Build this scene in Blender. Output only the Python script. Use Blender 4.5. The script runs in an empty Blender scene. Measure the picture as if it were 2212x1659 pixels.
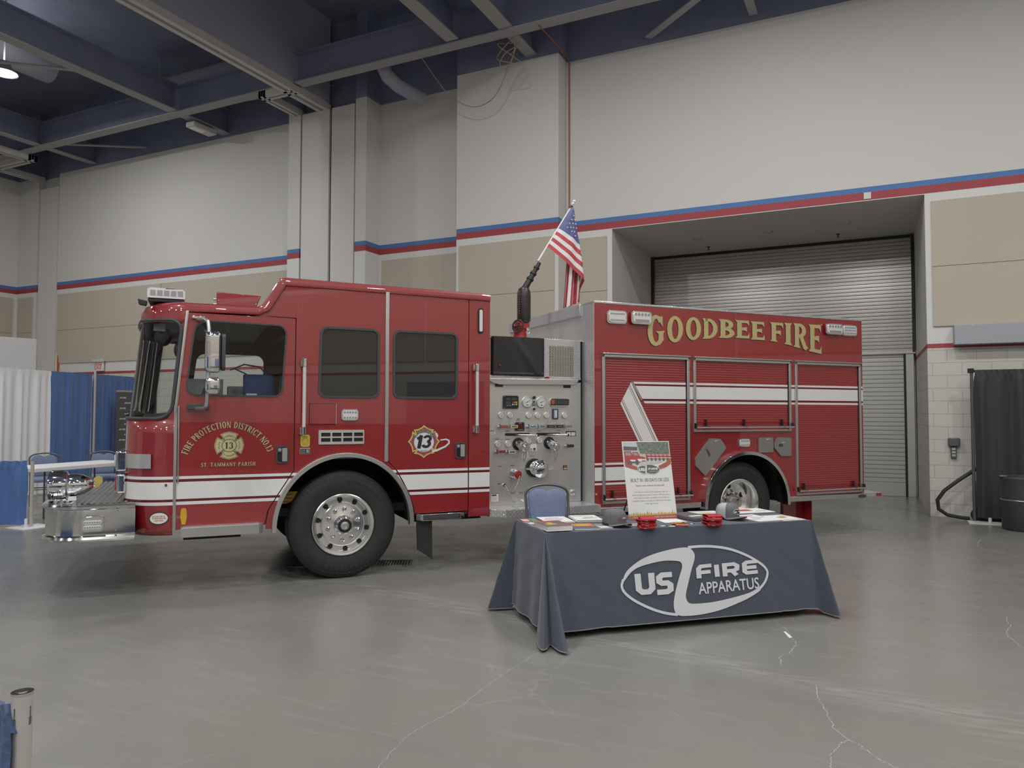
import bpy, bmesh, math, random
from math import sin, cos, pi, radians, sqrt, atan2
from mathutils import Vector, Matrix
from mathutils.geometry import tessellate_polygon
random.seed(7)
SC = bpy.context.scene
COL = SC.collection

# ------------------------------------------------------------------ camera, world, exposure
# world axes: X runs along the back wall (to the right), Y towards the back wall, metres, floor at z = 0
def cam_matrix(heading, pitch, roll, loc):
    f = Vector((-sin(heading) * cos(pitch), cos(heading) * cos(pitch), sin(pitch)))
    r0 = Vector((cos(heading), sin(heading), 0))
    u0 = r0.cross(f)
    r = r0 * cos(roll) + u0 * sin(roll)
    u = u0 * cos(roll) - r0 * sin(roll)
    m = Matrix((r, u, -f)).transposed().to_4x4()
    m.translation = loc
    return m
cd = bpy.data.cameras.new('camera')
cd.sensor_width = 36.0
cd.lens = 25.81
cd.clip_end = 200
cam = bpy.data.objects.new('camera', cd)
COL.objects.link(cam)
cam.matrix_world = cam_matrix(radians(25.727), radians(2.208), radians(0.138), (0, 0, 1.65))
SC.camera = cam
SC.view_settings.view_transform = 'Standard'
SC.view_settings.look = 'None'
SC.view_settings.exposure = -0.15
SC.view_settings.gamma = 1.0
SC.view_settings.use_curve_mapping = False
W = bpy.data.worlds.new('hall_air')
SC.world = W
W.use_nodes = True
W.node_tree.nodes['Background'].inputs['Color'].default_value = (0.55, 0.58, 0.65, 1)
W.node_tree.nodes['Background'].inputs['Strength'].default_value = 0.05

# ------------------------------------------------------------------ high-bay lamps of the hall (positions, watts, colour)
LAMPS = []
for ix, lx in enumerate((-16.9, -11.3, -5.0, 0.2, 4.6)):
    for iy, ly in enumerate((7.4, 1.6, -4.2, -10.0)):
        LAMPS.append((lx, 9.4 if (ix == 0 and iy == 0) else ly))
LAMPS.append((-1.7, 9.9))  # extra lamp added out of frame to brighten the niche
STRONG = {(-11.3, 7.4): 1.7, (-11.3, 1.6): 1.5, (0.2, 7.4): 0.9, (-1.7, 9.9): 0.22}      # lamps over the booth side burn brighter
LAMP_Z = 9.05
LAMP_W = 190.0
LAMP_UP = 12.0        # watts of upward fill added at each lamp to lighten the ceiling
LAMP_COL = (1.0, 0.99, 0.965)

# ------------------------------------------------------------------ materials
def lin(c):
    return c / 12.92 if c <= 0.04045 else ((c + 0.055) / 1.055) ** 2.4
def hx(h):
    h = h.lstrip('#')
    return tuple(lin(int(h[i:i + 2], 16) / 255) for i in (0, 2, 4))
MATS = {}
def nodes(m):
    nt = m.node_tree
    return nt, nt.nodes['Principled BSDF']
def mat(name, col, rough=0.5, metal=0.0, coat=0.0, noise=0.0, nscale=6.0, bump=0.0, bscale=40.0, spec=0.5, stretch=(1, 1, 1), emit=0.0, sheen=0.0, coat_ior=1.5):
    """procedural principled material; colour is linear rgb, 'noise' varies it by a few percent"""
    if name in MATS:
        return MATS[name]
    m = bpy.data.materials.new(name)
    m.use_nodes = True
    nt, b = nodes(m)
    b.inputs['Base Color'].default_value = (*col, 1)
    b.inputs['Roughness'].default_value = rough
    b.inputs['Metallic'].default_value = metal
    b.inputs['Specular IOR Level'].default_value = spec
    b.inputs['Coat Weight'].default_value = coat
    b.inputs['Coat Roughness'].default_value = 0.02
    b.inputs['Coat IOR'].default_value = coat_ior
    if sheen:
        b.inputs['Sheen Weight'].default_value = sheen
    if emit:
        b.inputs['Emission Color'].default_value = (*col, 1)
        b.inputs['Emission Strength'].default_value = emit
    if noise or bump:
        tc = nt.nodes.new('ShaderNodeTexCoord')
        mp = nt.nodes.new('ShaderNodeMapping')
        mp.inputs['Scale'].default_value = stretch
        nt.links.new(tc.outputs['Object'], mp.inputs['Vector'])
    if noise:
        n = nt.nodes.new('ShaderNodeTexNoise')
        n.inputs['Scale'].default_value = nscale
        n.inputs['Detail'].default_value = 5
        nt.links.new(mp.outputs[0], n.inputs['Vector'])
        r = nt.nodes.new('ShaderNodeMapRange')
        r.inputs['From Min'].default_value = 0.25
        r.inputs['From Max'].default_value = 0.75
        r.inputs['To Min'].default_value = 1 - noise
        r.inputs['To Max'].default_value = 1 + noise
        nt.links.new(n.outputs['Fac'], r.inputs['Value'])
        mx = nt.nodes.new('ShaderNodeVectorMath')
        mx.operation = 'SCALE'
        mx.inputs[0].default_value = col
        nt.links.new(r.outputs[0], mx.inputs['Scale'])
        nt.links.new(mx.outputs[0], b.inputs['Base Color'])
    if bump:
        n2 = nt.nodes.new('ShaderNodeTexNoise')
        n2.inputs['Scale'].default_value = bscale
        n2.inputs['Detail'].default_value = 3
        nt.links.new(mp.outputs[0], n2.inputs['Vector'])
        bp = nt.nodes.new('ShaderNodeBump')
        bp.inputs['Strength'].default_value = bump
        bp.inputs['Distance'].default_value = 0.01
        nt.links.new(n2.outputs['Fac'], bp.inputs['Height'])
        nt.links.new(bp.outputs[0], b.inputs['Normal'])
    MATS[name] = m
    return m

def mnode(nt, op, a, b=None):
    n = nt.nodes.new('ShaderNodeMath')
    n.operation = op
    for i, x in enumerate((a, b)):
        if x is None:
            continue
        if isinstance(x, (int, float)):
            n.inputs[i].default_value = x
        else:
            nt.links.new(x, n.inputs[i])
    return n.outputs[0]

def diamond_plate(name, plane, pitch=0.032, col=(0.84, 0.85, 0.86), rough=0.30):
    """aluminium tread plate: raised lozenges in alternating directions (bump)"""
    m = bpy.data.materials.new(name)
    m.use_nodes = True
    nt, b = nodes(m)
    b.inputs['Metallic'].default_value = 0.62
    b.inputs['Roughness'].default_value = rough
    b.inputs['Base Color'].default_value = (*col, 1)
    tc = nt.nodes.new('ShaderNodeTexCoord')
    sp = nt.nodes.new('ShaderNodeSeparateXYZ')
    nt.links.new(tc.outputs['Object'], sp.inputs[0])
    ax = {'x': 0, 'y': 1, 'z': 2}
    U = mnode(nt, 'DIVIDE', sp.outputs[ax[plane[0]]], pitch)
    V = mnode(nt, 'DIVIDE', sp.outputs[ax[plane[1]]], pitch)
    p = mnode(nt, 'ADD', U, V)
    q = mnode(nt, 'SUBTRACT', U, V)
    fp, fq = mnode(nt, 'FLOOR', p), mnode(nt, 'FLOOR', q)
    par = mnode(nt, 'ABSOLUTE', mnode(nt, 'MODULO', mnode(nt, 'ADD', fp, fq), 2.0))
    a = mnode(nt, 'SUBTRACT', mnode(nt, 'FRACT', p), 0.5)
    c = mnode(nt, 'SUBTRACT', mnode(nt, 'FRACT', q), 0.5)
    aa, cc = mnode(nt, 'ABSOLUTE', a), mnode(nt, 'ABSOLUTE', c)
    npar = mnode(nt, 'SUBTRACT', 1.0, par)
    lo = mnode(nt, 'ADD', mnode(nt, 'MULTIPLY', aa, par), mnode(nt, 'MULTIPLY', cc, npar))
    sh = mnode(nt, 'ADD', mnode(nt, 'MULTIPLY', cc, par), mnode(nt, 'MULTIPLY', aa, npar))
    d = mnode(nt, 'ADD', mnode(nt, 'MULTIPLY', lo, 1.75), mnode(nt, 'MULTIPLY', sh, 5.0))
    mr = nt.nodes.new('ShaderNodeMapRange')
    mr.interpolation_type = 'SMOOTHSTEP'
    mr.inputs['From Min'].default_value = 0.55
    mr.inputs['From Max'].default_value = 1.0
    mr.inputs['To Min'].default_value = 1.0
    mr.inputs['To Max'].default_value = 0.0
    nt.links.new(d, mr.inputs['Value'])
    bp = nt.nodes.new('ShaderNodeBump')
    bp.inputs['Strength'].default_value = 1.0
    bp.inputs['Distance'].default_value = 0.007
    nt.links.new(mr.outputs[0], bp.inputs['Height'])
    nt.links.new(bp.outputs[0], b.inputs['Normal'])
    cx = nt.nodes.new('ShaderNodeMix')  # reflection contrast painted into the colour: lozenges paler, ground between them darker
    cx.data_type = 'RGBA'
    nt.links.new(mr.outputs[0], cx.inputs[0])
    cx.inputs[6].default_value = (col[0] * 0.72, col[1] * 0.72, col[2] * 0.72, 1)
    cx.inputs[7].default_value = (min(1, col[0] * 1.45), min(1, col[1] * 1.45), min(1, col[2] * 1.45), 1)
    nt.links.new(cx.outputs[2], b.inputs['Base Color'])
    MATS[name] = m
    return m

def glass(name, tint=(0.86, 0.9, 0.88), reflect=1.5, body=(0.02, 0.02, 0.02), bodymix=0.0):
    """thin pane: tinted see-through plus fresnel reflection"""
    m = bpy.data.materials.new(name)
    m.use_nodes = True
    nt = m.node_tree
    nt.nodes.clear()
    o = nt.nodes.new('ShaderNodeOutputMaterial')
    t = nt.nodes.new('ShaderNodeBsdfTransparent')
    t.inputs[0].default_value = (*tint, 1)
    g = nt.nodes.new('ShaderNodeBsdfGlossy')
    g.inputs['Roughness'].default_value = 0.01
    fr = nt.nodes.new('ShaderNodeFresnel')
    fr.inputs['IOR'].default_value = reflect
    mx = nt.nodes.new('ShaderNodeMixShader')
    nt.links.new(fr.outputs[0], mx.inputs[0])
    src = t
    if bodymix:
        df = nt.nodes.new('ShaderNodeBsdfDiffuse')
        df.inputs[0].default_value = (*body, 1)
        m2 = nt.nodes.new('ShaderNodeMixShader')
        m2.inputs[0].default_value = bodymix
        nt.links.new(t.outputs[0], m2.inputs[1])
        nt.links.new(df.outputs[0], m2.inputs[2])
        src = m2
    nt.links.new(src.outputs[0], mx.inputs[1])
    nt.links.new(g.outputs[0], mx.inputs[2])
    nt.links.new(mx.outputs[0], o.inputs[0])
    MATS[name] = m
    return m

def floor_material():
    """polished grey-brown concrete: mottling, pale worn streaks, hairline cracks"""
    m = bpy.data.materials.new('polished_concrete')
    m.use_nodes = True
    nt, b = nodes(m)
    L = nt.links.new
    tc = nt.nodes.new('ShaderNodeTexCoord')
    def noise(scale, detail=6, dist=0.0, vec=None):
        n = nt.nodes.new('ShaderNodeTexNoise')
        n.inputs['Scale'].default_value = scale
        n.inputs['Detail'].default_value = detail
        n.inputs['Distortion'].default_value = dist
        L(vec or tc.outputs['Object'], n.inputs['Vector'])
        return n.outputs['Fac']
    def ramp(v, a, c, lo=0.0, hi=1.0):
        r = nt.nodes.new('ShaderNodeMapRange')
        r.inputs['From Min'].default_value = a
        r.inputs['From Max'].default_value = c
        r.inputs['To Min'].default_value = lo
        r.inputs['To Max'].default_value = hi
        L(v, r.inputs['Value'])
        return r.outputs[0]
    def mix(f, c1, c2):
        x = nt.nodes.new('ShaderNodeMix')
        x.data_type = 'RGBA'
        if isinstance(f, float):
            x.inputs[0].default_value = f
        else:
            L(f, x.inputs[0])
        for i, c in ((6, c1), (7, c2)):
            if isinstance(c, tuple):
                x.inputs[i].default_value = (*c, 1)
            else:
                L(c, x.inputs[i])
        return x.outputs[2]
    mp = nt.nodes.new('ShaderNodeMapping')
    mp.inputs['Rotation'].default_value = (0, 0, radians(-16))
    mp.inputs['Scale'].default_value = (0.35, 2.6, 1)
    L(tc.outputs['Object'], mp.inputs['Vector'])
    big = ramp(noise(0.5, 5, 0.1), 0.3, 0.7)
    mid = ramp(noise(2.2, 8, 0.05), 0.3, 0.7)
    col = mix(big, (0.188, 0.182, 0.166), (0.232, 0.228, 0.214))
    col = mix(ramp(mid, 0.0, 1.0, 0.0, 0.55), col, (0.212, 0.202, 0.182))
    # pale worn streak lying across the floor in front of the table
    sp = nt.nodes.new('ShaderNodeSeparateXYZ')
    L(tc.outputs['Object'], sp.inputs[0])
    wob = ramp(noise(1.3, 6), 0.2, 0.8, -0.16, 0.16)
    dist = mnode(nt, 'ABSOLUTE', mnode(nt, 'ADD', mnode(nt, 'ADD', mnode(nt, 'MULTIPLY', sp.outputs[0], 0.187), mnode(nt, 'SUBTRACT', sp.outputs[1], 4.86)), wob))
    st = mnode(nt, 'MULTIPLY', ramp(dist, 0.0, 0.22, 1.0, 0.0), ramp(noise(9, 6, 0.5, mp.outputs[0]), 0.42, 0.62))
    col = mix(mnode(nt, 'MULTIPLY', st, 0.55), col, (0.36, 0.355, 0.335))
    scuff = ramp(noise(4.5, 9, 0.15, mp.outputs[0]), 0.56, 0.75)
    col = mix(mnode(nt, 'MULTIPLY', scuff, 0.3), col, (0.33, 0.325, 0.31))
    dark = ramp(noise(1.1, 6, 0.15, mp.outputs[0]), 0.56, 0.72)
    col = mix(mnode(nt, 'MULTIPLY', dark, 0.13), col, (0.115, 0.115, 0.115))
    # hairline cracks
    ds = nt.nodes.new('ShaderNodeTexNoise')
    ds.inputs['Scale'].default_value = 2.6
    ds.inputs['Detail'].default_value = 8
    L(tc.outputs['Object'], ds.inputs['Vector'])
    sc = nt.nodes.new('ShaderNodeVectorMath')
    sc.operation = 'SCALE'
    L(ds.outputs['Color'], sc.inputs[0])
    sc.inputs['Scale'].default_value = 0.42
    ad = nt.nodes.new('ShaderNodeVectorMath')
    L(tc.outputs['Object'], ad.inputs[0])
    L(sc.outputs[0], ad.inputs[1])
    vo = nt.nodes.new('ShaderNodeTexVoronoi')
    vo.feature = 'DISTANCE_TO_EDGE'
    vo.inputs['Scale'].default_value = 0.36
    L(ad.outputs[0], vo.inputs['Vector'])
    crack = mnode(nt, 'MULTIPLY', ramp(vo.outputs['Distance'], 0.0, 0.0036, 1.0, 0.0), ramp(noise(0.6, 2), 0.42, 0.6))
    col = mix(mnode(nt, 'MULTIPLY', crack, 0.22), col, (0.40, 0.395, 0.38))
    # pale flecks
    vf = nt.nodes.new('ShaderNodeTexVoronoi')
    vf.inputs['Scale'].default_value = 7.0
    L(tc.outputs['Object'], vf.inputs['Vector'])
    fleck = mnode(nt, 'MULTIPLY', ramp(vf.outputs['Distance'], 0.0, 0.055, 1.0, 0.0), ramp(noise(3.3, 2), 0.55, 0.6))
    col = mix(mnode(nt, 'MULTIPLY', fleck, 0.6), col, (0.48, 0.475, 0.46))
    L(col, b.inputs['Base Color'])
    rg = ramp(mid, 0.0, 1.0, 0.2, 0.34)
    L(rg, b.inputs['Roughness'])
    b.inputs['Specular IOR Level'].default_value = 0.5
    bp = nt.nodes.new('ShaderNodeBump')
    bp.inputs['Strength'].default_value = 0.12
    bp.inputs['Distance'].default_value = 0.004
    L(noise(24, 4), bp.inputs['Height'])
    L(bp.outputs[0], b.inputs['Normal'])
    MATS['floor'] = m
    return m

def block_material():
    """painted concrete block, thin joints"""
    m = bpy.data.materials.new('painted_block')
    m.use_nodes = True
    nt, b = nodes(m)
    L = nt.links.new
    tc = nt.nodes.new('ShaderNodeTexCoord')
    sp = nt.nodes.new('ShaderNodeSeparateXYZ')
    L(tc.outputs['Object'], sp.inputs[0])
    cb = nt.nodes.new('ShaderNodeCombineXYZ')
    L(mnode(nt, 'ADD', sp.outputs[0], sp.outputs[1]), cb.inputs[0])
    L(sp.outputs[2], cb.inputs[1])
    br = nt.nodes.new('ShaderNodeTexBrick')
    br.inputs['Scale'].default_value = 1.0
    br.inputs['Brick Width'].default_value = 0.405
    br.inputs['Row Height'].default_value = 0.205
    br.inputs['Mortar Size'].default_value = 0.006
    br.inputs['Color1'].default_value = (0.60, 0.575, 0.53, 1)
    br.inputs['Color2'].default_value = (0.61, 0.585, 0.54, 1)
    br.inputs['Mortar'].default_value = (0.47, 0.45, 0.41, 1)
    L(cb.outputs[0], br.inputs['Vector'])
    L(br.outputs['Color'], b.inputs['Base Color'])
    b.inputs['Roughness'].default_value = 0.6
    bp = nt.nodes.new('ShaderNodeBump')
    bp.inputs['Strength'].default_value = 0.5
    bp.inputs['Distance'].default_value = 0.006
    L(mnode(nt, 'SUBTRACT', 1.0, br.outputs['Fac']), bp.inputs['Height'])
    L(bp.outputs[0], b.inputs['Normal'])
    return m

def gold_leaf():
    m = mat('gold_leaf', (0.42, 0.31, 0.115), 0.4, 0.0)
    nt, b = nodes(m)
    tc = nt.nodes.new('ShaderNodeTexCoord')
    sp = nt.nodes.new('ShaderNodeSeparateXYZ')
    nt.links.new(tc.outputs['Object'], sp.inputs[0])
    U = mnode(nt, 'MULTIPLY', sp.outputs[0], 66.0)
    V = mnode(nt, 'MULTIPLY', sp.outputs[2], 66.0)
    a = mnode(nt, 'ABSOLUTE', mnode(nt, 'SUBTRACT', mnode(nt, 'FRACT', mnode(nt, 'ADD', U, V)), 0.5))
    c = mnode(nt, 'ABSOLUTE', mnode(nt, 'SUBTRACT', mnode(nt, 'FRACT', mnode(nt, 'SUBTRACT', U, V)), 0.5))
    h = mnode(nt, 'GREATER_THAN', mnode(nt, 'MAXIMUM', a, c), 0.40)
    x = nt.nodes.new('ShaderNodeMix')
    x.data_type = 'RGBA'
    nt.links.new(h, x.inputs[0])
    x.inputs[6].default_value = (0.56, 0.49, 0.235, 1)
    x.inputs[7].default_value = (0.30, 0.25, 0.10, 1)
    nt.links.new(x.outputs[2], b.inputs['Base Color'])
    return m

M_RED = mat('red_truck_paint', (0.262, 0.011, 0.013), 0.42, coat=1.0, coat_ior=1.72)
M_REDTRIM = mat('red_enamel', (0.36, 0.02, 0.022), 0.4)
M_WSTRIPE = mat('white_reflective_stripe', (0.72, 0.72, 0.72), 0.4)
M_MAROON = mat('maroon_pinstripe', (0.12, 0.008, 0.014), 0.4)
M_BLACK = mat('black_plastic', (0.018, 0.018, 0.019), 0.45)
M_DARK = mat('chassis_black', (0.010, 0.010, 0.010), 0.7)
M_RUBBER = mat('rubber', (0.023, 0.023, 0.024), 0.62, noise=0.15, nscale=14)
M_GASKET = mat('window_gasket_rubber', (0.055, 0.057, 0.06), 0.5)
M_CHROME = mat('chrome', (0.78, 0.78, 0.79), 0.06, 1.0)
M_ALU = mat('satin_aluminium', (0.62, 0.62, 0.61), 0.32, 0.9)
M_STEEL = mat('brushed_stainless', (0.74, 0.73, 0.705), 0.36, 0.85, noise=0.06, nscale=3, bump=0.05, bscale=30, stretch=(1, 1, 30))
M_POLISH = mat('polished_stainless', (0.66, 0.66, 0.65), 0.13, 1.0, bump=0.03, bscale=3)
M_WHEEL = mat('polished_wheel_alloy', (0.86, 0.86, 0.85), 0.20, 0.95)
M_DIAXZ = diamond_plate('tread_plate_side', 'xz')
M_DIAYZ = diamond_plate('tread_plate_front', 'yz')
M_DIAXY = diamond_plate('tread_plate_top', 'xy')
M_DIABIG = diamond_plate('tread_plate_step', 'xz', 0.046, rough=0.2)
M_GLASS = glass('clear_glass')
M_TINT = glass('tinted_glass', (0.10, 0.10, 0.10), 1.75, (0.045, 0.043, 0.04), 0.55)
M_LENS = mat('clear_lens', (0.76, 0.77, 0.78), 0.14, 0.25, coat=1.0)
M_LED = mat('led_cells', (0.36, 0.37, 0.39), 0.25, 0.4, coat=1.0)
M_REDLENS = mat('red_lens', (0.35, 0.03, 0.03), 0.15, 0.2, coat=1.0)
M_GOLD = gold_leaf()
M_GOLDP = mat('gold_plain', (0.50, 0.45, 0.24), 0.45, 0.0)
M_INK = mat('black_ink', (0.02, 0.02, 0.02), 0.5)
M_WHITE = mat('white_print', (0.72, 0.72, 0.72), 0.5)
M_GREYPLATE = mat('grey_compartment_door', (0.205, 0.195, 0.18), 0.38)
M_CABIN = mat('cab_interior_grey', (0.13, 0.131, 0.133), 0.6, noise=0.1)
M_YEL = mat('yellow_sticker', (0.56, 0.42, 0.07), 0.45)
M_VINYL = mat('black_vinyl_cover', (0.026, 0.026, 0.026), 0.36, bump=0.05, bscale=9)
M_GAUGE = mat('gauge_face', (0.62, 0.63, 0.64), 0.3, coat=0.5)
M_NAVYC = mat('ceiling_navy', (0.20, 0.225, 0.32), 0.85, noise=0.12, nscale=1.5)
M_BEAM = mat('beam_grey_paint', (0.36, 0.36, 0.365), 0.75, noise=0.05)
M_SOFFIT = mat('partition_soffit', (0.36, 0.365, 0.43), 0.8)
M_TRACK = mat('partition_track', (0.58, 0.57, 0.54), 0.5)
M_WALL = mat('wall_paint', (0.655, 0.645, 0.625), 0.7, noise=0.015, nscale=0.5)
M_WALLB = mat('wall_border_paint', (0.69, 0.69, 0.67), 0.6)
M_WBLUE = mat('wall_blue_band', (0.075, 0.19, 0.44), 0.6)
M_WRED = mat('wall_red_band', (0.36, 0.055, 0.065), 0.6)
M_BEIGE = mat('acoustic_panel_fabric', (0.51, 0.46, 0.385), 0.9, noise=0.02, nscale=0.8)
M_BLOCK = block_material()
M_FLOOR = floor_material()
M_SHUT = mat('roller_shutter_steel', (0.52, 0.505, 0.485), 0.24, 0.65, bump=0.015, bscale=2)
M_SHUT2 = mat('roller_shutter_galvanised', (0.60, 0.595, 0.575), 0.36, 0.5)
M_DBLUE = mat('blue_drape', (0.070, 0.150, 0.375), 0.6, noise=0.06, nscale=8, sheen=0.3)
M_DWHITE = mat('white_drape', (0.82, 0.82, 0.83), 0.7)
M_DBLACK = mat('black_drape', (0.028, 0.03, 0.033), 0.6, sheen=0.2)
M_CLOTH = mat('slate_table_cloth', (0.062, 0.073, 0.100), 0.8, noise=0.05, nscale=30, sheen=0.2)
M_LOGO = mat('cloth_print_pale', (0.63, 0.635, 0.66), 0.75)
M_CHAIRF = mat('chair_frame_grey', (0.13, 0.135, 0.14), 0.35, 0.5)
M_CHAIRB = mat('chair_fabric_blue', (0.165, 0.205, 0.315), 0.85, noise=0.22, nscale=90)
M_PAPER = mat('paper', (0.70, 0.70, 0.69), 0.6)
M_CAP = mat('cap_grey_cloth', (0.135, 0.14, 0.15), 0.85, noise=0.06, nscale=60)
M_CAPL = mat('cap_light_mesh', (0.42, 0.43, 0.44), 0.85, noise=0.15, nscale=150)
M_KOOZ = mat('red_foam', (0.40, 0.025, 0.035), 0.7)
M_GREEN = mat('emblem_green', (0.12, 0.26, 0.15), 0.5)
M_LBLUE = mat('pale_blue_plastic', (0.30, 0.42, 0.55), 0.4)
M_BAG = mat('blue_bag_fabric', (0.02, 0.05, 0.16), 0.7)
M_CARTON = mat('grey_carton', (0.33, 0.33, 0.35), 0.8)
M_FOL = mat('printed_foliage', (0.16, 0.19, 0.15), 0.6, noise=0.6, nscale=60)
M_ORANGE = mat('printed_orange', (0.55, 0.22, 0.05), 0.5)
M_PRED = mat('printed_red', (0.42, 0.07, 0.06), 0.5)
M_PGREY = mat('printed_grey', (0.12, 0.12, 0.125), 0.5)
M_MIDGREY = mat('mid_grey_print', (0.30, 0.30, 0.30), 0.5)
M_WIRE = mat('tan_cable', (0.35, 0.25, 0.17), 0.6)
M_FLAGB = mat('flag_blue', (0.10, 0.12, 0.27), 0.6, noise=0.25, nscale=14)
M_FLAGR = mat('flag_red', (0.50, 0.06, 0.085), 0.6, noise=0.15, nscale=14)
M_FLAGW = mat('flag_white', (0.74, 0.74, 0.74), 0.6)
M_LAMP = mat('lamp_glow', (1.0, 0.97, 0.92), 0.4, emit=14.0)
# ------------------------------------------------------------------ mesh helpers
class G:
    """collects simple shapes and links them as ONE mesh object"""
    def __init__(s):
        s.v, s.f, s.m = [], [], []
    def add(s, vs, fs, m=0):
        o = len(s.v)
        s.v += [tuple(p) for p in vs]
        s.f += [tuple(i + o for i in f) for f in fs]
        s.m += [m] * len(fs)
        return s
    def box(s, a, b, m=0):
        x0, y0, z0 = a
        x1, y1, z1 = b
        return s.add([(x0, y0, z0), (x1, y0, z0), (x1, y1, z0), (x0, y1, z0), (x0, y0, z1), (x1, y0, z1), (x1, y1, z1), (x0, y1, z1)],
                     [(0, 3, 2, 1), (4, 5, 6, 7), (0, 1, 5, 4), (1, 2, 6, 5), (2, 3, 7, 6), (3, 0, 4, 7)], m)
    def quad(s, a, b, c, d, m=0):
        return s.add([a, b, c, d], [(0, 1, 2, 3)], m)
    def prism(s, poly, ax, a, b, m=0, holes=(), mside=None):
        """polygon (with holes) extruded along axis ax between a and b"""
        def P(p, t):
            return {'y': (p[0], t, p[1]), 'x': (t, p[0], p[1]), 'z': (p[0], p[1], t)}[ax]
        loops = [list(poly)] + [list(h) for h in holes]
        flat = [p for l in loops for p in l]
        tris = tessellate_polygon([[Vector((p[0], p[1], 0)) for p in l] for l in loops])
        n = len(flat)
        s.add([P(p, a) for p in flat] + [P(p, b) for p in flat],
              [tuple(t) for t in tris] + [tuple(i + n for i in t) for t in tris], m)
        o = 0
        ms = m if mside is None else mside
        for l in loops:
            k = len(l)
            s.add([P(p, a) for p in l] + [P(p, b) for p in l], [(i, (i + 1) % k, (i + 1) % k + k, i + k) for i in range(k)], ms)
        return s
    def flat(s, poly, ax, t, m=0):
        tris = tessellate_polygon([[Vector((p[0], p[1], 0)) for p in poly]])
        s.eps = (getattr(s, 'eps', 0) + 1) % 24          # overlapping decals sit a hair apart
        t -= s.eps * 1.5e-5 if ax == 'y' else 0
        P = {'y': lambda p: (p[0], t, p[1]), 'x': lambda p: (t, p[0], p[1]), 'z': lambda p: (p[0], p[1], t)}[ax]
        return s.add([P(p) for p in poly], [tuple(q) for q in tris], m)
    def cyl(s, p0, p1, r0, r1=None, n=20, m=0, caps=True):
        r1 = r0 if r1 is None else r1
        p0, p1 = Vector(p0), Vector(p1)
        d = (p1 - p0).normalized()
        u = d.orthogonal().normalized()
        w = d.cross(u)
        ring = lambda p, r: [p + (u * cos(2 * pi * i / n) + w * sin(2 * pi * i / n)) * r for i in range(n)]
        fs = [(i, (i + 1) % n, (i + 1) % n + n, i + n) for i in range(n)]
        if caps:
            fs += [tuple(range(n))[::-1], tuple(range(n, 2 * n))]
        return s.add(ring(p0, r0) + ring(p1, r1), fs, m)
    def tube(s, path, r, n=10, m=0, closed=False):
        path = [Vector(p) for p in path]
        k = len(path)
        vs, fs = [], []
        u = None
        for i, p in enumerate(path):
            a = path[(i - 1) % k] if (i > 0 or closed) else p
            b = path[(i + 1) % k] if (i < k - 1 or closed) else p
            d = (b - a).normalized()
            if u is None:
                u = d.orthogonal().normalized()
            u = (u - d * u.dot(d))
            u = u.normalized() if u.length > 1e-6 else d.orthogonal().normalized()
            w = d.cross(u)
            rr = r[i] if isinstance(r, (list, tuple)) else r
            vs += [p + (u * cos(2 * pi * j / n) + w * sin(2 * pi * j / n)) * rr for j in range(n)]
        for i in range(k if closed else k - 1):
            for j in range(n):
                a, b = i * n + j, i * n + (j + 1) % n
                c, d2 = ((i + 1) % k) * n + (j + 1) % n, ((i + 1) % k) * n + j
                fs.append((a, b, c, d2))
        if not closed:
            fs += [tuple(range(n))[::-1], tuple(range((k - 1) * n, k * n))]
        return s.add(vs, fs, m)
    def lathe(s, prof, c, ax='y', n=40, m=0, a0=0.0, a1=2 * pi, mats=None):
        """profile of (radius, height along the axis)"""
        c = Vector(c)
        full = abs(a1 - a0 - 2 * pi) < 1e-6
        k = len(prof)
        N = n if full else n + 1
        vs = []
        for i in range(N):
            t = a0 + (a1 - a0) * i / n
            for r, h in prof:
                q = {'y': (r * cos(t), h, r * sin(t)), 'x': (h, r * cos(t), r * sin(t)), 'z': (r * cos(t), r * sin(t), h)}[ax]
                vs.append(c + Vector(q))
        o = len(s.v)
        s.v += [tuple(p) for p in vs]
        for i in range(n):
            for j in range(k - 1):
                i2 = (i + 1) % N
                s.f.append((o + i * k + j, o + i2 * k + j, o + i2 * k + j + 1, o + i * k + j + 1))
                s.m.append(mats[j] if mats else m)
        return s
    def ball(s, c, r, n=14, m=0):
        r = (r, r, r) if isinstance(r, (int, float)) else r
        k = n // 2
        vs = [(c[0] + r[0] * sin(pi * i / k) * cos(2 * pi * j / n), c[1] + r[1] * sin(pi * i / k) * sin(2 * pi * j / n), c[2] + r[2] * cos(pi * i / k)) for i in range(k + 1) for j in range(n)]
        fs = [(i * n + j, i * n + (j + 1) % n, (i + 1) * n + (j + 1) % n, (i + 1) * n + j) for i in range(k) for j in range(n)]
        return s.add(vs, fs, m)
    def grid(s, rows, m=0, fm=None, closed=False):
        """rows of points -> quads; fm(i, j) may choose the material of a face"""
        a, b = len(rows), len(rows[0])
        o = len(s.v)
        s.v += [tuple(p) for r in rows for p in r]
        for i in range(a - 1):
            for j in range(b if closed else b - 1):
                j2 = (j + 1) % b
                s.f.append((o + i * b + j, o + i * b + j2, o + (i + 1) * b + j2, o + (i + 1) * b + j))
                s.m.append(fm(i, j) if fm else m)
        return s
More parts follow.
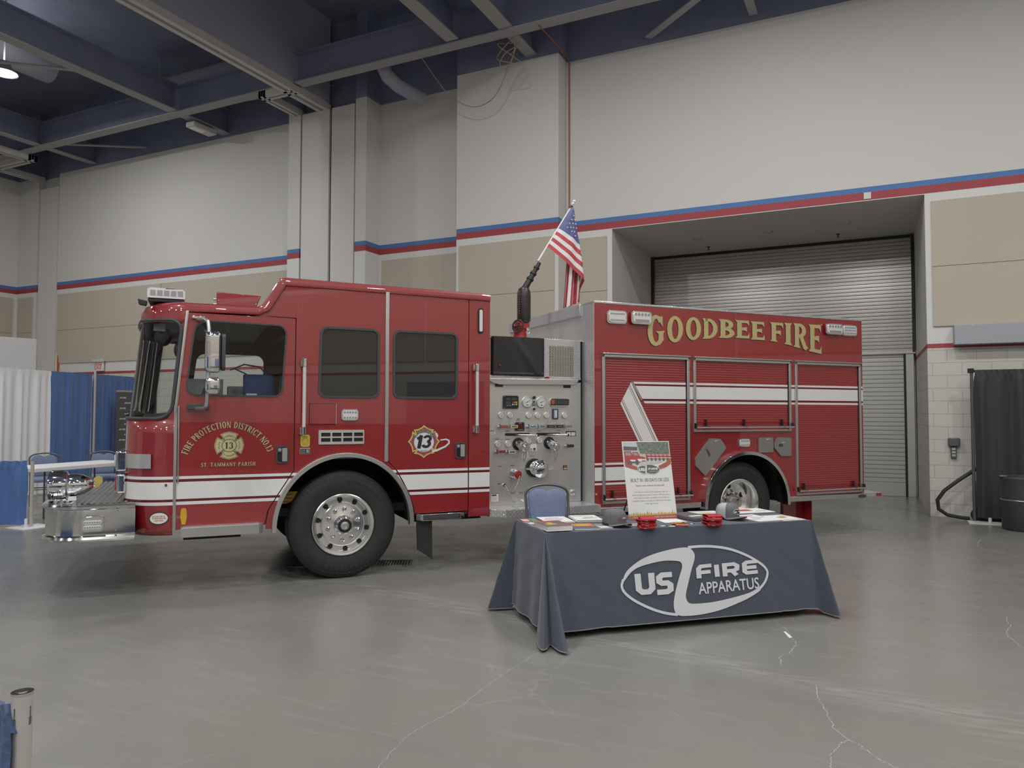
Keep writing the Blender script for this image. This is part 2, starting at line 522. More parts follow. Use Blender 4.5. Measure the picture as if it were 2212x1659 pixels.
    def build(s, name, mats, parent=None, bevel=0.0, smooth=True, seg=2, angle=35, sub=0, solid=0.0):
        me = bpy.data.meshes.new(name)
        me.from_pydata(s.v, [], s.f)
        for mm in (mats if isinstance(mats, (list, tuple)) else [mats]):
            me.materials.append(mm)
        me.polygons.foreach_set('material_index', s.m)
        bm = bmesh.new()
        bm.from_mesh(me)
        bmesh.ops.remove_doubles(bm, verts=bm.verts, dist=1e-5)
        bmesh.ops.recalc_face_normals(bm, faces=bm.faces)
        bm.to_mesh(me)
        bm.free()
        if smooth:
            me.shade_smooth()
            me.set_sharp_from_angle(angle=radians(angle))
        o = bpy.data.objects.new(name, me)
        COL.objects.link(o)
        if parent:
            o.parent = parent
        if solid:
            q = o.modifiers.new('thickness', 'SOLIDIFY')
            q.thickness = solid
            q.offset = 0
        if bevel:
            q = o.modifiers.new('edge', 'BEVEL')
            q.width = bevel
            q.segments = seg
            q.limit_method = 'ANGLE'
            q.angle_limit = radians(40)
            q.harden_normals = False
        if sub:
            q = o.modifiers.new('sub', 'SUBSURF')
            q.levels = q.render_levels = sub
        return o

def empty(name, loc=(0, 0, 0), rz=0.0, parent=None):
    o = bpy.data.objects.new(name, None)
    o.empty_display_size = 0.2
    COL.objects.link(o)
    o.location = loc
    o.rotation_euler = (0, 0, rz)
    if parent:
        o.parent = parent
    return o
def tag(o, label, cat=None, group=None, kind=None):
    o['label'] = label
    if cat:
        o['category'] = cat
    if group:
        o['group'] = group
    if kind:
        o['kind'] = kind
    return o
def struct(o, label=None):
    o['kind'] = 'structure'
    if label:
        o['label'] = label
        o['category'] = o.name.split('_')[0]
    return o
def dup(root, loc=None, rz=None):
    """a copy of a thing with copies of its parts and their sub-parts"""
    r = root.copy()
    COL.objects.link(r)
    if loc is not None:
        r.location = loc
    if rz is not None:
        r.rotation_euler = (0, 0, rz)
    for ch in list(root.children):
        c = ch.copy()
        COL.objects.link(c)
        c.parent = r
        for g in list(ch.children):
            d = g.copy()
            COL.objects.link(d)
            d.parent = c
    return r

def rpoly(pts, r, n=5):
    """polygon with rounded corners; r may be one radius or one per corner"""
    out = []
    k = len(pts)
    for i, p in enumerate(pts):
        rr = r[i] if isinstance(r, (list, tuple)) else r
        a, b, c = Vector(pts[i - 1]), Vector(p), Vector(pts[(i + 1) % k])
        u, w = (a - b).normalized(), (c - b).normalized()
        ang = u.angle(w)
        if rr < 1e-5 or ang > pi - 0.02:
            out.append((b.x, b.y))
            continue
        d = min(rr / math.tan(ang / 2), 0.48 * (a - b).length, 0.48 * (c - b).length)
        r2 = d * math.tan(ang / 2)
        cen = b + (u + w).normalized() * (r2 / sin(ang / 2))
        p0, p1 = b + u * d, b + w * d
        t0 = atan2(p0.y - cen.y, p0.x - cen.x)
        t1 = atan2(p1.y - cen.y, p1.x - cen.x)
        dt = (t1 - t0 + pi) % (2 * pi) - pi
        for j in range(n + 1):
            t = t0 + dt * j / n
            out.append((cen.x + r2 * cos(t), cen.y + r2 * sin(t)))
    return out
def rect(x0, z0, x1, z1, r=0.0, n=4):
    p = [(x0, z0), (x1, z0), (x1, z1), (x0, z1)]
    return rpoly(p, r, n) if r else p
def oval(cx, cz, a, b, n=32, t0=0.0, t1=2 * pi):
    full = abs(t1 - t0 - 2 * pi) < 1e-6
    return [(cx + a * cos(t0 + (t1 - t0) * i / n), cz + b * sin(t0 + (t1 - t0) * i / n)) for i in range(n if full else n + 1)]
def grow(poly, d):
    """offset a closed polygon outwards by d (counter-clockwise or clockwise)"""
    ar = sum(poly[i - 1][0] * p[1] - p[0] * poly[i - 1][1] for i, p in enumerate(poly))
    sg = 1 if ar > 0 else -1
    out = []
    k = len(poly)
    for i in range(k):
        a, b, c = Vector(poly[i - 1]), Vector(poly[i]), Vector(poly[(i + 1) % k])
        d1, d2 = (b - a), (c - b)
        if d1.length < 1e-7 or d2.length < 1e-7:
            out.append(tuple(b))
            continue
        n1 = Vector((d1.y, -d1.x)).normalized() * sg
        n2 = Vector((d2.y, -d2.x)).normalized() * sg
        nn = (n1 + n2)
        nn = nn.normalized() if nn.length > 1e-6 else n1
        out.append(tuple(b + nn * (d / max(0.35, nn.dot(n1)))))
    return out
def smooth(pts, n=4, closed=False):
    """Catmull-Rom curve through the points"""
    P = [Vector(p) for p in pts]
    k = len(P)
    out = []
    for i in range(k if closed else k - 1):
        a = P[i - 1] if (i or closed) else P[0]
        b, c = P[i], P[(i + 1) % k]
        d = P[(i + 2) % k] if (closed or i + 2 < k) else P[-1]
        for j in range(n):
            t = j / n
            out.append(tuple(0.5 * ((2 * b) + (c - a) * t + (2 * a - 5 * b + 4 * c - d) * t * t + (3 * b - a - 3 * c + d) * t ** 3)))
    if not closed:
        out.append(tuple(P[-1]))
    return out
def stroke(path, w):
    """thick polyline as convex quads with mitred joints; w may vary along it"""
    n = len(path)
    L, R = [], []
    for i in range(n):
        p = Vector(path[i])
        a = Vector(path[i - 1]) if i else None
        c = Vector(path[i + 1]) if i < n - 1 else None
        ds = [d for d in ((p - a).normalized() if a else None, (c - p).normalized() if c else None) if d is not None]
        t = sum(ds, Vector((0, 0))).normalized()
        nn = Vector((-t.y, t.x))
        k = 1 / max(0.5, abs(nn.dot(Vector((-ds[0].y, ds[0].x)))))
        ww = (w[i] if isinstance(w, (list, tuple)) else w) / 2 * k
        L.append(tuple(p + nn * ww))
        R.append(tuple(p - nn * ww))
    return [[L[i], L[i + 1], R[i + 1], R[i]] for i in range(n - 1)]

# ------------------------------------------------------------------ lettering
def text_obj(name, s, m, parent, loc, width, height, rot=(pi / 2, 0, 0), depth=0.001, bold=0.0, align='LEFT'):
    """sans lettering fitted into width x height, origin at its lower left corner"""
    cu = bpy.data.curves.new(name, 'FONT')
    cu.body = s
    cu.size = 1.0
    cu.align_x = align
    cu.offset = bold
    cu.extrude = 0.0
    cu.resolution_u = 3
    t = bpy.data.objects.new(name + '_tmp', cu)
    COL.objects.link(t)
    bpy.context.view_layer.update()
    me = bpy.data.meshes.new_from_object(t.evaluated_get(bpy.context.evaluated_depsgraph_get()))
    bpy.data.objects.remove(t)
    bpy.data.curves.remove(cu)
    xs = [v.co.x for v in me.vertices]
    ys = [v.co.y for v in me.vertices]
    x0, y0 = min(xs), min(ys)
    sx, sy = width / (max(xs) - x0), height / (max(ys) - y0)
    for v in me.vertices:
        v.co = ((v.co.x - x0) * sx, (v.co.y - y0) * sy, 0)
    me.name = name
    me.materials.clear()
    me.materials.append(m)
    o = bpy.data.objects.new(name, me)
    COL.objects.link(o)
    o.parent = parent
    o.location = loc
    o.rotation_euler = rot
    if depth:
        q = o.modifiers.new('thickness', 'SOLIDIFY')
        q.thickness = depth
        q.offset = 1
    return o

def _stem(x, w, y0=0.0, y1=1.0, f=0.06, h=0.09):
    return [(x - f, y0), (x + w + f, y0), (x + w, y0 + h), (x + w, y1 - h), (x + w + f, y1), (x - f, y1), (x, y1 - h), (x, y0 + h)]
def _arm(x0, x1, y, t, fu=0.0, fd=0.0):
    return [(x0, y), (x1, y - fd), (x1, y + t + fu), (x1 - 0.07, y + t), (x0, y + t)] if not fd else [(x0, y), (x1 - 0.07, y), (x1, y - fd), (x1, y + t + fu), (x0, y + t)]
def _arc(cx, cy, rx, ry, tx, ty, a0, a1, n=22):
    o = []
    for i in range(n):
        q = []
        for a in (a0 + (a1 - a0) * i / n, a0 + (a1 - a0) * (i + 1) / n):
            a = radians(a)
            q.append(((cx + rx * cos(a), cy + ry * sin(a)), (cx + (rx - tx) * cos(a), cy + (ry - ty) * sin(a))))
        o.append([q[0][0], q[1][0], q[1][1], q[0][1]])
    return o
def glyph(c):
    """serif capitals: (width, polygons) in a box one unit high"""
    w = 0.19
    if c == 'I': return 0.36, [_stem(0.085, w)]
    if c == 'E': return 0.68, [_stem(0.07, w), _arm(0.2, 0.62, 0.0, 0.10, 0.12), _arm(0.2, 0.50, 0.46, 0.09, 0.06, 0.06), _arm(0.2, 0.60, 0.90, 0.10, 0.0, 0.12)]
    if c == 'F': return 0.64, [_stem(0.07, w), _arm(0.2, 0.50, 0.44, 0.09, 0.06, 0.06), _arm(0.2, 0.62, 0.90, 0.10, 0.0, 0.14)]
    if c == 'O': return 0.78, _arc(0.39, 0.5, 0.38, 0.52, 0.2, 0.1, 0, 360, 40)
    if c == 'G': return 0.78, _arc(0.40, 0.5, 0.39, 0.52, 0.2, 0.1, 42, 300, 34) + [[(0.62, 0.98), (0.70, 0.98), (0.70, 0.66), (0.60, 0.80)], [(0.52, 0.06), (0.74, 0.14), (0.72, 0.46), (0.54, 0.46)], [(0.42, 0.46), (0.79, 0.46), (0.72, 0.38), (0.54, 0.38)], [(0.56, 0.0), (0.66, 0.06), (0.66, 0.2), (0.5, 0.12)]]
    if c == 'C': return 0.74, _arc(0.40, 0.5, 0.39, 0.52, 0.2, 0.1, 42, 318, 34) + [[(0.62, 0.98), (0.70, 0.98), (0.70, 0.66), (0.60, 0.80)], [(0.62, 0.02), (0.70, 0.02), (0.70, 0.32), (0.60, 0.2)]]
    if c == 'D': return 0.78, [_stem(0.07, w)] + _arc(0.26, 0.5, 0.48, 0.5, 0.2, 0.1, -90, 90, 22) + [[(0.15, 0.0), (0.28, 0.0), (0.28, 0.1), (0.15, 0.1)], [(0.15, 0.9), (0.28, 0.9), (0.28, 1.0), (0.15, 1.0)]]
    if c == 'B': return 0.70, [_stem(0.07, w)] + _arc(0.28, 0.74, 0.34, 0.26, 0.18, 0.09, -90, 90, 14) + _arc(0.28, 0.27, 0.39, 0.27, 0.19, 0.1, -90, 90, 14) + [[(0.15, y), (0.3, y), (0.3, y + 0.1), (0.15, y + 0.1)] for y in (0.0, 0.45, 0.9)]
    if c == 'P': return 0.66, [_stem(0.07, w)] + _arc(0.28, 0.71, 0.36, 0.29, 0.19, 0.09, -90, 90, 14) + [[(0.15, y), (0.3, y), (0.3, y + 0.1), (0.15, y + 0.1)] for y in (0.42, 0.9)]
    if c == 'R': return 0.74, [_stem(0.07, w)] + _arc(0.28, 0.72, 0.36, 0.28, 0.19, 0.09, -90, 90, 14) + [[(0.15, y), (0.3, y), (0.3, y + 0.1), (0.15, y + 0.1)] for y in (0.44, 0.9)] + [[(0.30, 0.48), (0.46, 0.50), (0.70, 0.04), (0.52, 0.0)], [(0.52, 0.0), (0.62, -0.04), (0.74, 0.06), (0.66, 0.12)]]
    if c == 'T': return 0.70, [_stem(0.255, w), [(0.02, 0.90), (0.68, 0.90), (0.68, 1.0), (0.02, 1.0)], [(0.02, 0.76), (0.09, 0.9), (0.02, 1.0)], [(0.68, 0.76), (0.61, 0.9), (0.68, 1.0)]]
    if c == 'N': return 0.80, [_stem(0.07, 0.11), _stem(0.62, 0.11), [(0.02, 1.0), (0.22, 1.0), (0.73, 0.0), (0.56, 0.0)]]
    if c == 'H': return 0.80, [_stem(0.07, w), _stem(0.54, w), [(0.2, 0.45), (0.6, 0.45), (0.6, 0.56), (0.2, 0.56)]]
    if c == 'A': return 0.82, [[(0.36, 1.0), (0.46, 1.0), (0.76, 0.05), (0.55, 0.05)], [(0.36, 1.0), (0.44, 0.9), (0.16, 0.05), (0.06, 0.05)], [(0.2, 0.28), (0.6, 0.28), (0.6, 0.38), (0.2, 0.38)], [(0.0, 0.0), (0.24, 0.0), (0.2, 0.07), (0.04, 0.07)], [(0.48, 0.0), (0.82, 0.0), (0.78, 0.07), (0.52, 0.07)]]
    if c == 'M': return 0.98, [_stem(0.07, 0.11), _stem(0.73, w), [(0.04, 1.0), (0.24, 1.0), (0.56, 0.05), (0.44, 0.05)], [(0.76, 1.0), (0.92, 1.0), (0.54, 0.05), (0.46, 0.05)]]
    if c == 'Y': return 0.74, [_stem(0.27, w, 0, 0.5), [(0.02, 1.0), (0.24, 1.0), (0.44, 0.46), (0.28, 0.40)], [(0.58, 1.0), (0.72, 1.0), (0.44, 0.40), (0.34, 0.46)]]
    if c == 'S': return 0.58, _arc(0.29, 0.75, 0.26, 0.27, 0.15, 0.1, 30, 255, 16) + _arc(0.29, 0.27, 0.27, 0.29, 0.16, 0.1, -150, 75, 16) + [[(0.12, 0.62), (0.24, 0.70), (0.5, 0.40), (0.38, 0.32)], [(0.46, 1.0), (0.53, 1.0), (0.53, 0.72), (0.45, 0.86)], [(0.03, 0.0), (0.1, 0.0), (0.13, 0.16), (0.03, 0.3)]]
    if c == '1': return 0.44, [_stem(0.13, w), [(0.0, 0.76), (0.14, 0.82), (0.2, 1.0), (0.12, 0.96)]]
    if c == '3': return 0.60, _arc(0.27, 0.74, 0.27, 0.27, 0.16, 0.1, -90, 160, 16) + _arc(0.27, 0.28, 0.30, 0.30, 0.18, 0.1, -160, 90, 16)
    if c == '.': return 0.26, [[(0.04, 0.0), (0.2, 0.0), (0.2, 0.16), (0.04, 0.16)]]
    return 0.34, []
def serif_line(s, fn, gap=0.09):
    """lay the string out from 0 to its total width; fn(x, y) maps to the surface; returns polygons"""
    x = 0.0
    raw = []
    for c in s:
        w, ps = glyph(c)
        raw += [[(x + p[0], p[1]) for p in q] for q in ps]
        x += w + gap
    tot = x - gap
    return [[fn(p[0] / tot, p[1]) for p in q] for q in raw]
# ------------------------------------------------------------------ the hall
XL, XR, YB, YF = -23.455, 7.4, 13.6, -16.0
ZT, ZD = 8.71, 10.7
BANDS = [(0.0, 2.70, 0), (2.70, 2.772, 1), (2.772, 5.232, 2), (5.232, 5.366, 1), (5.366, 5.455, 3), (5.455, ZT, 4), (ZT, ZD, 5)]
WM = [M_BLOCK, M_WRED, M_WALLB, M_WBLUE, M_WALL, M_NAVYC, M_BEIGE]
def wall_run(g, pts, bands=BANDS):
    """painted wall along a plan path: block, thin red line, pale border, red and blue bands, light wall, navy above"""
    for (xa, ya), (xb, yb) in zip(pts, pts[1:]):
        for z0, z1, m in bands:
            g.quad((xa, ya, z0), (xb, yb, z0), (xb, yb, z1), (xa, ya, z1), m)
def panel(g, x0, x1, y, z0=3.05, z1=5.09, out=-0.03, seam=4.02):
    """fabric acoustic panel on a wall facing -y"""
    for a, b in ((z0, seam - 0.004), (seam + 0.004, z1)):
        g.box((x0, y + out, a), (x1, y + 0.002, b), 6)
def panel_x(g, y0, y1, x, out, z0=3.05, z1=5.09):
    for a, b in ((z0, 4.016), (4.024, z1)):
        g.box((min(x, x + out), y0, a), (max(x, x + out), y1, b), 6)

struct(G().box((XL - 1, YF - 1, -0.3), (XR + 1, YB + 4.2, 0.0)).build('floor', M_FLOOR, smooth=False), 'polished grey concrete hall floor with pale streaks and hairline cracks')
struct(G().box((XL - 1, YF - 1, ZD), (XR + 1, YB + 4.2, ZD + 0.2)).build('ceiling', M_NAVYC, smooth=False), 'dark navy exposed ceiling deck')

NX0, NX1, NY, NZ = -4.40, 0.91, 16.5, 5.22      # roller-door niche
g = G()
wall_run(g, [(XR, YB), (NX1, YB)])
up = [(NZ, 5.232, 2)] + BANDS[3:]
wall_run(g, [(NX1, YB), (NX0, YB)], up)
wall_run(g, [(NX0, YB), (-5.34, YB), (-5.34, YB - 0.45), (-7.63, YB - 0.45), (-7.63, YB + 0.08), (-9.96, YB + 0.08), (-9.96, YB - 0.45), (-10.26, YB - 0.45), (-10.26, YB - 0.25)])
wall_run(g, [(-11.86, YB - 0.25), (-11.86, YB - 0.45), (-12.22, YB - 0.45), (-12.22, YB), (-21.50, YB)])
wall_run(g, [(-21.50, YB), (-21.50, YB + 0.2)])
wall_run(g, [(-22.49, YB + 0.2), (-22.49, YB), (XL, YB)])
plain = [(0.0, ZT, 4), (ZT, ZD, 5)]
wall_run(g, [(-10.26, YB - 0.25), (-11.86, YB - 0.25)], plain)
wall_run(g, [(-21.50, YB + 0.2), (-22.49, YB + 0.2)], plain)
for x0, x1, y in ((1.0, 4.4, YB), (4.5, XR - 0.1, YB), (-5.25, -4.50, YB), (-7.55, -5.42, YB - 0.45), (-9.88, -7.80, YB + 0.08),
                  (-17.0, -12.35, YB), (-21.42, -17.02, YB), (XL + 0.12, -22.60, YB)):
    panel(g, x0, x1, y)
# niche: side walls, its ceiling
wall_run(g, [(NX1, YB), (NX1, NY + 0.2)], [(0.0, 2.70, 0), (2.70, 2.772, 1), (2.772, NZ, 4)])
wall_run(g, [(NX0, NY + 0.2), (NX0, YB)], [(0.0, 2.70, 0), (2.70, 2.772, 1), (2.772, NZ, 4)])
g.quad((NX0, YB, NZ), (NX1, YB, NZ), (NX1, NY + 0.4, NZ), (NX0, NY + 0.4, NZ), 4)
g.box((NX0, NY + 0.3, 0), (NX1, NY + 0.4, NZ), 4)
g.box((0.02, YB - 0.012, 5.25), (0.13, YB + 0.001, 5.36), 2)      # pale patch in the red band
struct(g.build('wall_back', WM, smooth=False), 'tall back wall with red and blue bands, beige panels and painted block below')

g = G()
wall_run(g, [(XL, YB), (XL, YF)])
for k in range(7):
    panel_x(g, 13.48 - 4.1 * (k + 1) + 0.08, 13.48 - 4.1 * k, XL, 0.03)
struct(g.build('wall_left', WM, smooth=False), 'banded left end wall meeting the back wall')
g = G()
wall_run(g, [(XR, YF), (XR, YB)])
for k in range(7):
    panel_x(g, 13.45 - 4.1 * (k + 1) + 0.08, 13.45 - 4.1 * k, XR, -0.03)
g.box((XR - 0.04, 0.66, 0), (XR + 0.01, 2.9, 2.48), 5)
struct(g.build('wall_right', WM, smooth=False), 'banded right end wall, only seen mirrored in the truck')
g = G()
wall_run(g, [(XL, YF), (XR, YF)])
for k in range(7):
    g.box((XL + 0.2 + 4.3 * k, YF - 0.01, 3.05), (XL + 4.4 + 4.3 * k, YF + 0.03, 5.09), 6)
struct(g.build('wall_front', WM, smooth=False), 'banded wall behind the photographer, only seen mirrored')

# storage doors of the movable partition (tall flush leaves between the pilasters), and the single leaf at the far left
def leaf(name, x0, x1, y, z1=8.62):
    g = G().box((x0 + 0.03, y, 0.02), (x1 - 0.03, y + 0.06, z1), 0)
    g.box((x0, y + 0.065, 0.0), (x1, y + 0.07, z1 + 0.03), 1)
    return g.build(name, [M_WALL, M_DARK], smooth=False)
struct(leaf('door_1', -10.98, -10.27, YB - 0.44), 'tall flush storage leaf right of the dark joint')
struct(leaf('door_2', -11.85, -10.99, YB - 0.44), 'tall flush storage leaf left of the dark joint')
struct(leaf('door_3', -22.46, -21.53, YB + 0.02, 8.35), 'narrow tall flush leaf near the left corner of the back wall')

# two roller shutters at the back of the niche
def shutter(name, x0, x1, y, z0, z1, pitch, m, rail):
    g = G()
    dk = 2
    n = int((z1 - z0) / pitch)
    rows = []
    for i in range(n):
        z = z0 + i * pitch
        for dy, dz in ((0.006, 0.0), (0.006, 0.005), (0.0, 0.009), (-0.0008, pitch * 0.5), (0.0, pitch - 0.003)):
            rows.append([(x0, y + dy, z + dz), (x1, y + dy, z + dz)])
    g.grid(rows, fm=lambda i, j: 2 if i % 5 in (0, 4) else 0)
    g.box((x0, y + 0.02, z0), (x1, y + 0.04, z1), 1)
    g.box((x0 - 0.01, y - 0.05, rail), (x0 + 0.05, y + 0.03, z1), 1)
    g.box((x1 - 0.04, y - 0.05, rail), (x1 + 0.01, y + 0.03, z1), 1)
    return g.build(name, [m, M_BLACK, mat('shutter_joint', (0.20, 0.19, 0.18), 0.6)], angle=25)
struct(shutter('door_4', NX0 + 0.03, NX1 - 0.02, NY, 2.86, NZ - 0.02, 0.074, M_SHUT, 2.86), 'wide steel roller shutter, upper part of the niche opening')
s2 = shutter('door_5', NX0 + 0.05, NX1 - 0.18, NY + 0.06, 0.27, 2.86, 0.086, M_SHUT2, 0.0)
struct(s2, 'lower galvanised roller shutter in the niche')
struct(G().box((NX0 + 0.05, NY + 0.03, 0.0), (NX1 - 0.18, NY + 0.09, 0.27)).box((NX1 - 0.18, NY, 0), (NX1 - 0.04, NY + 0.1, 2.86)).box((NX0, NY - 0.03, 2.83), (NX1, NY + 0.09, 2.90)).build('bottom_bar', M_SHUT2, s2, bevel=0.006))

for i, (x, y) in enumerate(((-3.05, 15.15), (-1.68, 15.10), (-0.30, 15.06))):
    g = G().lathe([(0.075, -0.002), (0.105, -0.008), (0.11, 0.0)], (x, y, NZ), 'z', 28)
    g.lathe([(0.0, 0.01), (0.075, -0.001)], (x, y, NZ - 0.003), 'z', 28, m=1)
    tag(g.build('recessed_downlight', [M_ALU, M_LENS]), ('round recessed downlight in niche ceiling, nearest the truck, leftmost of three', 'round recessed downlight in the middle of the niche ceiling', 'round recessed downlight in niche ceiling, nearest the wall corner at right')[i], 'downlight', 'niche ceiling downlights')
for i, (x, y) in enumerate(((-3.0, 15.95), (-0.45, 15.9))):
    g = G().cyl((x, y, NZ), (x, y, NZ - 0.012), 0.035).cyl((x, y, NZ - 0.012), (x, y, NZ - 0.06), 0.008).cyl((x, y, NZ - 0.06), (x, y, NZ - 0.066), 0.022)
    tag(g.build('sprinkler_head', M_BLACK), ('small dark sprinkler head by the shutter, left of the two', 'small dark sprinkler head by the shutter, right of the two')[i], 'sprinkler', 'niche sprinklers')

# hairline cracks and a paint chip on the slab
def crack(n, pts, label, w=0.005):
    g = G()
    P = []
    for a, b in zip(pts, pts[1:]):
        for j in range(8):
            t = j / 8
            P.append((a[0] + (b[0] - a[0]) * t + random.uniform(-0.007, 0.007), a[1] + (b[1] - a[1]) * t + random.uniform(-0.007, 0.007)))
    P.append(pts[-1])
    for q in stroke(P, [w * random.uniform(0.4, 1.2) for _ in P]):
        g.add([(x, y, 0.0006) for x, y in q], [(0, 1, 2, 3)])
    struct(g.build('trim_%d' % n, mat('crack_dust', (0.36, 0.355, 0.34), 0.7), smooth=False), label)
crack(2, [(-0.657,6.200),(-0.626,6.106),(-0.571,6.028),(-0.514,5.810),(-0.478,5.705),(-0.474,5.590),(-0.498,5.447),(-0.555,5.311),(-0.508,5.131)], 'pale hairline crack in the floor right of the table front')
crack(3, [(-0.296,4.870),(-0.282,4.687),(-0.237,4.533),(-0.198,4.365),(-0.171,4.249),(-0.105,4.142),(-0.045,4.091),(0.003,4.013),(0.043,3.970),(0.100,3.915),(0.16,3.82)], 'pale forked crack in the floor at the bottom right', 0.006)
crack(4, [(-0.105,4.142),(-0.136,4.084),(-0.158,3.989),(-0.180,3.932),(-0.173,3.830),(-0.174,3.75)], 'short branch of the forked floor crack')
crack(5, [(0.805,7.425),(0.911,7.286),(1.013,7.206),(0.984,7.017),(0.995,6.904),(0.930,6.669),(0.924,6.558),(0.959,6.352),(0.974,6.263)], 'pale zigzag crack in the floor at the right edge')
crack(6, [(1.336,11.451),(1.228,10.865),(1.260,10.611),(1.374,10.500),(1.607,10.193)], 'pale floor crack before the black drape', 0.009)
crack(7, [(-2.066,2.858),(-2.104,3.042),(-2.129,3.201),(-2.113,3.395),(-2.072,3.620),(-2.085,3.918),(-2.081,4.222),(-2.067,4.469),(-2.053,4.705)], 'pale hairline crack running from the table corner to the bottom edge', 0.004)
crack(8, [(-3.899,3.385),(-3.938,3.534),(-3.920,3.639),(-3.877,3.777),(-3.827,3.888),(-3.747,3.944)], 'faint floor crack in front of the front wheel', 0.004)
tag(G().prism([(-0.584,5.946),(-0.570,5.953),(-0.512,5.823),(-0.531,5.797)], 'z', 0.0, 0.0012).build('tape_scrap', M_PAPER, smooth=False), 'small white scrap stuck on the floor right of the table front', 'scrap')

# ------------------------------------------------------------------ ceiling steel
def ibeam(name, a, b, w, h, label, z=8.75, group='ceiling beams'):
    """wide-flange beam; bottom of the lower flange at z"""
    a, b = Vector((*a, z)), Vector((*b, z))
    d = (b - a)
    L = d.length
    g = G()
    g.box((0, -w / 2, 0), (L, w / 2, 0.025)).box((0, -0.012, 0.02), (L, 0.012, h), 1).box((0, -w / 2, h), (L, w / 2, h + 0.025), 1)
    o = g.build(name, [M_BEAM, M_NAVYC], smooth=False)
    o.location = a
    o.rotation_euler = (0, 0, atan2(d.y, d.x))
    return tag(o, label, 'beam', group)
ibeam('ceiling_beam', (XL, 12.12), (XR, 12.12), 0.27, 0.62, 'long grey steel beam running parallel to the back wall')
ibeam('ceiling_beam', (-14.75, 12.0), (-14.75, 1.0), 0.27, 0.62, 'grey beam crossing the long beam, left of the big partition track', 8.78)
ibeam('ceiling_beam', (-14.75, 12.24), (-14.75, YB), 0.27, 0.62, 'short grey beam from the long beam to wall over the emergency light', 8.78)
ibeam('ceiling_beam', (-19.95, 12.0), (-19.95, 1.0), 0.24, 0.62, 'grey beam at the far left, beside the left partition track', 8.78)
ibeam('ceiling_beam', (-19.95, 12.24), (-19.95, YB), 0.24, 0.5, 'short grey beam end meeting the wall above the far left', 8.78)
ibeam('ceiling_beam', (-7.05, 11.95), (-7.05, 1.0), 0.27, 0.62, 'grey beam ending just short of the long beam, above the pilaster', 8.78)
ibeam('ceiling_beam', (-5.93, 12.0), (-5.93, 1.0), 0.27, 0.62, 'grey beam crossing the long beam near the loose cables', 8.78)
ibeam('ceiling_beam', (-5.93, 12.24), (-5.93, YB - 0.45), 0.24, 0.62, 'short grey beam from loose cables to top of wide pilaster', 8.78)
def strut(a, b, label, w=0.11):
    a, b = Vector(a), Vector(b)
    d = (b - a).normalized()
    s = d.cross(Vector((0, 0, 1))).normalized() * w / 2
    t = s.cross(d).normalized() * 0.012
    g = G().add([a - s - t, a + s - t, a + s + t, a - s + t, b - s - t, b + s - t, b + s + t, b - s + t],
                [(0, 1, 2, 3), (4, 7, 6, 5), (0, 4, 5, 1), (1, 5, 6, 2), (2, 6, 7, 3), (3, 7, 4, 0)])
    tag(g.build('beam_brace', M_BEAM, smooth=False), label, 'brace', 'kicker braces')
strut((-19.9, 12.2, 8.9), (-17.7, 13.6, 8.9), 'thin grey diagonal brace from the long beam to the wall at left')
strut((-14.8, 8.8, 8.8), (-16.4, 9.6, 9.6), 'short grey brace hanging below the left crossing beam')
strut((-16.6, 8.3, 8.85), (-14.85, 9.8, 8.85), 'thin horizontal brace near the lit lamp')
strut((-3.64, 13.5, 8.8), (-1.9, 12.2, 8.9), 'grey diagonal brace rising from the wall right of the wide pilaster', 0.15)
strut((-1.72, 13.55, 8.82), (-1.74, 12.2, 8.82), 'short grey brace at the top edge right of the diagonal brace', 0.15)
strut((-20.0, 12.2, 8.8), (-20.3, 13.3, 9.6), 'short brace beside the left partition track')
strut((-13.2, 12.3, 8.85), (-10.9, 13.5, 9.3), 'thin brace behind the partition track end')
# movable-partition tracks
def track(name, pts, label, w=0.30):
    g = G()
    for (xa, ya), (xb, yb) in zip(pts, pts[1:]):
        dx, dy = xb - xa, yb - ya
        L = sqrt(dx * dx + dy * dy)
        ux, uy = dx / L, dy / L
        for o0, o1, z0, m in ((-w / 2, -w / 6, 8.60, 0), (-w / 7, w / 7, 8.625, 1), (w / 6, w / 2, 8.60, 0)):
            p = [(xa - uy * o0 - ux * w * .5, ya + ux * o0 - uy * w * .5), (xb - uy * o0 + ux * w * .5, yb + ux * o0 + uy * w * .5), (xb - uy * o1 + ux * w * .5, yb + ux * o1 + uy * w * .5), (xa - uy * o1 - ux * w * .5, ya + ux * o1 - uy * w * .5)]
            g.prism(p, 'z', z0, 8.75, m)
    return tag(g.build(name, [M_TRACK, M_BEAM], smooth=False), label, 'track', 'partition tracks')
track('partition_track', [(-11.2, -2.0), (-11.2, YB - 0.5)], 'pale partition track running from overhead to the tall storage leaves')
track('partition_track', [(-11.2, 12.1), (-11.95, 12.1), (-11.95, YB - 0.5)], 'short right-angle spur of pale track beside the tall storage leaves', 0.2)
track('partition_track', [(-20.85, 3.0), (-20.85, 12.35), (-22.5, 12.35), (-22.5, YB)], 'pale partition track bending to the narrow leaf at far left', 0.24)
struct(G().box((-11.35, -6.0, 8.75), (-11.02, YB - 0.44, ZD), 0).build('trim_1', M_SOFFIT, smooth=False), 'dark grey bulkhead above the partition track')

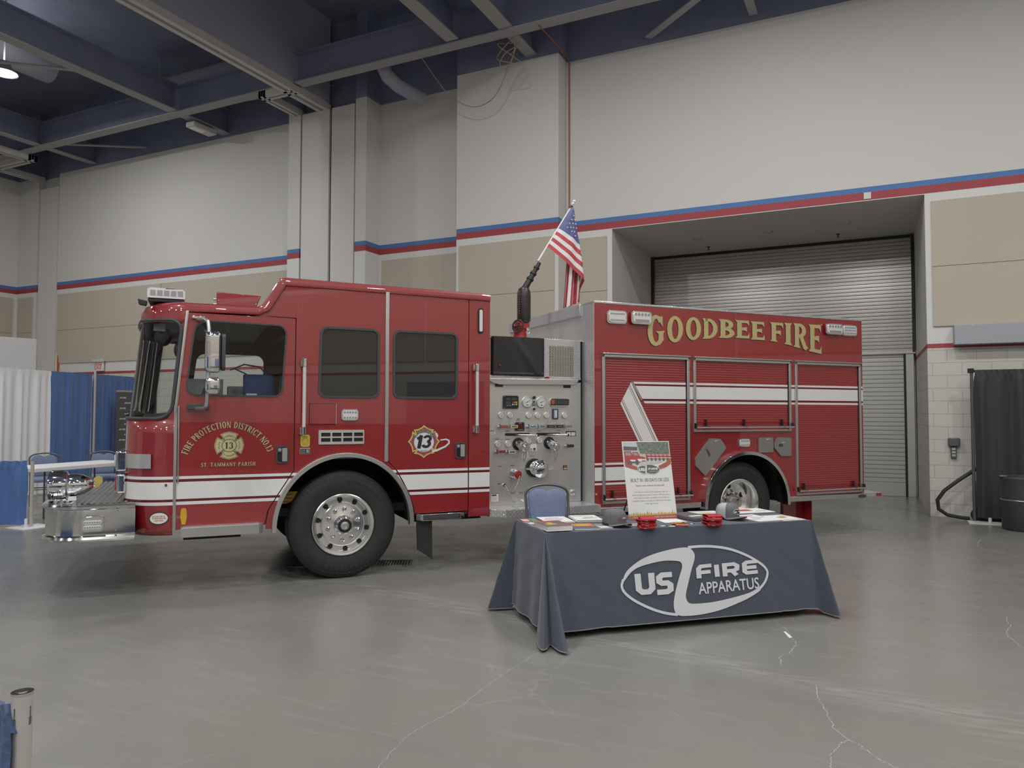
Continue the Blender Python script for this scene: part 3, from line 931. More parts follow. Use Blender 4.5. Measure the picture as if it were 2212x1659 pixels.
def duct(pts, r, label):
    g = G().tube(pts, r, 20)
    for p in (pts[0], pts[-1]):
        if 9.5 < p[2] < 10.1:
            g.cyl((p[0], p[1], p[2] + r * 0.8), (p[0], p[1], ZD - 0.004), 0.01, n=6)
    tag(g.build('air_duct', M_SOFFIT, angle=60), label, 'duct', 'dark ceiling ducts')
duct([(-9.12, 12.45, 9.3), (-9.06, 12.48, 8.95), (-8.98, 12.56, 8.72), (-8.86, 12.78, 8.58), (-8.62, 13.4, 8.48)], 0.145, 'bent dark round duct ending beside the wide pilaster')
duct([(-18.2, 1.0, 10.2), (-18.2, 11.2, 10.2)], 0.38, 'large dark round duct above the lit lamp')
duct([(-16.2, 12.75, 9.8), (-12.0, 12.75, 9.8)], 0.30, 'dark duct running along the wall above the emergency light')
duct([(-9.6, 1.0, 10.36), (-9.6, 11.0, 10.36)], 0.30, 'dark round duct right of the bulkhead')

t = empty('emergency_light', (-14.75, 12.83, 8.66))
G().box((-0.14, -0.35, -0.06), (0.14, 0.35, 0.06)).build('case', M_TRACK, t, bevel=0.01)
G().box((-0.10, -0.30, -0.075), (0.10, 0.05, -0.058)).build('diffuser', M_LENS, t)
tag(t, 'small pale emergency light fixed under a short ceiling beam', 'light')

# cables
tag(G().tube(smooth([(-7.9, 12.15, 8.75), (-7.75, 12.5, 8.4), (-7.5, 12.7, 8.05), (-7.0, 12.75, 7.78), (-6.5, 12.7, 7.9), (-6.1, 12.6, 8.5), (-5.9, 12.5, 8.75)], 8), 0.009, 6).build('hanging_cable', M_WIRE), 'tan cable drooping in a loop in front of the wide pilaster top', 'cable')
pts = [(-6.05 + 0.30 * sin(k * 1.1) * (1 - k / 34), 12.35 + 0.10 * cos(k * 1.7), 8.5 + 0.25 * sin(k * 0.73)) for k in range(20)]
tag(G().tube(smooth(pts, 6), 0.009, 6).build('hanging_cable', M_WIRE), 'tangled tan cable bundle hanging from the beam crossing', 'cable')
tag(G().tube([(-5.3, 12.1, 8.74), (-5.27, 12.7, 8.74), (-5.275, YB - 0.05, 8.72), (-5.28, YB - 0.03, 8.6), (-5.28, YB - 0.03, 2.9)], 0.014, 6).build('wall_cable', mat('orange_cable', (0.34, 0.11, 0.05), 0.6)), 'thin orange cable running down the corner beside the wide pilaster', 'cable')

# lamps
def make_lamp():
    t = empty('high_bay_lamp', (0, 0, LAMP_Z))
    G().lathe([(0.05, 0.26), (0.11, 0.25), (0.16, 0.10), (0.26, 0.0), (0.27, -0.01)], (0, 0, 0), 'z', 28).build('housing', M_BEAM, t)
    G().cyl((0, 0, 0.25), (0, 0, ZD - LAMP_Z), 0.015).build('rod', M_BEAM, t)
    G().lathe([(0.0, 0.02), (0.25, 0.0)], (0, 0, 0.0), 'z', 28).build('lens', M_LAMP, t)
    ld = bpy.data.lights.new('lamp_light', 'AREA')
    ld.shape = 'DISK'
    ld.size = 0.5
    ld.energy = LAMP_W
    ld.color = LAMP_COL
    lo = bpy.data.objects.new('lamp_light', ld)
    COL.objects.link(lo)
    lo.parent = t
    lo.location = (0, 0, -0.03)
    lu = bpy.data.lights.new('lamp_uplight', 'AREA')
    lu.shape = 'DISK'
    lu.size = 0.5
    lu.energy = LAMP_UP
    lu.color = LAMP_COL
    ou = bpy.data.objects.new('lamp_uplight', lu)
    COL.objects.link(ou)
    ou.parent = t
    ou.location = (0, 0, 0.28)
    ou.rotation_euler = (pi, 0, 0)
    return t
proto = make_lamp()
for i, (x, y) in enumerate(LAMPS):
    o = proto if i == 0 else dup(proto)
    o.location = (x, y, LAMP_Z)
    if (x, y) in STRONG:
        for q in o.children:
            if q.type == 'LIGHT' and q.name.startswith('lamp_light'):
                q.data = q.data.copy()
                q.data.energy = LAMP_W * STRONG[(x, y)]
    tag(o, 'bright round high-bay lamp at the far left ceiling' if i == 0 else 'high-bay lamp out of view, hall grid plus one added for niche fill', 'lamp', 'high-bay lamps')

# ------------------------------------------------------------------ right-hand wall fittings
t = empty('wall_duct_cover', (1.27, YB, 2.73))
G().box((0, -0.22, 0), (3.2, 0, 0.31)).build('casing', mat('pale_blue_grey_metal', (0.36, 0.38, 0.41), 0.5, 0.2), t, bevel=0.008)
g = G()
for x in (0.25, 1.0, 1.75, 2.5):
    for z in (0.015, 0.295):
        g.cyl((x, -0.223, z), (x, -0.22, z), 0.008, n=10)
g.build('screws', M_ALU, t)
tag(t, 'long grey metal box fixed to the wall above the black drape', 'casing')
t = empty('power_outlet', (1.24, YB, 1.04))
G().box((-0.07, -0.09, 0.09), (0.09, 0, 0.22)).build('box', M_CHAIRF, t, bevel=0.012)
G().box((-0.035, -0.05, -0.10), (0.045, 0, 0.08)).build('socket_plate', M_CHAIRF, t, bevel=0.005)
g = G()
for z in (-0.07, -0.02, 0.03):
    g.box((-0.02, -0.054, z), (0.03, -0.049, z + 0.03))
g.build('sockets', M_ALU, t)
tag(t, 'grey power outlet box on the block wall left of the black drape', 'outlet')
# ------------------------------------------------------------------ the fire truck
# truck axes: x from the front axle towards the rear, y from the near side into the truck, z up
TRK = empty('fire_truck', (-4.670, 5.865, 0), radians(48.907))
tag(TRK, 'red and white custom cab fire truck parked on the hall floor', 'fire truck')
WID = 2.45
def part(g, name, m, parent=None, **k):
    return g.build(name, m, parent or TRK, **k)
ARCH = (0.01, 0.53, 0.692, 0.715)       # front wheel arch: centre x, z and outer half axes
RARCH = (5.0, 0.50, 0.672, 0.668)
def arch_pts(A, k, t0, t1, n=18):
    return [(A[0] + A[2] * k * cos(t0 + (t1 - t0) * i / n), A[1] + A[3] * k * sin(t0 + (t1 - t0) * i / n)) for i in range(n + 1)]

WIN1 = rpoly([(-1.462, 1.795), (-0.60, 1.79), (-0.558, 2.488), (-1.385, 2.503)], [0.09, 0.08, 0.09, 0.14], 7)
WIN2 = rpoly([(-0.268, 1.788), (0.345, 1.788), (0.343, 2.490), (-0.250, 2.496)], 0.075, 6)
WIN3 = rpoly([(0.480, 1.786), (1.180, 1.786), (1.182, 2.490), (0.480, 2.492)], 0.075, 6)
def stripes(name, spans, parent, y=-0.0035, bounds=None):
    """white and maroon band set of the lower body; spans of (x0, x1) or callables of z"""
    g = G()
    for z0, z1, m in ((1.034, 1.060, 0), (1.012, 1.018, 1), (1.024, 1.030, 1), (0.853, 1.008, 0), (0.835, 0.841, 1), (0.845, 0.849, 1), (0.800, 0.829, 0)):
        for a, b in spans:
            n = 1 if not (callable(a) or callable(b)) else 6
            rows = []
            for i in range(n + 1):
                z = z0 + (z1 - z0) * i / n
                rows.append([(a(z) if callable(a) else a, y, z), (b(z) if callable(b) else b, y, z)])
            g.grid(rows, m)
    return part(g, name, [M_WSTRIPE, M_MAROON], parent, smooth=False)
archL = lambda z: ARCH[0] - ARCH[2] * sqrt(max(0, 1 - ((z - ARCH[1]) / ARCH[3]) ** 2)) + 0.004
archR = lambda z: ARCH[0] + ARCH[2] * sqrt(max(0, 1 - ((z - ARCH[1]) / ARCH[3]) ** 2)) - 0.004
def lerp_tab(tab, z):
    for (z0, x0), (z1, x1) in zip(tab, tab[1:]):
        if z <= z1:
            return x0 + (x1 - x0) * (z - z0) / (z1 - z0)
    return tab[-1][1]
SEAM_L = [(0.58, -0.739), (0.71, -0.715), (0.863, -0.626), (0.97, -0.556), (1.088, -0.483), (1.2, -0.480)]
SEAM_R = [(0.60, 0.715), (0.68, 0.705), (0.80, 0.665), (0.92, 0.605), (1.06, 0.525), (1.147, 0.445)]
seamL = lambda z: lerp_tab(SEAM_L, z)
seamR = lambda z: lerp_tab(SEAM_R, z)
def window_set(poly, parent, m, gask=0.024):
    ring = poly
    inner = grow(poly, -gask)
    part(G().prism(ring, 'y', -0.012, 0.014, 0, holes=[inner]), 'window_gasket', M_GASKET, parent, bevel=0.004)
    part(G().flat(inner, 'y', 0.006), 'window_pane', m, parent, smooth=False)

# cab front door
d1 = part(G().prism([(-1.520, 0.575), (-0.745, 0.575), (-0.72, 0.71), (-0.631, 0.863), (-0.561, 0.97), (-0.487, 1.088), (-0.485, 2.556), (-1.447, 2.566), (-1.522, 1.70)], 'y', 0.0, 0.04, 0, holes=[grow(WIN1, -0.012)]), 'cab_door', M_RED, bevel=0.004)
d1['label'] = 'driver door with gold district lettering'
window_set(WIN1, d1, M_GLASS, 0.015)
stripes('door_stripes', [(-1.516, lambda z: seamL(z) - 0.006)], d1)
# side panel with the fixed window, framing the wheel arch
pB = [(-0.478, 2.564), (-0.742, 2.572), (-0.567, 2.878), (0.416, 2.876), (0.416, 1.153), (0.442, 1.143)] + [(seamR(z) - 0.004, z) for z in (1.06, 0.92, 0.80, 0.68, 0.60)] + [(0.712, 0.535), (0.690, 0.535)] \
    + arch_pts(ARCH, 0.972, 0.0, pi, 30) + [(-0.690, 0.535), (-0.737, 0.535), (-0.733, 0.58)] + [(seamL(z) + 0.004, z) for z in (0.71, 0.863, 0.97, 1.088)]
sideB = part(G().prism(pB, 'y', 0.0, 0.04, 0, holes=[grow(WIN2, -0.012)]), 'cab_side_panel', M_RED)
window_set(WIN2, sideB, M_TINT)
stripes('panel_stripes', [(lambda z: seamL(z) + 0.006, archL), (archR, lambda z: seamR(z) - 0.007)], sideB)
# rear cab door
d2 = part(G().prism([(0.420, 2.868), (1.302, 2.863), (1.302, 0.610), (0.719, 0.605)] + [(seamR(z) + 0.004, z) for z in (0.68, 0.80, 0.92, 1.06, 1.147)] + [(0.420, 1.152)], 'y', 0.0, 0.04, 0, holes=[grow(WIN3, -0.012)]), 'cab_door', M_RED, bevel=0.004)
d2['label'] = 'crew door with the round 13 emblem'
window_set(WIN3, d2, M_TINT)
stripes('door_stripes', [(lambda z: seamR(z) + 0.007, 1.299)], d2)
post = part(G().prism([(1.308, 0.542), (1.547, 0.542), (1.547, 2.872), (1.308, 2.872)], 'y', 0.0, 0.04), 'cab_rear_post', M_RED, bevel=0.004)
stripes('post_stripes', [(1.311, 1.546)], post)
g = G().prism(rect(1.406, 2.494, 1.465, 2.772, 0.028, 6), 'y', -0.012, 0.001, 0)
g.prism(rect(1.418, 2.515, 1.453, 2.752, 0.016, 5), 'y', -0.022, -0.011, 1)
part(g, 'scene_light_strip', [M_BLACK, M_LENS], post)

# inner shell: liner behind the door gaps, far side, rear wall, floor
liner_holes = [grow(WIN1, 0.03), grow(WIN2, 0.03), grow(WIN3, 0.03)]
SIDE = [(-1.50, 0.60), (-0.745, 0.58)] + arch_pts(ARCH, 0.985, pi, 0.0, 24) + [(0.74, 0.6), (1.54, 0.56), (1.54, 2.86), (-0.57, 2.86), (-0.745, 2.56), (-1.44, 2.56)]
part(G().prism(SIDE, 'y', 0.043, 0.05, 0, holes=liner_holes), 'inner_liner', M_CABIN, smooth=False)
WIN1F = rpoly([(-1.43, 1.80), (-0.60, 1.80), (-0.585, 2.36), (-1.36, 2.36)], 0.1, 6)
part(G().prism(SIDE, 'y', WID - 0.04, WID, 0, holes=[WIN1F], mside=1), 'far_side', [M_RED, M_CABIN], smooth=False)
part(G().flat(WIN1F, 'y', WID - 0.02), 'far_window', M_GLASS, smooth=False)
part(G().box((1.50, 0.02, 0.56), (1.548, WID - 0.02, 2.86)), 'cab_rear_wall', M_RED, bevel=0.004)
g = G().box((-1.75, 0.06, 1.18), (1.5, WID - 0.06, 1.22)).box((-0.35, 0.06, 1.2), (-0.30, WID - 0.06, 2.84)).box((-0.45, 0.06, 2.50), (1.5, WID - 0.06, 2.54))
g.box((-1.70, 0.06, 2.50), (-0.72, WID - 0.06, 2.53))
g.box((-1.05, 0.75, 1.2), (-0.30, 1.7, 1.66))
g.prism([(-1.85, 1.2), (-1.35, 1.2), (-1.30, 1.52), (-1.45, 1.66), (-1.80, 1.62)], 'y', 0.10, WID - 0.1)
part(g, 'cab_interior', M_CABIN, bevel=0.01)
for y0 in (0.25, 1.65):
    g = G().prism(rpoly([(-0.86, 1.35), (-0.38, 1.35), (-0.36, 1.47), (-0.86, 1.50)], 0.04), 'y', y0, y0 + 0.5).prism(rpoly([(-0.48, 1.42), (-0.36, 1.42), (-0.31, 2.12), (-0.41, 2.14)], 0.05), 'y', y0 + 0.02, y0 + 0.48)
    part(g, 'cab_seat', M_BLACK, bevel=0.02)
g = G().tube([(-1.34 + 0.09 * cos(a), 0.5 + 0.22 * sin(a), 1.74 + 0.20 * cos(a)) for a in [2 * pi * i / 24 for i in range(24)]], 0.015, 8, closed=True).cyl((-1.5, 0.5, 1.6), (-1.34, 0.5, 1.74), 0.03)
part(g, 'steering_wheel', M_BLACK)
g = G().ball((-1.66, 0.34, 2.36), (0.08, 0.10, 0.09)).prism(rect(-1.74, 2.40, -1.64, 2.47), 'y', 0.20, 0.22, 1).ball((-1.53, 0.22, 2.23), (0.035, 0.05, 0.07))
part(g, 'overhead_camera_and_card', [M_BLACK, mat('pale_green_card', (0.45, 0.52, 0.48), 0.6)])

# nose: the curved front with the wrap-around windscreen
XFT = [(0.53, -1.875), (0.70, -1.925), (0.83, -1.945), (1.26, -1.952), (1.585, -1.945), (2.0, -1.90), (2.5, -1.85), (2.56, -1.845), (2.62, -1.815), (2.65, -1.75), (2.661, -1.66)]
xs_of = lambda z: lerp_tab([(0.5, -1.528), (1.70, -1.530), (2.57, -1.452), (2.7, -1.45)], z)
def plan(z, off=0.0):
    """half-width outline of the nose at height z, from the near door round to the far door"""
    xf, xs = lerp_tab(XFT, z), xs_of(z)
    rx = min(0.38, abs(xf - xs) - 0.01)
    xc = xf + rx
    ry = 0.36
    pts = [(xs, 0.0), ((xs + xc) / 2, 0.0)]
    pts += [(xc - (rx + off) * sin(a), ry - (ry + off) * cos(a)) for a in [pi / 2 * i / 12 for i in range(13)]]
    pts += [(xf - off - 0.05 * (1 - ((y - WID / 2) / (WID / 2 - ry)) ** 2), y) for y in [ry + (WID - 2 * ry) * i / 12 for i in range(1, 12)]]
    pts += [(xc - (rx + off) * sin(a), WID - ry + (ry + off) * cos(a)) for a in [pi / 2 * i / 12 for i in range(12, -1, -1)]]
    c = WID / 2
    k = 1 - lerp_tab([(2.57, 0.0), (2.60, 0.002), (2.62, 0.008), (2.64, 0.026), (2.65, 0.045), (2.661, 0.085)], z) / c if z > 2.57 else 1.0
    return [(p[0], c + (p[1] - (off if i < 2 else 0) - c) * k, z) for i, p in enumerate(pts)] + [(xs, c + c * k, z)]
NP = len(plan(1.0))
ZL = [0.53, 0.60, 0.70, 0.83, 1.05, 1.26, 1.45, 1.58]
nose = part(G().grid([plan(z) for z in ZL]), 'cab_nose', M_RED, solid=0.02)
g = G()
for z0, z1, m in ((1.034, 1.060, 0), (1.012, 1.018, 1), (1.024, 1.030, 1), (0.853, 1.008, 0), (0.835, 0.841, 1), (0.845, 0.849, 1), (0.800, 0.829, 0)):
    g.grid([plan(z0, 0.013), plan(z1, 0.013)], m)
part(g, 'nose_stripes', [M_WSTRIPE, M_MAROON], nose)
g = G().prism(oval(-1.652, 0.688, 0.080, 0.056, 36), 'y', -0.0145, -0.008, 0).prism(oval(-1.652, 0.688, 0.073, 0.049, 36), 'y', -0.0155, -0.014, 1)
for i, (a, b, z) in enumerate(((-0.05, 0.045, 0.705), (-0.05, 0.05, 0.688), (-0.03, 0.03, 0.668))):
    for k in range(9 if i < 2 else 6):
        x = -1.652 + a + (b - a) * k / (8 if i < 2 else 5)
        g.prism(rect(x - 0.004, z - 0.006, x + 0.003, z + 0.006), 'y', -0.0165, -0.0155, 2 if (k + i) % 3 else 3)
part(g, 'oval_sticker', [M_INK, M_WHITE, M_ORANGE, M_PRED], nose)
part(G().cyl((-1.60, -0.02, 0.985), (-1.60, 0.0, 0.985), 0.012), 'nose_fastener', M_CHROME, nose)
ZH = [2.47, 2.50, 2.53, 2.56, 2.59, 2.62, 2.64, 2.65, 2.661]
brow = part(G().grid([plan(z) for z in ZH]).add(plan(2.661), [tuple(range(NP))]), 'cab_brow', M_RED, solid=0.015)
part(G().prism([(-1.447, 2.578), (-1.530, 1.70), (-1.527, 1.58), (-1.60, 1.58), (-1.545, 1.70), (-1.500, 2.40), (-1.49, 2.50), (-1.458, 2.58)], 'y', 0.0, 0.02), 'windscreen_pillar', M_RED, smooth=False)
# windscreen glass and its thick rubber
def on_plan(z, s, off=0.0):
    P = plan(z, off)
    d = [0.0]
    for a, b in zip(P, P[1:]):
        d.append(d[-1] + (Vector(a) - Vector(b)).length)
    for i in range(len(P) - 1):
        if s <= d[i + 1]:
            t = (s - d[i]) / max(1e-9, d[i + 1] - d[i])
            return Vector(P[i]).lerp(Vector(P[i + 1]), t)
    return Vector(P[-1])
def plen(z):
    P = plan(z)
    return sum((Vector(a) - Vector(b)).length for a, b in zip(P, P[1:]))
def ws_row(z, k, inset, off=0.0, n=44):
    L = plen(z)
    return [on_plan(z, inset + (L - 2 * inset) * i / n, off) for i in range(n + 1)]
def ws_in(z):
    r0, r1 = 0.135, 0.105
    if z < 1.585 + r0:
        return 0.030 + r0 - sqrt(max(0, r0 * r0 - (1.585 + r0 - z) ** 2))
    if z > 2.49 - r1:
        return 0.030 + r1 - sqrt(max(0, r1 * r1 - (z - 2.49 + r1) ** 2))
    return 0.030
ZG = [1.585 + 0.135 * (1 - cos(pi / 2 * i / 8)) for i in range(9)] + [1.8, 1.95, 2.1, 2.25, 2.34] + [2.385 + 0.105 * sin(pi / 2 * i / 8) for i in range(9)]
wsn = part(G().grid([ws_row(z, 0, ws_in(z), -0.008) for z in ZG]), 'windshield', M_GLASS)
rim = [on_plan(z, ws_in(z), 0.004) for z in ZG] + ws_row(2.49, 0, 0.150, 0.004)[1:-1] + [on_plan(z, plen(z) - ws_in(z), 0.004) for z in ZG[::-1]] + ws_row(1.585, 0, 0.18, 0.004)[::-1][1:-1]
part(G().tube(rim, 0.017, 8, closed=True), 'windshield_gasket', M_GASKET, wsn)
for y in (0.75, 1.75):
    part(G().tube([(-1.985, y, 1.56), (-1.995, y + 0.05, 1.60), (-1.99, y + 0.42, 1.63)], 0.010, 6).tube([(-1.99, y - 0.1, 1.64), (-1.99, y + 0.5, 1.66)], 0.008, 6), 'wiper', M_BLACK, wsn)

# roof with the rolled red rail along its edge and the raised rear section
path = [(-1.47, 2.659), (-1.25, 2.659), (-0.93, 2.659), (-0.835, 2.658), (-0.80, 2.672), (-0.66, 2.905), (-0.625, 2.950), (-0.57, 2.957), (0.4, 2.948), (1.46, 2.938), (1.548, 2.934)]
rows = []
for i, p in enumerate(path):
    a, b = Vector(path[max(0, i - 1)]), Vector(path[min(len(path) - 1, i + 1)])
    t = (b - a).normalized()
    nn = Vector((-t.y, t.x))
    sec = [(-0.002, 0.088), (-0.014, 0.084), (-0.018, 0.06), (-0.014, 0.035), (0.0, 0.014), (0.025, 0.002), (0.07, 0.0), (WID / 2, -0.02)]
    if i == 0:
        sec = [(max(0.0, y), d) for y, d in sec]
    sec += [(WID - y, d) for y, d in sec[-2::-1]]
    rows.append([(p[0] - nn.x * d, y, p[1] - nn.y * d) for y, d in sec])
roof = part(G().grid(rows).add(rows[-1], [tuple(range(len(rows[-1])))]), 'cab_roof', M_RED, angle=28)
g = G()
for x, y, z in ((-0.80, 0.02, 2.665), (-0.775, -0.016, 2.615), (-0.63, 0.03, 2.945), (-0.60, -0.015, 2.90)):
    g.ball((x, y, z), 0.009, 8)
part(g, 'roof_bolts', M_CHROME, roof)
part(G().prism([(-0.86, 2.560), (-0.50, 2.560), (-0.50, 2.90), (-0.625, 2.90), (-0.80, 2.62)], 'y', 0.015, 0.042), 'roof_infill', M_RED, roof, smooth=False)
# vertical aluminium trims
def vtrim(pts, w, label=None):
    g = G()
    for q in stroke(pts, w):
        g.prism(q, 'y', -0.016, 0.0)
    for q in stroke(pts, w * 0.35):
        g.prism(q, 'y', -0.022, -0.015)
    return part(g, 'door_edge_trim', M_ALU, bevel=0.002)
vtrim([(-1.449, 2.578), (-1.529, 1.713), (-1.532, 1.60)], 0.023)
vtrim([(-1.532, 1.70), (-1.527, 0.53)], 0.026)
vtrim([(-1.507, 1.70), (-1.502, 1.0)], 0.012)
vtrim([(0.418, 2.874), (0.419, 1.148)], 0.036)

# grab handles
for x, z0, z1 in ((-0.405, 1.465, 2.125), (1.375, 1.470, 2.125)):
    gh = part(G().cyl((x, -0.075, z0 - 0.005), (x, -0.075, z1 + 0.005), 0.0165, n=18), 'grab_handle', M_LENS if False else mat('pale_grip', (0.60, 0.60, 0.59), 0.3))
    for z in (z0, z1):
        part(G().box((x - 0.03, -0.035, z - 0.035), (x + 0.012, 0.0, z + 0.035)).cyl((x, -0.075, z - 0.04), (x, -0.075, z + 0.04), 0.022).box((x - 0.018, -0.078, z - 0.022), (x + 0.015, -0.03, z + 0.022)), 'handle_bracket', M_CHROME, gh, bevel=0.005)
# small panel items
g = G().prism(rect(-0.348, 1.525, -0.086, 1.732, 0.010), 'y', -0.003, 0.001, 1).prism(rect(-0.344, 1.529, -0.090, 1.728, 0.008), 'y', -0.012, 0.0, 0)
hatch = part(g, 'access_hatch', [M_RED, M_DARK], bevel=0.003)
part(G().prism(rect(-0.092, 1.53, -0.084, 1.728), 'y', -0.010, -0.002), 'hatch_hinge', M_ALU, hatch)
def marker_lamp(x0, z0, x1, z1, y=0.0, rows=2, cols=6, name='warning_light', split=False, tilt=0.0, parent=None):
    """chrome-framed rectangular warning light with rows of cells"""
    p = part(G().prism(rect(x0, z0, x1, z1, min(x1 - x0, z1 - z0) * 0.28, 5), 'y', y - 0.022, y + 0.001), name, M_CHROME, parent, bevel=0.006)
    w, h = x1 - x0, z1 - z0
    if parent is None:
        part(G().prism(rect(x0 + w * .08, z0 + h * .10, x1 - w * .08, z1 - h * .10, h * 0.2, 4), 'y', y - 0.034, y - 0.018), 'lens', M_LENS, p, bevel=0.006)
        g = G()
        for r in range(rows):
            zc = z0 + h * (0.26 + 0.48 * r / max(1, rows - 1)) if rows > 1 else z0 + h * .5
            if split and r == 0:
                g.prism(rect(x0 + w * .16, zc - h * .1, x1 - w * .16, zc + h * .1, h * .06), 'y', y - 0.037, y - 0.033)
                continue
            for c in range(cols):
                xc = x0 + w * (0.18 + 0.64 * c / (cols - 1))
                g.cyl((xc, y - 0.0335, zc), (xc, y - 0.0375, zc), min(h * 0.13, w * .3 / cols), n=10)
        part(g, 'led_row', M_LED, p)
    return p
marker_lamp(-0.038, 1.565, 0.130, 1.676, cols=5)
g = G().prism(rect(-0.255, 1.330, 0.192, 1.471, 0.008), 'y', -0.012, 0.001, 0, holes=[rect(-0.231 + 0.107 * c, 1.355 + 0.052 * r, -0.231 + 0.107 * c + 0.090, 1.355 + 0.052 * r + 0.037) for c in range(4) for r in range(2)])
vent = part(g, 'air_vent', M_STEEL, bevel=0.002)
part(G().box((-0.24, -0.0025, 1.34), (0.18, -0.001, 1.46)), 'vent_screen', M_DARK, vent)
g = G().prism(rect(-0.425, 1.310, -0.337, 1.427, 0.02), 'y', -0.004, 0.0, 0)
for r in ((0.030, 0.026),):
    g.prism(oval(-0.381, 1.365, 0.030, 0.030, 24), 'y', -0.005, -0.004, 1, holes=[oval(-0.381, 1.365, 0.027, 0.027, 24)])
for z in (1.410, 1.402, 1.325):
    g.prism(rect(-0.405, z, -0.357, z + 0.003), 'y', -0.005, -0.004, 1)
part(g, 'yellow_fuel_sticker', [M_YEL, mat('sticker_brown', (0.22, 0.15, 0.03), 0.5)])
g = G().prism(rect(-0.431, 1.240, -0.334, 1.300, 0.004), 'y', -0.004, 0.0, 0).prism(rect(-0.427, 1.244, -0.338, 1.288), 'y', -0.005, -0.003, 1)
for k in range(4):
    g.prism(rect(-0.422, 1.25 + k * 0.009, -0.38, 1.253 + k * 0.009), 'y', -0.0055, -0.005, 0)
g.prism(rect(-0.37, 1.252, -0.345, 1.282), 'y', -0.0055, -0.005, 0)
part(g, 'data_plate', [M_ALU, M_INK])
for p, x0, z0, x1, z1 in ((d1, -0.652, 1.154, -0.533, 1.325), (d2, 1.155, 1.162, 1.271, 1.333)):
    h = part(G().prism(rect(x0, z0, x1, z1, 0.03, 6), 'y', -0.012, 0.0, 0, holes=[rect(x0 + .014, z0 + .014, x1 - .014, z1 - .014, 0.02, 5)]).box((x0 + .01, -0.002, z0 + .01), (x1 - .01, 0.0, z1 - .01), 1).box((x0 + .012, -0.010, z1 - .065), (x0 + .055, -0.001, z1 - .012), 0), 'door_handle', [M_GASKET, M_DARK], p, bevel=0.002)
    part(G().prism(rect(x0 + .056, z0 + .02, x1 - .016, z1 - .022, 0.006), 'y', -0.022, -0.006).cyl((x0 + .034, -0.014, z1 - .04), (x0 + .034, -0.008, z1 - .04), 0.015), 'handle_paddle', M_ALU if p is d1 else mat('pale_paddle', (0.55, 0.55, 0.55), 0.3, 0.6), p, bevel=0.003)
g = G().prism([(-1.474, 0.755), (-1.462, 0.768), (-1.438, 0.768), (-1.426, 0.755), (-1.421, 0.69), (-1.432, 0.62), (-1.466, 0.62), (-1.478, 0.69)], 'y', -0.010, 0.0)
part(g, 'amber_reflector', mat('amber_reflector', (0.62, 0.35, 0.02), 0.3, coat=0.5), d1, bevel=0.003)

# gold lettering and emblem on the driver door
cx, cz = -1.0755, 1.140
R0 = 0.352
def arc_fn(s, y):
    t = radians(161.5 - 141.0 * s)
    r = R0 + 0.012 + (y - 0.1) * 0.058 - 0.0 * s
    return (cx + r * 1.03 * cos(t), cz + r * sin(t))
g = G()
for s_, k in ((serif_line('FIRE PROTECTION DISTRICT NO.13', arc_fn, 0.12), 0),):
    for q in s_:
        g.flat(q, 'y', -0.0035, 0)
        g.flat([(p[0] + 0.003, p[1] - 0.003) for p in q], 'y', -0.0025, 1)
part(g, 'gold_arc_lettering', [M_GOLDP, M_INK], d1, smooth=False)
g = G()
for q in serif_line('ST. TAMMANY PARISH', lambda s, y: (-1.311 + 0.475 * s, 1.140 + 0.036 * y), 0.13):
    g.flat(q, 'y', -0.0035, 0)
    g.flat([(p[0] + 0.003, p[1] - 0.003) for p in q], 'y', -0.0025, 1)
part(g, 'gold_line_lettering', [M_GOLDP, M_INK], d1, smooth=False)
def maltese(c, r, k=1.0, n=7):
    """fire-service cross outline: four flared arms with scalloped ends"""
    out = []
    for q in range(4):
        a = pi / 2 * q
        loc = [(0.66, -0.50), (0.80, -0.62), (0.90, -0.40), (0.955, -0.22), (1.0, 0.0), (0.955, 0.22), (0.90, 0.40), (0.80, 0.62), (0.66, 0.50), (0.47, 0.40)]
        out += [(c[0] + r * k * (x * cos(a) - y * sin(a)), c[1] + r * k * (x * sin(a) + y * cos(a))) for x, y in loc]
    return out
EC = (-1.071, 1.333)
g = G().prism(maltese(EC, 0.130), 'y', -0.0030, -0.0005, 0)
g.prism(grow(maltese(EC, 0.130), -0.005), 'y', -0.0036, -0.0028, 1).prism(grow(maltese(EC, 0.130), -0.008), 'y', -0.0042, -0.0034, 0)
for q in range(4):
    a = pi / 2 * q + pi / 4
    for dd in (-0.007, 0.007):
        for s_ in stroke([(EC[0] + 0.058 * cos(a) - dd * sin(a), EC[1] + 0.058 * sin(a) + dd * cos(a)), (EC[0] + 0.112 * cos(a) - dd * sin(a), EC[1] + 0.112 * sin(a) + dd * cos(a))], 0.003):
            g.flat(s_, 'y', -0.0048, 1)
g.prism(oval(*EC, 0.066, 0.061), 'y', -0.0050, -0.004, 1).prism(oval(*EC, 0.061, 0.056), 'y', -0.0056, -0.0048, 0)
for a in range(8):
    t = pi / 4 * a
    for s_ in stroke([(EC[0] + 0.034 * cos(t), EC[1] + 0.032 * sin(t)), (EC[0] + 0.060 * cos(t), EC[1] + 0.055 * sin(t))], 0.0016):
        g.flat(s_, 'y', -0.0060, 2)
for q in serif_line('13', lambda s, y: (EC[0] - 0.036 + 0.072 * s, EC[1] - 0.029 + 0.058 * y), 0.10):
    g.flat(q, 'y', -0.0066, 1)
for zz, s_ in ((0.090, 'DISTRICT'), (-0.098, 'PARISH')):
    for q in serif_line(s_, lambda s, y: (EC[0] - 0.045 + 0.09 * s, EC[1] + zz - 0.018 * (2 * s - 1) ** 2 * (1 if zz > 0 else -1) + 0.013 * y - 0.006), 0.12):
        g.flat(q, 'y', -0.0050, 1)
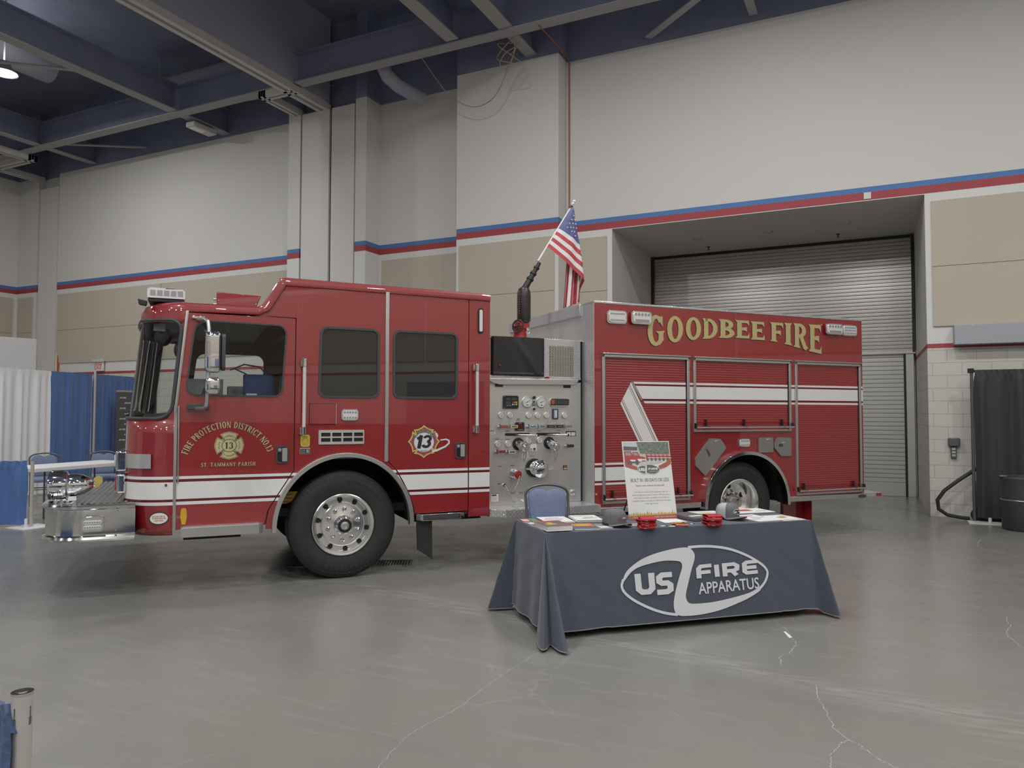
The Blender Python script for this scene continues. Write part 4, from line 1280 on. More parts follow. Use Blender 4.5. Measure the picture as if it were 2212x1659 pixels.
for sx in (-1, 1):
    for k in range(5):
        g.flat(oval(EC[0] + sx * (0.085 + 0.006 * (k % 2)), EC[1] - 0.03 + 0.015 * k, 0.007, 0.005, 8), 'y', -0.0050, 2)
part(g, 'gold_emblem', [M_GOLDP, M_INK, mat('gold_shadow', (0.22, 0.17, 0.08), 0.5)], d1, smooth=False)

# round number emblem on the crew door
LC = (0.815, 1.345)
def star8(r):
    base = [(0, 1), (0.16, 0.86), (0.36, 0.76), (0.665, 0.71), (0.50, 0.55), (0.715, 0.66), (0.75, 0.38), (0.85, 0.16), (1, 0)]
    q = [base]
    out = []
    for k in range(4):
        a = -pi / 2 * k
        for x, y in base[:-1]:
            out.append((LC[0] + r * (x * cos(a) - y * sin(a)), LC[1] + r * (x * sin(a) + y * cos(a))))
    return out
g = G().prism(star8(0.176), 'y', -0.0022, -0.0004, 1).prism(grow(star8(0.176), -0.003), 'y', -0.003, -0.002, 0).prism(grow(star8(0.176), -0.017), 'y', -0.0038, -0.0028, 2)
for q in stroke([(0.90, 1.24), (0.955, 1.252), (1.05, 1.292), (1.087, 1.325), (1.085, 1.352), (1.055, 1.366), (0.99, 1.358)], [0.022, 0.022, 0.018, 0.017, 0.017, 0.015, 0.012]):
    g.flat(q, 'y', -0.0030, 3)
g.prism(oval(LC[0] + 0.0, LC[1] - 0.008, 0.106, 0.100, 36), 'y', -0.0048, -0.0035, 3)
g.prism(oval(LC[0] + 0.085, LC[1] + 0.06, 0.068, 0.045, 24), 'y', -0.0030, -0.0024, 3)
part(g, 'round_number_emblem', [mat('emblem_yellow', (0.60, 0.47, 0.12), 0.5), M_INK, mat('emblem_rose', (0.30, 0.07, 0.10), 0.5), mat('emblem_white', (0.66, 0.66, 0.68), 0.5)], d2, smooth=False)
g = G()
sh = 0.16
def ital(x, z):
    return (LC[0] + x + sh * z, LC[1] + z)
for q in stroke([ital(-0.078, 0.028), ital(-0.04, 0.052), ital(-0.042, 0.058)], 0.028) + stroke([ital(-0.040, 0.066), ital(-0.045, -0.072)], 0.038):
    g.flat(q, 'y', -0.0056)
for q in _arc(0, 0, 0.050, 0.040, 0.032, 0.026, -80, 165, 14):
    g.flat([ital(p[0] + 0.030, p[1] + 0.028) for p in q], 'y', -0.0056)
for q in _arc(0, 0, 0.052, 0.042, 0.033, 0.027, -165, 85, 14):
    g.flat([ital(p[0] + 0.028, p[1] - 0.026) for p in q], 'y', -0.0056)
part(g, 'black_number', M_INK, d2, smooth=False)
g = G()
word = [('L', [[(0.2, 1), (0.15, 0), (0.75, 0.05)]]), ('u', [[(0.1, 0.7), (0.15, 0.1), (0.6, 0.08), (0.7, 0.7)]]), ('c', [[(0.7, 0.65), (0.2, 0.6), (0.15, 0.1), (0.7, 0.08)]]), ('k', [[(0.15, 1), (0.15, 0)], [(0.75, 0.7), (0.2, 0.35), (0.8, 0.0)]]), ('y', [[(0.1, 0.7), (0.4, 0.2)], [(0.8, 0.7), (0.2, -0.3)]])]
for i, (c, ss) in enumerate(word):
    for s_ in ss:
        def wp(x, y):
            u = (i + x) / 5.0
            t = radians(150 - 122 * u)
            r = 0.104 + 0.040 * y
            return (LC[0] - 0.002 + r * cos(t), LC[1] - 0.008 + r * sin(t))
        for q in stroke([wp(*p) for p in s_], 0.013):
            g.flat(q, 'y', -0.0062)
for s_ in stroke([(LC[0] - 0.035, LC[1] - 0.092), (LC[0], LC[1] - 0.098), (LC[0] + 0.035, LC[1] - 0.092)], 0.007):
    g.flat(s_, 'y', -0.0062)
part(g, 'green_script', M_GREEN, d2, smooth=False)

# fender trims, wheel wells
def fender(A, y0, label):
    g = G().prism(arch_pts(A, 1.0, -0.04, pi + 0.04, 40) + [(A[0] + (A[2] - 0.042) * cos(t), A[1] + (A[3] - 0.042) * sin(t)) for t in [pi + 0.04 - (pi + 0.08) * i / 40 for i in range(41)]], 'y', y0, 0.03)
    return part(g, 'fender_trim', M_ALU if label else M_CHROME, bevel=0.010, seg=3)
fender(ARCH, -0.055, 1)
fender(RARCH, -0.075, 0)
for A in (ARCH, RARCH):
    rows = [[(A[0] + (A[2] - 0.02) * cos(t), y, A[1] + (A[3] - 0.02) * sin(t)) for t in [pi * i / 24 for i in range(25)]] for y in (0.0, 0.75)]
    part(G().grid(rows).flat(arch_pts(A, 0.97, 0, pi, 24), 'y', 0.75), 'wheel_well', M_DARK)
g = G().prism([(-0.60, 0.86), (-0.42, 0.86), (-0.45, 0.77), (-0.52, 0.745), (-0.60, 0.74)], 'y', 0.215, 0.22)
for k, z in enumerate((0.835, 0.80, 0.765)):
    g.box((-0.565, 0.213, z - 0.008), (-0.47, 0.2155, z), 1)
part(g, 'yellow_caution_plate', [mat('caution_ochre', (0.36, 0.24, 0.035), 0.5), mat('caution_text', (0.12, 0.05, 0.02), 0.5)])
# chassis, axle and frame seen under the body
g = G().box((-1.75, 0.70, 0.62), (7.0, 0.80, 0.86)).box((-1.75, 1.65, 0.62), (7.0, 1.75, 0.86)).box((-1.5, 0.2, 0.62), (1.5, 2.25, 0.70)).box((-0.3, 0.3, 0.42), (0.3, 2.15, 0.58)).box((4.7, 0.4, 0.40), (5.2, 2.05, 0.66))
g.box((1.55, 0.35, 0.56), (2.9, 2.2, 0.66)).box((2.9, 0.3, 0.58), (4.3, 2.15, 0.64)).box((5.7, 0.3, 0.55), (7.0, 2.15, 0.62)).box((-1.45, 0.12, 0.46), (-0.95, 0.6, 0.58)).box((0.72, 0.15, 0.50), (1.5, 2.2, 0.57))
part(g, 'chassis_frame', M_DARK, smooth=False)

# wheels
def tyre_profile(r, rim, w, y0, lug):
    return [(rim, y0 + 0.030), (rim + 0.015, y0 + 0.012), (rim + 0.05, y0 + 0.004), (rim + 0.10, y0 - 0.004), (r - 0.075, y0 + 0.0), (r - 0.055, y0 + 0.008), (r - 0.050, y0 + 0.006), (r - 0.022, y0 + 0.022), (r - 0.006, y0 + 0.036), (r, y0 + 0.055),
            (r, y0 + w * .30), (r - 0.012, y0 + w * .305), (r - 0.012, y0 + w * .335), (r, y0 + w * .34), (r, y0 + w * .64), (r - 0.012, y0 + w * .645), (r - 0.012, y0 + w * .675), (r, y0 + w * .68), (r, y0 + w - 0.05), (r - 0.03, y0 + w - 0.015), (rim + 0.1, y0 + w), (rim, y0 + w - 0.03)]
def wheel(name, cx, cz, r, rim, w, y0, rear, parent=TRK):
    wl = empty(name, (cx, 0, cz), 0, parent)
    g = G().lathe(tyre_profile(r, rim, w, y0, rear), (0, 0, 0), 'y', 72)
    n = 60 if rear else 72
    for i in range(n):
        t = 2 * pi * i / n
        u, v = Vector((cos(t), 0, sin(t))), Vector((-sin(t), 0, cos(t)))
        if rear:
            p = u * (r - 0.012) + Vector((0, y0 + 0.05, 0))
            g.add([p + v * a + u * b + Vector((0, c, 0)) for a, b, c in ((-0.014, -0.02, -0.022), (0.014, -0.02, -0.022), (0.014, 0.014, 0), (-0.014, 0.014, 0), (-0.014, 0.0, 0.09), (0.014, 0.0, 0.09))], [(0, 1, 2, 3), (3, 2, 5, 4), (0, 3, 4), (1, 5, 2)])
        else:
            p = u * (r - 0.060) + Vector((0, y0 + 0.004, 0))
            g.add([p + v * a + u * b + Vector((0, c, 0)) for a, b, c in ((-0.009, 0.0, -0.002), (0.009, 0.0, -0.002), (0.009, 0.034, 0.012), (-0.009, 0.034, 0.012))], [(0, 1, 2, 3)])
    for t0, s_, rr, st in ((-112, 7, r - 0.095, 6.6), (32, 12, r - 0.105, 4.6)):
        for i in range(s_):
            t = radians(t0 + st * i)
            u, v = Vector((cos(t), 0, sin(t))), Vector((-sin(t), 0, cos(t)))
            p = u * rr + Vector((0, y0 - 0.004, 0))
            hw = 0.016 if s_ == 7 else 0.010
            g.add([p + v * a + u * b for a, b in ((-hw, -hw), (hw * .3, -hw), (hw, hw), (-hw * .3, hw))] + [p + v * a * .8 + u * b * .8 + Vector((0, -0.004, 0)) for a, b in ((-hw, -hw), (hw * .3, -hw), (hw, hw), (-hw * .3, hw))], [(4, 5, 6, 7), (0, 1, 5, 4), (1, 2, 6, 5), (2, 3, 7, 6), (3, 0, 4, 7)])
    g.build('tyre', M_RUBBER, wl, angle=30)
    if not rear:
        g = G().lathe([(rim, y0 + 0.035), (rim + 0.003, y0 + 0.008), (rim - 0.006, y0 + 0.002), (rim - 0.022, y0 + 0.006), (rim - 0.036, y0 + 0.030), (rim - 0.042, y0 + 0.045), (0.268, y0 + 0.062), (0.222, y0 + 0.060), (0.215, y0 + 0.040), (0.205, y0 + 0.032), (0.11, y0 + 0.024), (0.10, y0 + 0.02), (0.0, y0 + 0.02)], (0, 0, 0), 'y', 64)
        g.build('rim', M_WHEEL, wl, angle=30)
        for i in range(10):
            t = 2 * pi * (i + 0.5) / 10 + 0.12
            c = Vector((0.245 * cos(t), y0 + 0.056, 0.245 * sin(t)))
            G().lathe([(0.0, 0.004), (0.0225, 0.003), (0.025, 0.001), (0.026, 0.006)], c, 'y', 18).build('hand_hole', M_DARK, wl)
        for i in range(10):
            t = 2 * pi * i / 10 + 0.25
            c = Vector((0.155 * cos(t), y0 + 0.026, 0.155 * sin(t)))
            G().lathe([(0.024, 0.0), (0.022, -0.012), (0.015, -0.018), (0.014, -0.042), (0.008, -0.048), (0.0, -0.049)], c, 'y', 12).build('lug_nut', M_CHROME, wl)
        G().lathe([(0.098, 0.01), (0.094, -0.02), (0.080, -0.035), (0.068, -0.075), (0.0, -0.075)], (0, y0 + 0.02, 0), 'y', 36).build('hub', M_CHROME, wl)
        G().lathe([(0.068, -0.074), (0.068, -0.088), (0.058, -0.090), (0.056, -0.084), (0.042, -0.084)], (0, y0 + 0.02, 0), 'y', 36).build('hub_ring', M_BLACK, wl)
        G().lathe([(0.044, -0.08), (0.040, -0.10), (0.022, -0.104), (0.02, -0.098), (0.0, -0.098)], (0, y0 + 0.02, 0), 'y', 30).build('hub_cap', M_ALU, wl)
    else:
        g = G().lathe([(rim, y0 + 0.03), (rim + 0.003, y0 + 0.006), (rim - 0.008, y0 + 0.0), (rim - 0.02, y0 + 0.012), (rim - 0.035, y0 + 0.04), (rim - 0.045, y0 + 0.10), (rim - 0.055, y0 + 0.17), (0.20, y0 + 0.20), (0.13, y0 + 0.19), (0.0, y0 + 0.19)], (0, 0, 0), 'y', 64)
        g.build('rim', M_WHEEL, wl, angle=30)
        for i in range(5):
            t = 2 * pi * i / 5 + pi / 2 + 0.08
            c = Vector((0.195 * cos(t), y0 + 0.192, 0.195 * sin(t)))
            G().lathe([(0.0, 0.004), (0.027, 0.002), (0.03, -0.003), (0.032, 0.006)], c, 'y', 20).build('hand_hole', M_DARK, wl)
        for i in range(10):
            t = 2 * pi * i / 10 + 0.2
            c = Vector((0.135 * cos(t), y0 + 0.188, 0.135 * sin(t)))
            G().lathe([(0.022, 0.0), (0.018, -0.02), (0.014, -0.05), (0.0, -0.056)], c, 'y', 12).build('lug_nut', M_CHROME, wl)
        G().lathe([(0.110, 0.0), (0.105, -0.05), (0.085, -0.10), (0.062, -0.15), (0.055, -0.165), (0.0, -0.168)], (0, y0 + 0.19, 0), 'y', 36).build('hub', M_CHROME, wl)
    return wl
wf = wheel('front_wheel', 0.004, 0.530, 0.532, 0.304, 0.34, 0.030, False)
wr = wheel('rear_wheel', 4.955, 0.515, 0.517, 0.300, 0.26, 0.040, True)
g = G().lathe(tyre_profile(0.517, 0.3, 0.26, 0.34, True), (4.955, 0, 0.515), 'y', 48)
part(g, 'inner_dual_tyre', M_RUBBER)
for cx_, r_, nm in ((0.004, 0.530, 'far_front_wheel'), (4.955, 0.515, 'far_rear_wheel')):
    g = G().lathe([(0.0, WID - 0.3), (r_ - 0.06, WID - 0.34), (r_, WID - 0.30), (r_, WID - 0.06), (r_ - 0.05, WID - 0.03), (0.0, WID - 0.05)], (cx_, 0, r_), 'y', 48)
    part(g, nm, M_RUBBER)

# steps and mud flap
st = part(G().prism(rpoly([(-1.474, -0.10), (-0.80, -0.10), (-0.765, -0.06), (-0.765, 0.20), (-1.474, 0.20)], 0.008, 2), 'z', 0.515, 0.600), 'cab_step', M_ALU, bevel=0.008)
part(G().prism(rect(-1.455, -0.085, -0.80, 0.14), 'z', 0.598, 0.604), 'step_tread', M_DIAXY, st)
st = part(G().prism([(0.735, 0.10), (0.735, 0.0), (0.79, -0.06), (1.20, -0.06), (1.268, 0.0), (1.268, 0.10)], 'z', 0.535, 0.600), 'cab_step', M_POLISH, bevel=0.006)
part(G().box((0.80, -0.064, 0.548), (1.18, -0.058, 0.588)), 'step_insert', M_GASKET, st)
part(G().prism([(0.755, 0.235), (0.913, 0.128), (0.908, 0.535), (0.742, 0.540)], 'y', 0.0, 0.02), 'mud_flap', M_RUBBER)
# ---- mirrors
mir = part(G().box((-1.415, -0.045, 2.505), (-1.30, 0.0, 2.535)).box((-1.44, -0.05, 1.665), (-1.25, 0.0, 1.722), 1), 'mirror_bracket', [M_CHROME, M_GASKET], bevel=0.008)
part(G().tube([(-1.36, -0.04, 2.50), (-1.34, -0.10, 2.49), (-1.30, -0.20, 2.485), (-1.275, -0.26, 2.46), (-1.268, -0.28, 2.40), (-1.266, -0.28, 2.1), (-1.270, -0.28, 1.86), (-1.272, -0.28, 1.76), (-1.278, -0.27, 1.705), (-1.30, -0.20, 1.678), (-1.36, -0.05, 1.675)], 0.017, 12), 'mirror_arm', M_ALU, mir)
def mirror_head(name, x0, x1, z0, z1, d):
    c = (x0 + x1) / 2
    sec = rpoly([(x0, -0.36), (x1, -0.33), (x1 + 0.004, -0.33 + d), (x0 + 0.004, -0.36 + d)], [0.05, 0.03, 0.02, 0.05], 6)
    rows = []
    for z, k in ((z0, 0.55), (z0 + 0.008, 0.80), (z0 + 0.03, 0.97), (z0 + 0.05, 1.0), (z1 - 0.05, 1.0), (z1 - 0.03, 0.97), (z1 - 0.008, 0.82), (z1, 0.60)):
        rows.append([(c + (p[0] - c) * k, -0.29 + (p[1] + 0.29) * k, z) for p in sec])
    g = G().grid(rows, closed=True).add(rows[0], [tuple(range(len(sec)))]).add(rows[-1], [tuple(range(len(sec)))])
    h = part(g, name, M_CHROME, mir, angle=50)
mirror_head('mirror_head', -1.300, -1.160, 2.0, 2.365, 0.15)
mirror_head('lower_mirror_head', -1.296, -1.165, 1.805, 1.955, 0.13)
part(G().prism(rpoly([(-0.37, 2.02), (-0.18, 2.02), (-0.18, 2.345), (-0.37, 2.345)], 0.04), 'x', -1.158, -1.128), 'mirror_backing', M_GASKET, mir, bevel=0.008)
part(G().tube([(-1.29, -0.30, 2.36), (-1.31, -0.28, 2.385)], 0.008, 6), 'mirror_screw', M_CHROME, mir)

# ---- roof gear
lb = part(G().box((-1.79, 0.16, 2.67), (-1.48, 2.28, 2.705)), 'light_bar', M_GASKET, bevel=0.01)
g = G()
for i in range(6):
    y0 = 0.14 + i * 0.36
    g.prism(rpoly([(-1.795, 2.702), (-1.475, 2.702), (-1.475, 2.775), (-1.50, 2.792), (-1.77, 2.798), (-1.795, 2.78)], 0.012), 'y', y0, y0 + 0.345, 1 if i in (1, 4) else 0)
part(g, 'light_bar_lens', [M_LENS, M_REDLENS], lb, bevel=0.006)
g = G()
for k in range(5):
    g.box((-1.77 + k * 0.058, 0.137, 2.725), (-1.725 + k * 0.058, 0.142, 2.775))
part(g, 'light_bar_cells', M_LED, lb)
part(G().prism([(-1.86, 2.63), (-1.80, 2.62), (-1.79, 2.665), (-1.87, 2.68)], 'y', 0.10, 0.17), 'roof_camera', M_BLACK, bevel=0.006)
ac = part(G().prism([(-1.19, 2.655), (-0.84, 2.655), (-0.77, 2.835), (-1.185, 2.845), (-1.195, 2.83)], 'y', 0.5, 1.95), 'roof_box', M_RED, bevel=0.006)
g = G()
for x, z in ((-1.18, 2.68), (-1.18, 2.76), (-1.178, 2.83), (-0.80, 2.81), (-0.825, 2.745), (-0.85, 2.685)):
    g.ball((x, 0.498, z), 0.007, 8)
part(g, 'roof_box_rivets', M_CHROME, ac)
part(G().tube([(-1.05, 0.9, 2.845), (-1.0, 0.9, 2.856), (-0.90, 0.9, 2.852), (-0.88, 0.9, 2.84)], 0.008, 6), 'roof_box_strap', M_REDTRIM, ac)
g = G()
for k in range(3):
    g.cyl((-1.22, 0.55, 2.68 + 0.05 * k), (-1.19, 0.55, 2.68 + 0.05 * k), 0.012, n=10)
part(g, 'roof_box_fittings', M_ALU, ac)

# ---- headlights, corner lamp
hl = part(G().box((-2.03, 0.22, 1.10), (-1.93, 0.75, 1.29)), 'headlight', M_CHROME, bevel=0.02, seg=3)
part(G().box((-2.045, 0.27, 1.14), (-2.025, 0.70, 1.255)), 'headlight_lens', M_LENS, hl, bevel=0.01)
hl = part(G().box((-2.02, 0.22, 0.90), (-1.94, 0.60, 1.08)), 'front_warning_light', M_CHROME, bevel=0.02, seg=3)
part(G().box((-2.035, 0.26, 0.925), (-2.015, 0.56, 1.055)), 'red_lens', M_REDLENS, hl, bevel=0.01)
hl2 = part(G().box((-2.03, 1.70, 1.10), (-1.93, 2.23, 1.29)), 'headlight', M_CHROME, bevel=0.02, seg=3)
g = G()
rowsA = [[p for p in plan(z, 0.03)[5:12]] for z in (1.135, 1.265)]
rowsB = [[p for p in plan(z, 0.0)[5:12]] for z in (1.135, 1.265)]
g.grid(rowsA).grid([rowsA[0], rowsB[0]]).grid([rowsA[1], rowsB[1]])
part(g, 'corner_lamp', mat('corner_lamp_lens', (0.48, 0.48, 0.47), 0.25, 0.3, coat=1.0), angle=50)

# ---- bumper
BX, BY0, BY1, BR = -2.585, 0.03, WID - 0.03, 0.34
def bplan(off):
    r = BR + off
    o = [(-1.845, BY0 - off)]
    o += [(BX + BR - r * sin(a), BY0 + BR - r * cos(a)) for a in [pi / 2 * i / 14 for i in range(15)]]
    o += [(BX + BR - r * sin(a), BY1 - BR + r * cos(a)) for a in [pi / 2 * i / 14 for i in range(14, -1, -1)]]
    return o + [(-1.845, BY1 + off)]
rows = [[(x, y, z) for x, y in bplan(o)] for z, o in ((0.525, -0.03), (0.512, 0.0), (0.514, 0.022), (0.530, 0.032), (0.550, 0.024), (0.562, 0.002), (0.575, 0.0), (0.775, 0.0), (0.786, 0.004), (0.796, 0.022), (0.816, 0.030), (0.832, 0.020), (0.836, 0.0), (0.834, -0.03))]
bump = part(G().grid(rows), 'front_bumper', M_POLISH, angle=30)
part(G().prism(bplan(-0.02), 'z', 0.56, 0.60), 'bumper_underside', M_DARK, bump)
nx = [-2.53 + 0.048 * i for i in range(15)]
g = G()
rows = []
for x in nx[:-1]:
    for dx, dz in ((0, 0.828), (0.010, 0.828), (0.014, 0.838), (0.038, 0.838), (0.044, 0.828)):
        y0 = BY0 + 0.03 + (0 if x + dx > BX + BR else BR - sqrt(max(0, BR ** 2 - (BX + BR - x - dx) ** 2)))
        rows.append([(x + dx, y0, dz), (x + dx, WID - y0, dz)])
part(g.grid(rows), 'grooved_deck', mat('deck_aluminium', (0.60, 0.60, 0.59), 0.25, 0.95), bump, angle=30)
part(G().box((-2.52, 0.9, 0.8405), (-1.9, 0.908, 0.842)), 'deck_seam', M_GASKET, bump)
lamp = part(G().prism(rect(-2.262, 0.598, -2.088, 0.728, 0.035, 6), 'y', 0.004, 0.035), 'bumper_side_light', M_CHROME, bump, bevel=0.008)
g = G()
for r in range(2):
    g.prism(rect(-2.245, 0.622 + 0.043 * r, -2.105, 0.655 + 0.043 * r, 0.014, 4), 'y', -0.008, 0.006, 0)
    for c in range(7):
        g.cyl((-2.232 + 0.019 * c, -0.008, 0.638 + 0.043 * r), (-2.232 + 0.019 * c, -0.012, 0.638 + 0.043 * r), 0.007, n=10, m=1)
part(g, 'side_light_lens', [M_LENS, M_LED], bump, bevel=0.003)
g = G()
for x, z in ((-1.99, 0.762), (-2.0, 0.602)):
    g.ball((x, 0.028, z), (0.010, 0.008, 0.010), 10)
part(g, 'bumper_bolts', M_CHROME, bump)
# coil-ribbed chrome siren standing on the bumper deck
sx, sy, szz = -2.545, 0.42, 0.975
g = G().lathe([(r_ * 0.86, h_ * 0.78) for r_, h_ in [(0.0, -0.05), (0.10, -0.05), (0.150, -0.03), (0.155, 0.0), (0.155, 0.03), (0.150, 0.12), (0.145, 0.145), (0.128, 0.15), (0.120, 0.16), (0.122, 0.18), (0.118, 0.25), (0.105, 0.31), (0.080, 0.365), (0.050, 0.405), (0.034, 0.42), (0.034, 0.43), (0.0, 0.433)]], (sx, sy, szz), 'x', 40)
for k in range(16):
    t = 2 * pi * k / 16
    for j in range(9):
        x = sx - 0.004 + j * 0.0105
        g.ball((x, sy + 0.132 * cos(t), szz + 0.132 * sin(t)), (0.0038, 0.010, 0.010), 6, 1)
srn = part(g, 'siren', [M_CHROME, M_DARK], angle=40)
part(G().box((-2.55, 0.34, 0.835), (-2.34, 0.50, 0.86)).cyl((-2.43, 0.42, 0.85), (-2.43, 0.42, 0.93), 0.045), 'siren_foot', M_CHROME, srn, bevel=0.008)
part(G().prism(rect(-2.41, 0.842, -2.345, 0.880, 0.004), 'y', 0.325, 0.33), 'siren_label', M_WHITE, srn)
part(G().prism(rpoly([(-2.235, 0.92), (-2.195, 0.935), (-2.165, 0.985), (-2.17, 1.025), (-2.205, 1.04), (-2.238, 1.02), (-2.25, 0.98)], 0.012), 'y', 0.60, 0.612), 'hanging_yellow_tag', mat('yellow_tag', (0.55, 0.47, 0.13), 0.5))

# ---- pump panel
PY = 0.26
pp = part(G().prism([(1.552, 0.612), (2.800, 0.612), (2.800, 2.0), (1.552, 2.0)], 'y', PY, PY + 0.02), 'pump_panel', M_STEEL, bevel=0.003)
part(G().box((1.552, PY + 0.02, 0.60), (2.83, WID - 0.05, 2.49)), 'pump_house', M_DARK, smooth=False)
part(G().prism([(1.66, 1.980), (1.76, 1.958), (2.70, 1.970), (2.745, 2.015), (2.745, 2.035), (1.60, 2.03), (1.60, 2.01)], 'y', PY - 0.05, PY + 0.02), 'panel_hood', M_ALU, bevel=0.006)
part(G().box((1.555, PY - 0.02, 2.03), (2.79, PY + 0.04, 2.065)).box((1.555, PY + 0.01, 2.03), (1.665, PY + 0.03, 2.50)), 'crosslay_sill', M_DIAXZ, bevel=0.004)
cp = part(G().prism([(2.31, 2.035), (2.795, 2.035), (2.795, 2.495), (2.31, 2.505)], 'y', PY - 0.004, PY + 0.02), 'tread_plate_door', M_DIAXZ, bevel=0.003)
g = G().prism(rect(2.386, 2.066, 2.697, 2.42), 'y', PY - 0.008, PY - 0.003, 1)
for i in range(9):
    for j in range(24):
        xx, zz = 2.392 + 0.0335 * i + (0.008 if j % 2 else 0), 2.072 + 0.0144 * j
        g.box((xx, PY - 0.013, zz), (xx + 0.024, PY - 0.007, zz + 0.009), 0)
part(g, 'louvred_mesh', [mat('mesh_tan', (0.50, 0.47, 0.40), 0.4, 0.5), mat('mesh_shade', (0.24, 0.225, 0.19), 0.5, 0.4)], cp, smooth=False)
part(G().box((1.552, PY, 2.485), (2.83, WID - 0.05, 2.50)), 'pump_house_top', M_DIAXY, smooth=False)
# black vinyl cover with soft diagonal creases
rows = []
for j in range(15):
    z = 2.062 + (2.502 - 2.062) * j / 14
    r = []
    for i in range(23):
        x = 1.667 + (2.313 - 1.667) * i / 22
        d = 0.034 * math.exp(-((x - 1.98 - (2.45 - z) * 0.62) / 0.045) ** 2) * min(1, (2.52 - z) * 4) + 0.024 * math.exp(-((x - 2.06 - (2.5 - z) * 0.5) / 0.03) ** 2) + 0.006 * sin(9 * x + 4 * z)
        if i in (0, 22):
            d = -0.012
        r.append((x, PY - 0.028 - d, z))
    rows.append(r)
rows.append([(p[0], PY + 0.10, 2.512) for p in rows[-1]])
cov = part(G().grid(rows), 'hose_bed_cover', M_VINYL, solid=0.004, angle=60)
part(G().box((1.672, PY - 0.05, 2.078), (2.30, PY - 0.032, 2.10)).tube([(1.66, PY - 0.01, 2.06), (1.69, PY - 0.045, 2.085)], 0.006, 6).tube([(2.315, PY - 0.01, 2.055), (2.285, PY - 0.045, 2.085)], 0.006, 6), 'cover_hem_bar', M_GASKET, cov, bevel=0.006)
part(G().prism([(1.735, 2.172), (1.748, 2.192), (1.758, 2.180), (1.772, 2.178), (1.755, 2.165)], 'y', PY - 0.043, PY - 0.034), 'cover_red_mark', M_REDTRIM, cov)
part(G().prism(rect(2.32, 2.042, 2.375, 2.062, 0.006), 'y', PY - 0.03, PY - 0.018), 'red_pull_tab', M_REDTRIM, cov)
Y = PY
def on_panel(g, name, m, label=None, **k):
    o = part(g, name, m, pp, **k)
    if label:
        o['label'] = label
    return o
g = G()
for x0, x1 in ((1.714, 1.806), (2.572, 2.662)):
    g.prism(rect(x0, 1.936, x1, 1.967, 0.004), 'y', Y - 0.01, Y, 0)
    g.prism(rect(x0 + 0.006, 1.942, x1 - 0.006, 1.961), 'y', Y - 0.012, Y - 0.009, 1)
on_panel(g, 'panel_lamp', [M_BLACK, mat('lamp_amber_dark', (0.06, 0.045, 0.02), 0.3)])
def gauge(x, z, r, name='pressure_gauge', ang=40, ticks=9):
    g = G().lathe([(r * 1.10, 0.0), (r * 1.12, -0.012), (r * 1.05, -0.022), (r * 0.99, -0.020)], (x, Y, z), 'y', 32, 0)
    g.lathe([(r * 0.99, -0.0195), (0.0, -0.0195)], (x, Y, z), 'y', 32, 1)
    for i in range(ticks):
        t = radians(225 - 270 * i / (ticks - 1))
        p = (x + r * 0.78 * cos(t), z + r * 0.78 * sin(t))
        g.flat(oval(p[0], p[1], r * 0.065, r * 0.065, 6), 'y', Y - 0.0205, 2)
    a = radians(ang)
    for q in stroke([(x - r * 0.35 * cos(a), z - r * 0.35 * sin(a)), (x + r * 0.72 * cos(a), z + r * 0.72 * sin(a))], [r * 0.14, r * 0.05]):
        g.flat(q, 'y', Y - 0.0212, 2)
    g.flat(rect(x - r * 0.22, z - r * 0.68, x + r * 0.22, z - r * 0.54), 'y', Y - 0.0205, 2)
    on_panel(g, name, [M_CHROME, M_GAUGE, M_INK])
gauge(2.101, 1.768, 0.057, 'master_gauge', 28, 11)
gauge(2.281, 1.767, 0.057, 'master_gauge', 28, 11)
for x in (1.786, 1.898, 2.125, 2.240, 2.353, 2.584):
    gauge(x, 1.618, 0.033)
for x, z in ((1.745, 1.293), (1.870, 1.294), (2.123, 1.328), (2.260, 1.331)):
    gauge(x, z, 0.033)
g = G().prism(rect(1.807, 1.691, 1.992, 1.838, 0.006), 'y', Y - 0.02, Y, 0)
for x, z, w_, h_ in ((1.838, 1.786, 0.058, 0.026), (1.908, 1.786, 0.06, 0.026), (1.836, 1.738, 0.056, 0.036)):
    g.prism(rect(x, z, x + w_, z + h_), 'y', Y - 0.0225, Y - 0.019, 1)
for k, c in enumerate((2, 3, 4, 5, 6, 4)):
    g.cyl((1.918 + 0.023 * (k % 3), Y - 0.026, 1.762 - 0.024 * (k // 3)), (1.918 + 0.023 * (k % 3), Y - 0.019, 1.762 - 0.024 * (k // 3)), 0.0105, n=14, m=c)
for k in range(3):
    g.prism([(1.838 + 0.022 * k, 1.722), (1.856 + 0.022 * k, 1.722), (1.850 + 0.022 * k, 1.733)], 'y', Y - 0.0225, Y - 0.019, 7)
for x, z in ((1.815, 1.70), (1.984, 1.70), (1.815, 1.83), (1.984, 1.83)):
    g.cyl((x, Y - 0.024, z), (x, Y - 0.019, z), 0.005, n=10, m=7)
on_panel(g, 'pump_governor', [M_BLACK, mat('lcd_grey', (0.07, 0.075, 0.08), 0.3), M_REDTRIM, M_ORANGE, M_YEL, M_LBLUE, M_GREEN, M_ALU])
g = G().prism(rect(2.388, 1.713, 2.632, 1.820, 0.045, 6), 'y', Y - 0.014, Y, 0).prism(rpoly([(2.402, 1.735), (2.63, 1.735), (2.635, 1.80), (2.615, 1.806), (2.41, 1.806)], 0.012), 'y', Y - 0.026, Y - 0.012, 1)
g.prism(rect(2.407, 1.745, 2.442, 1.797, 0.006), 'y', Y - 0.030, Y - 0.025, 2)
for k in range(6):
    g.prism(rect(2.448 + 0.030 * k, 1.745, 2.474 + 0.030 * k, 1.797, 0.003), 'y', Y - 0.029, Y - 0.025, 3)
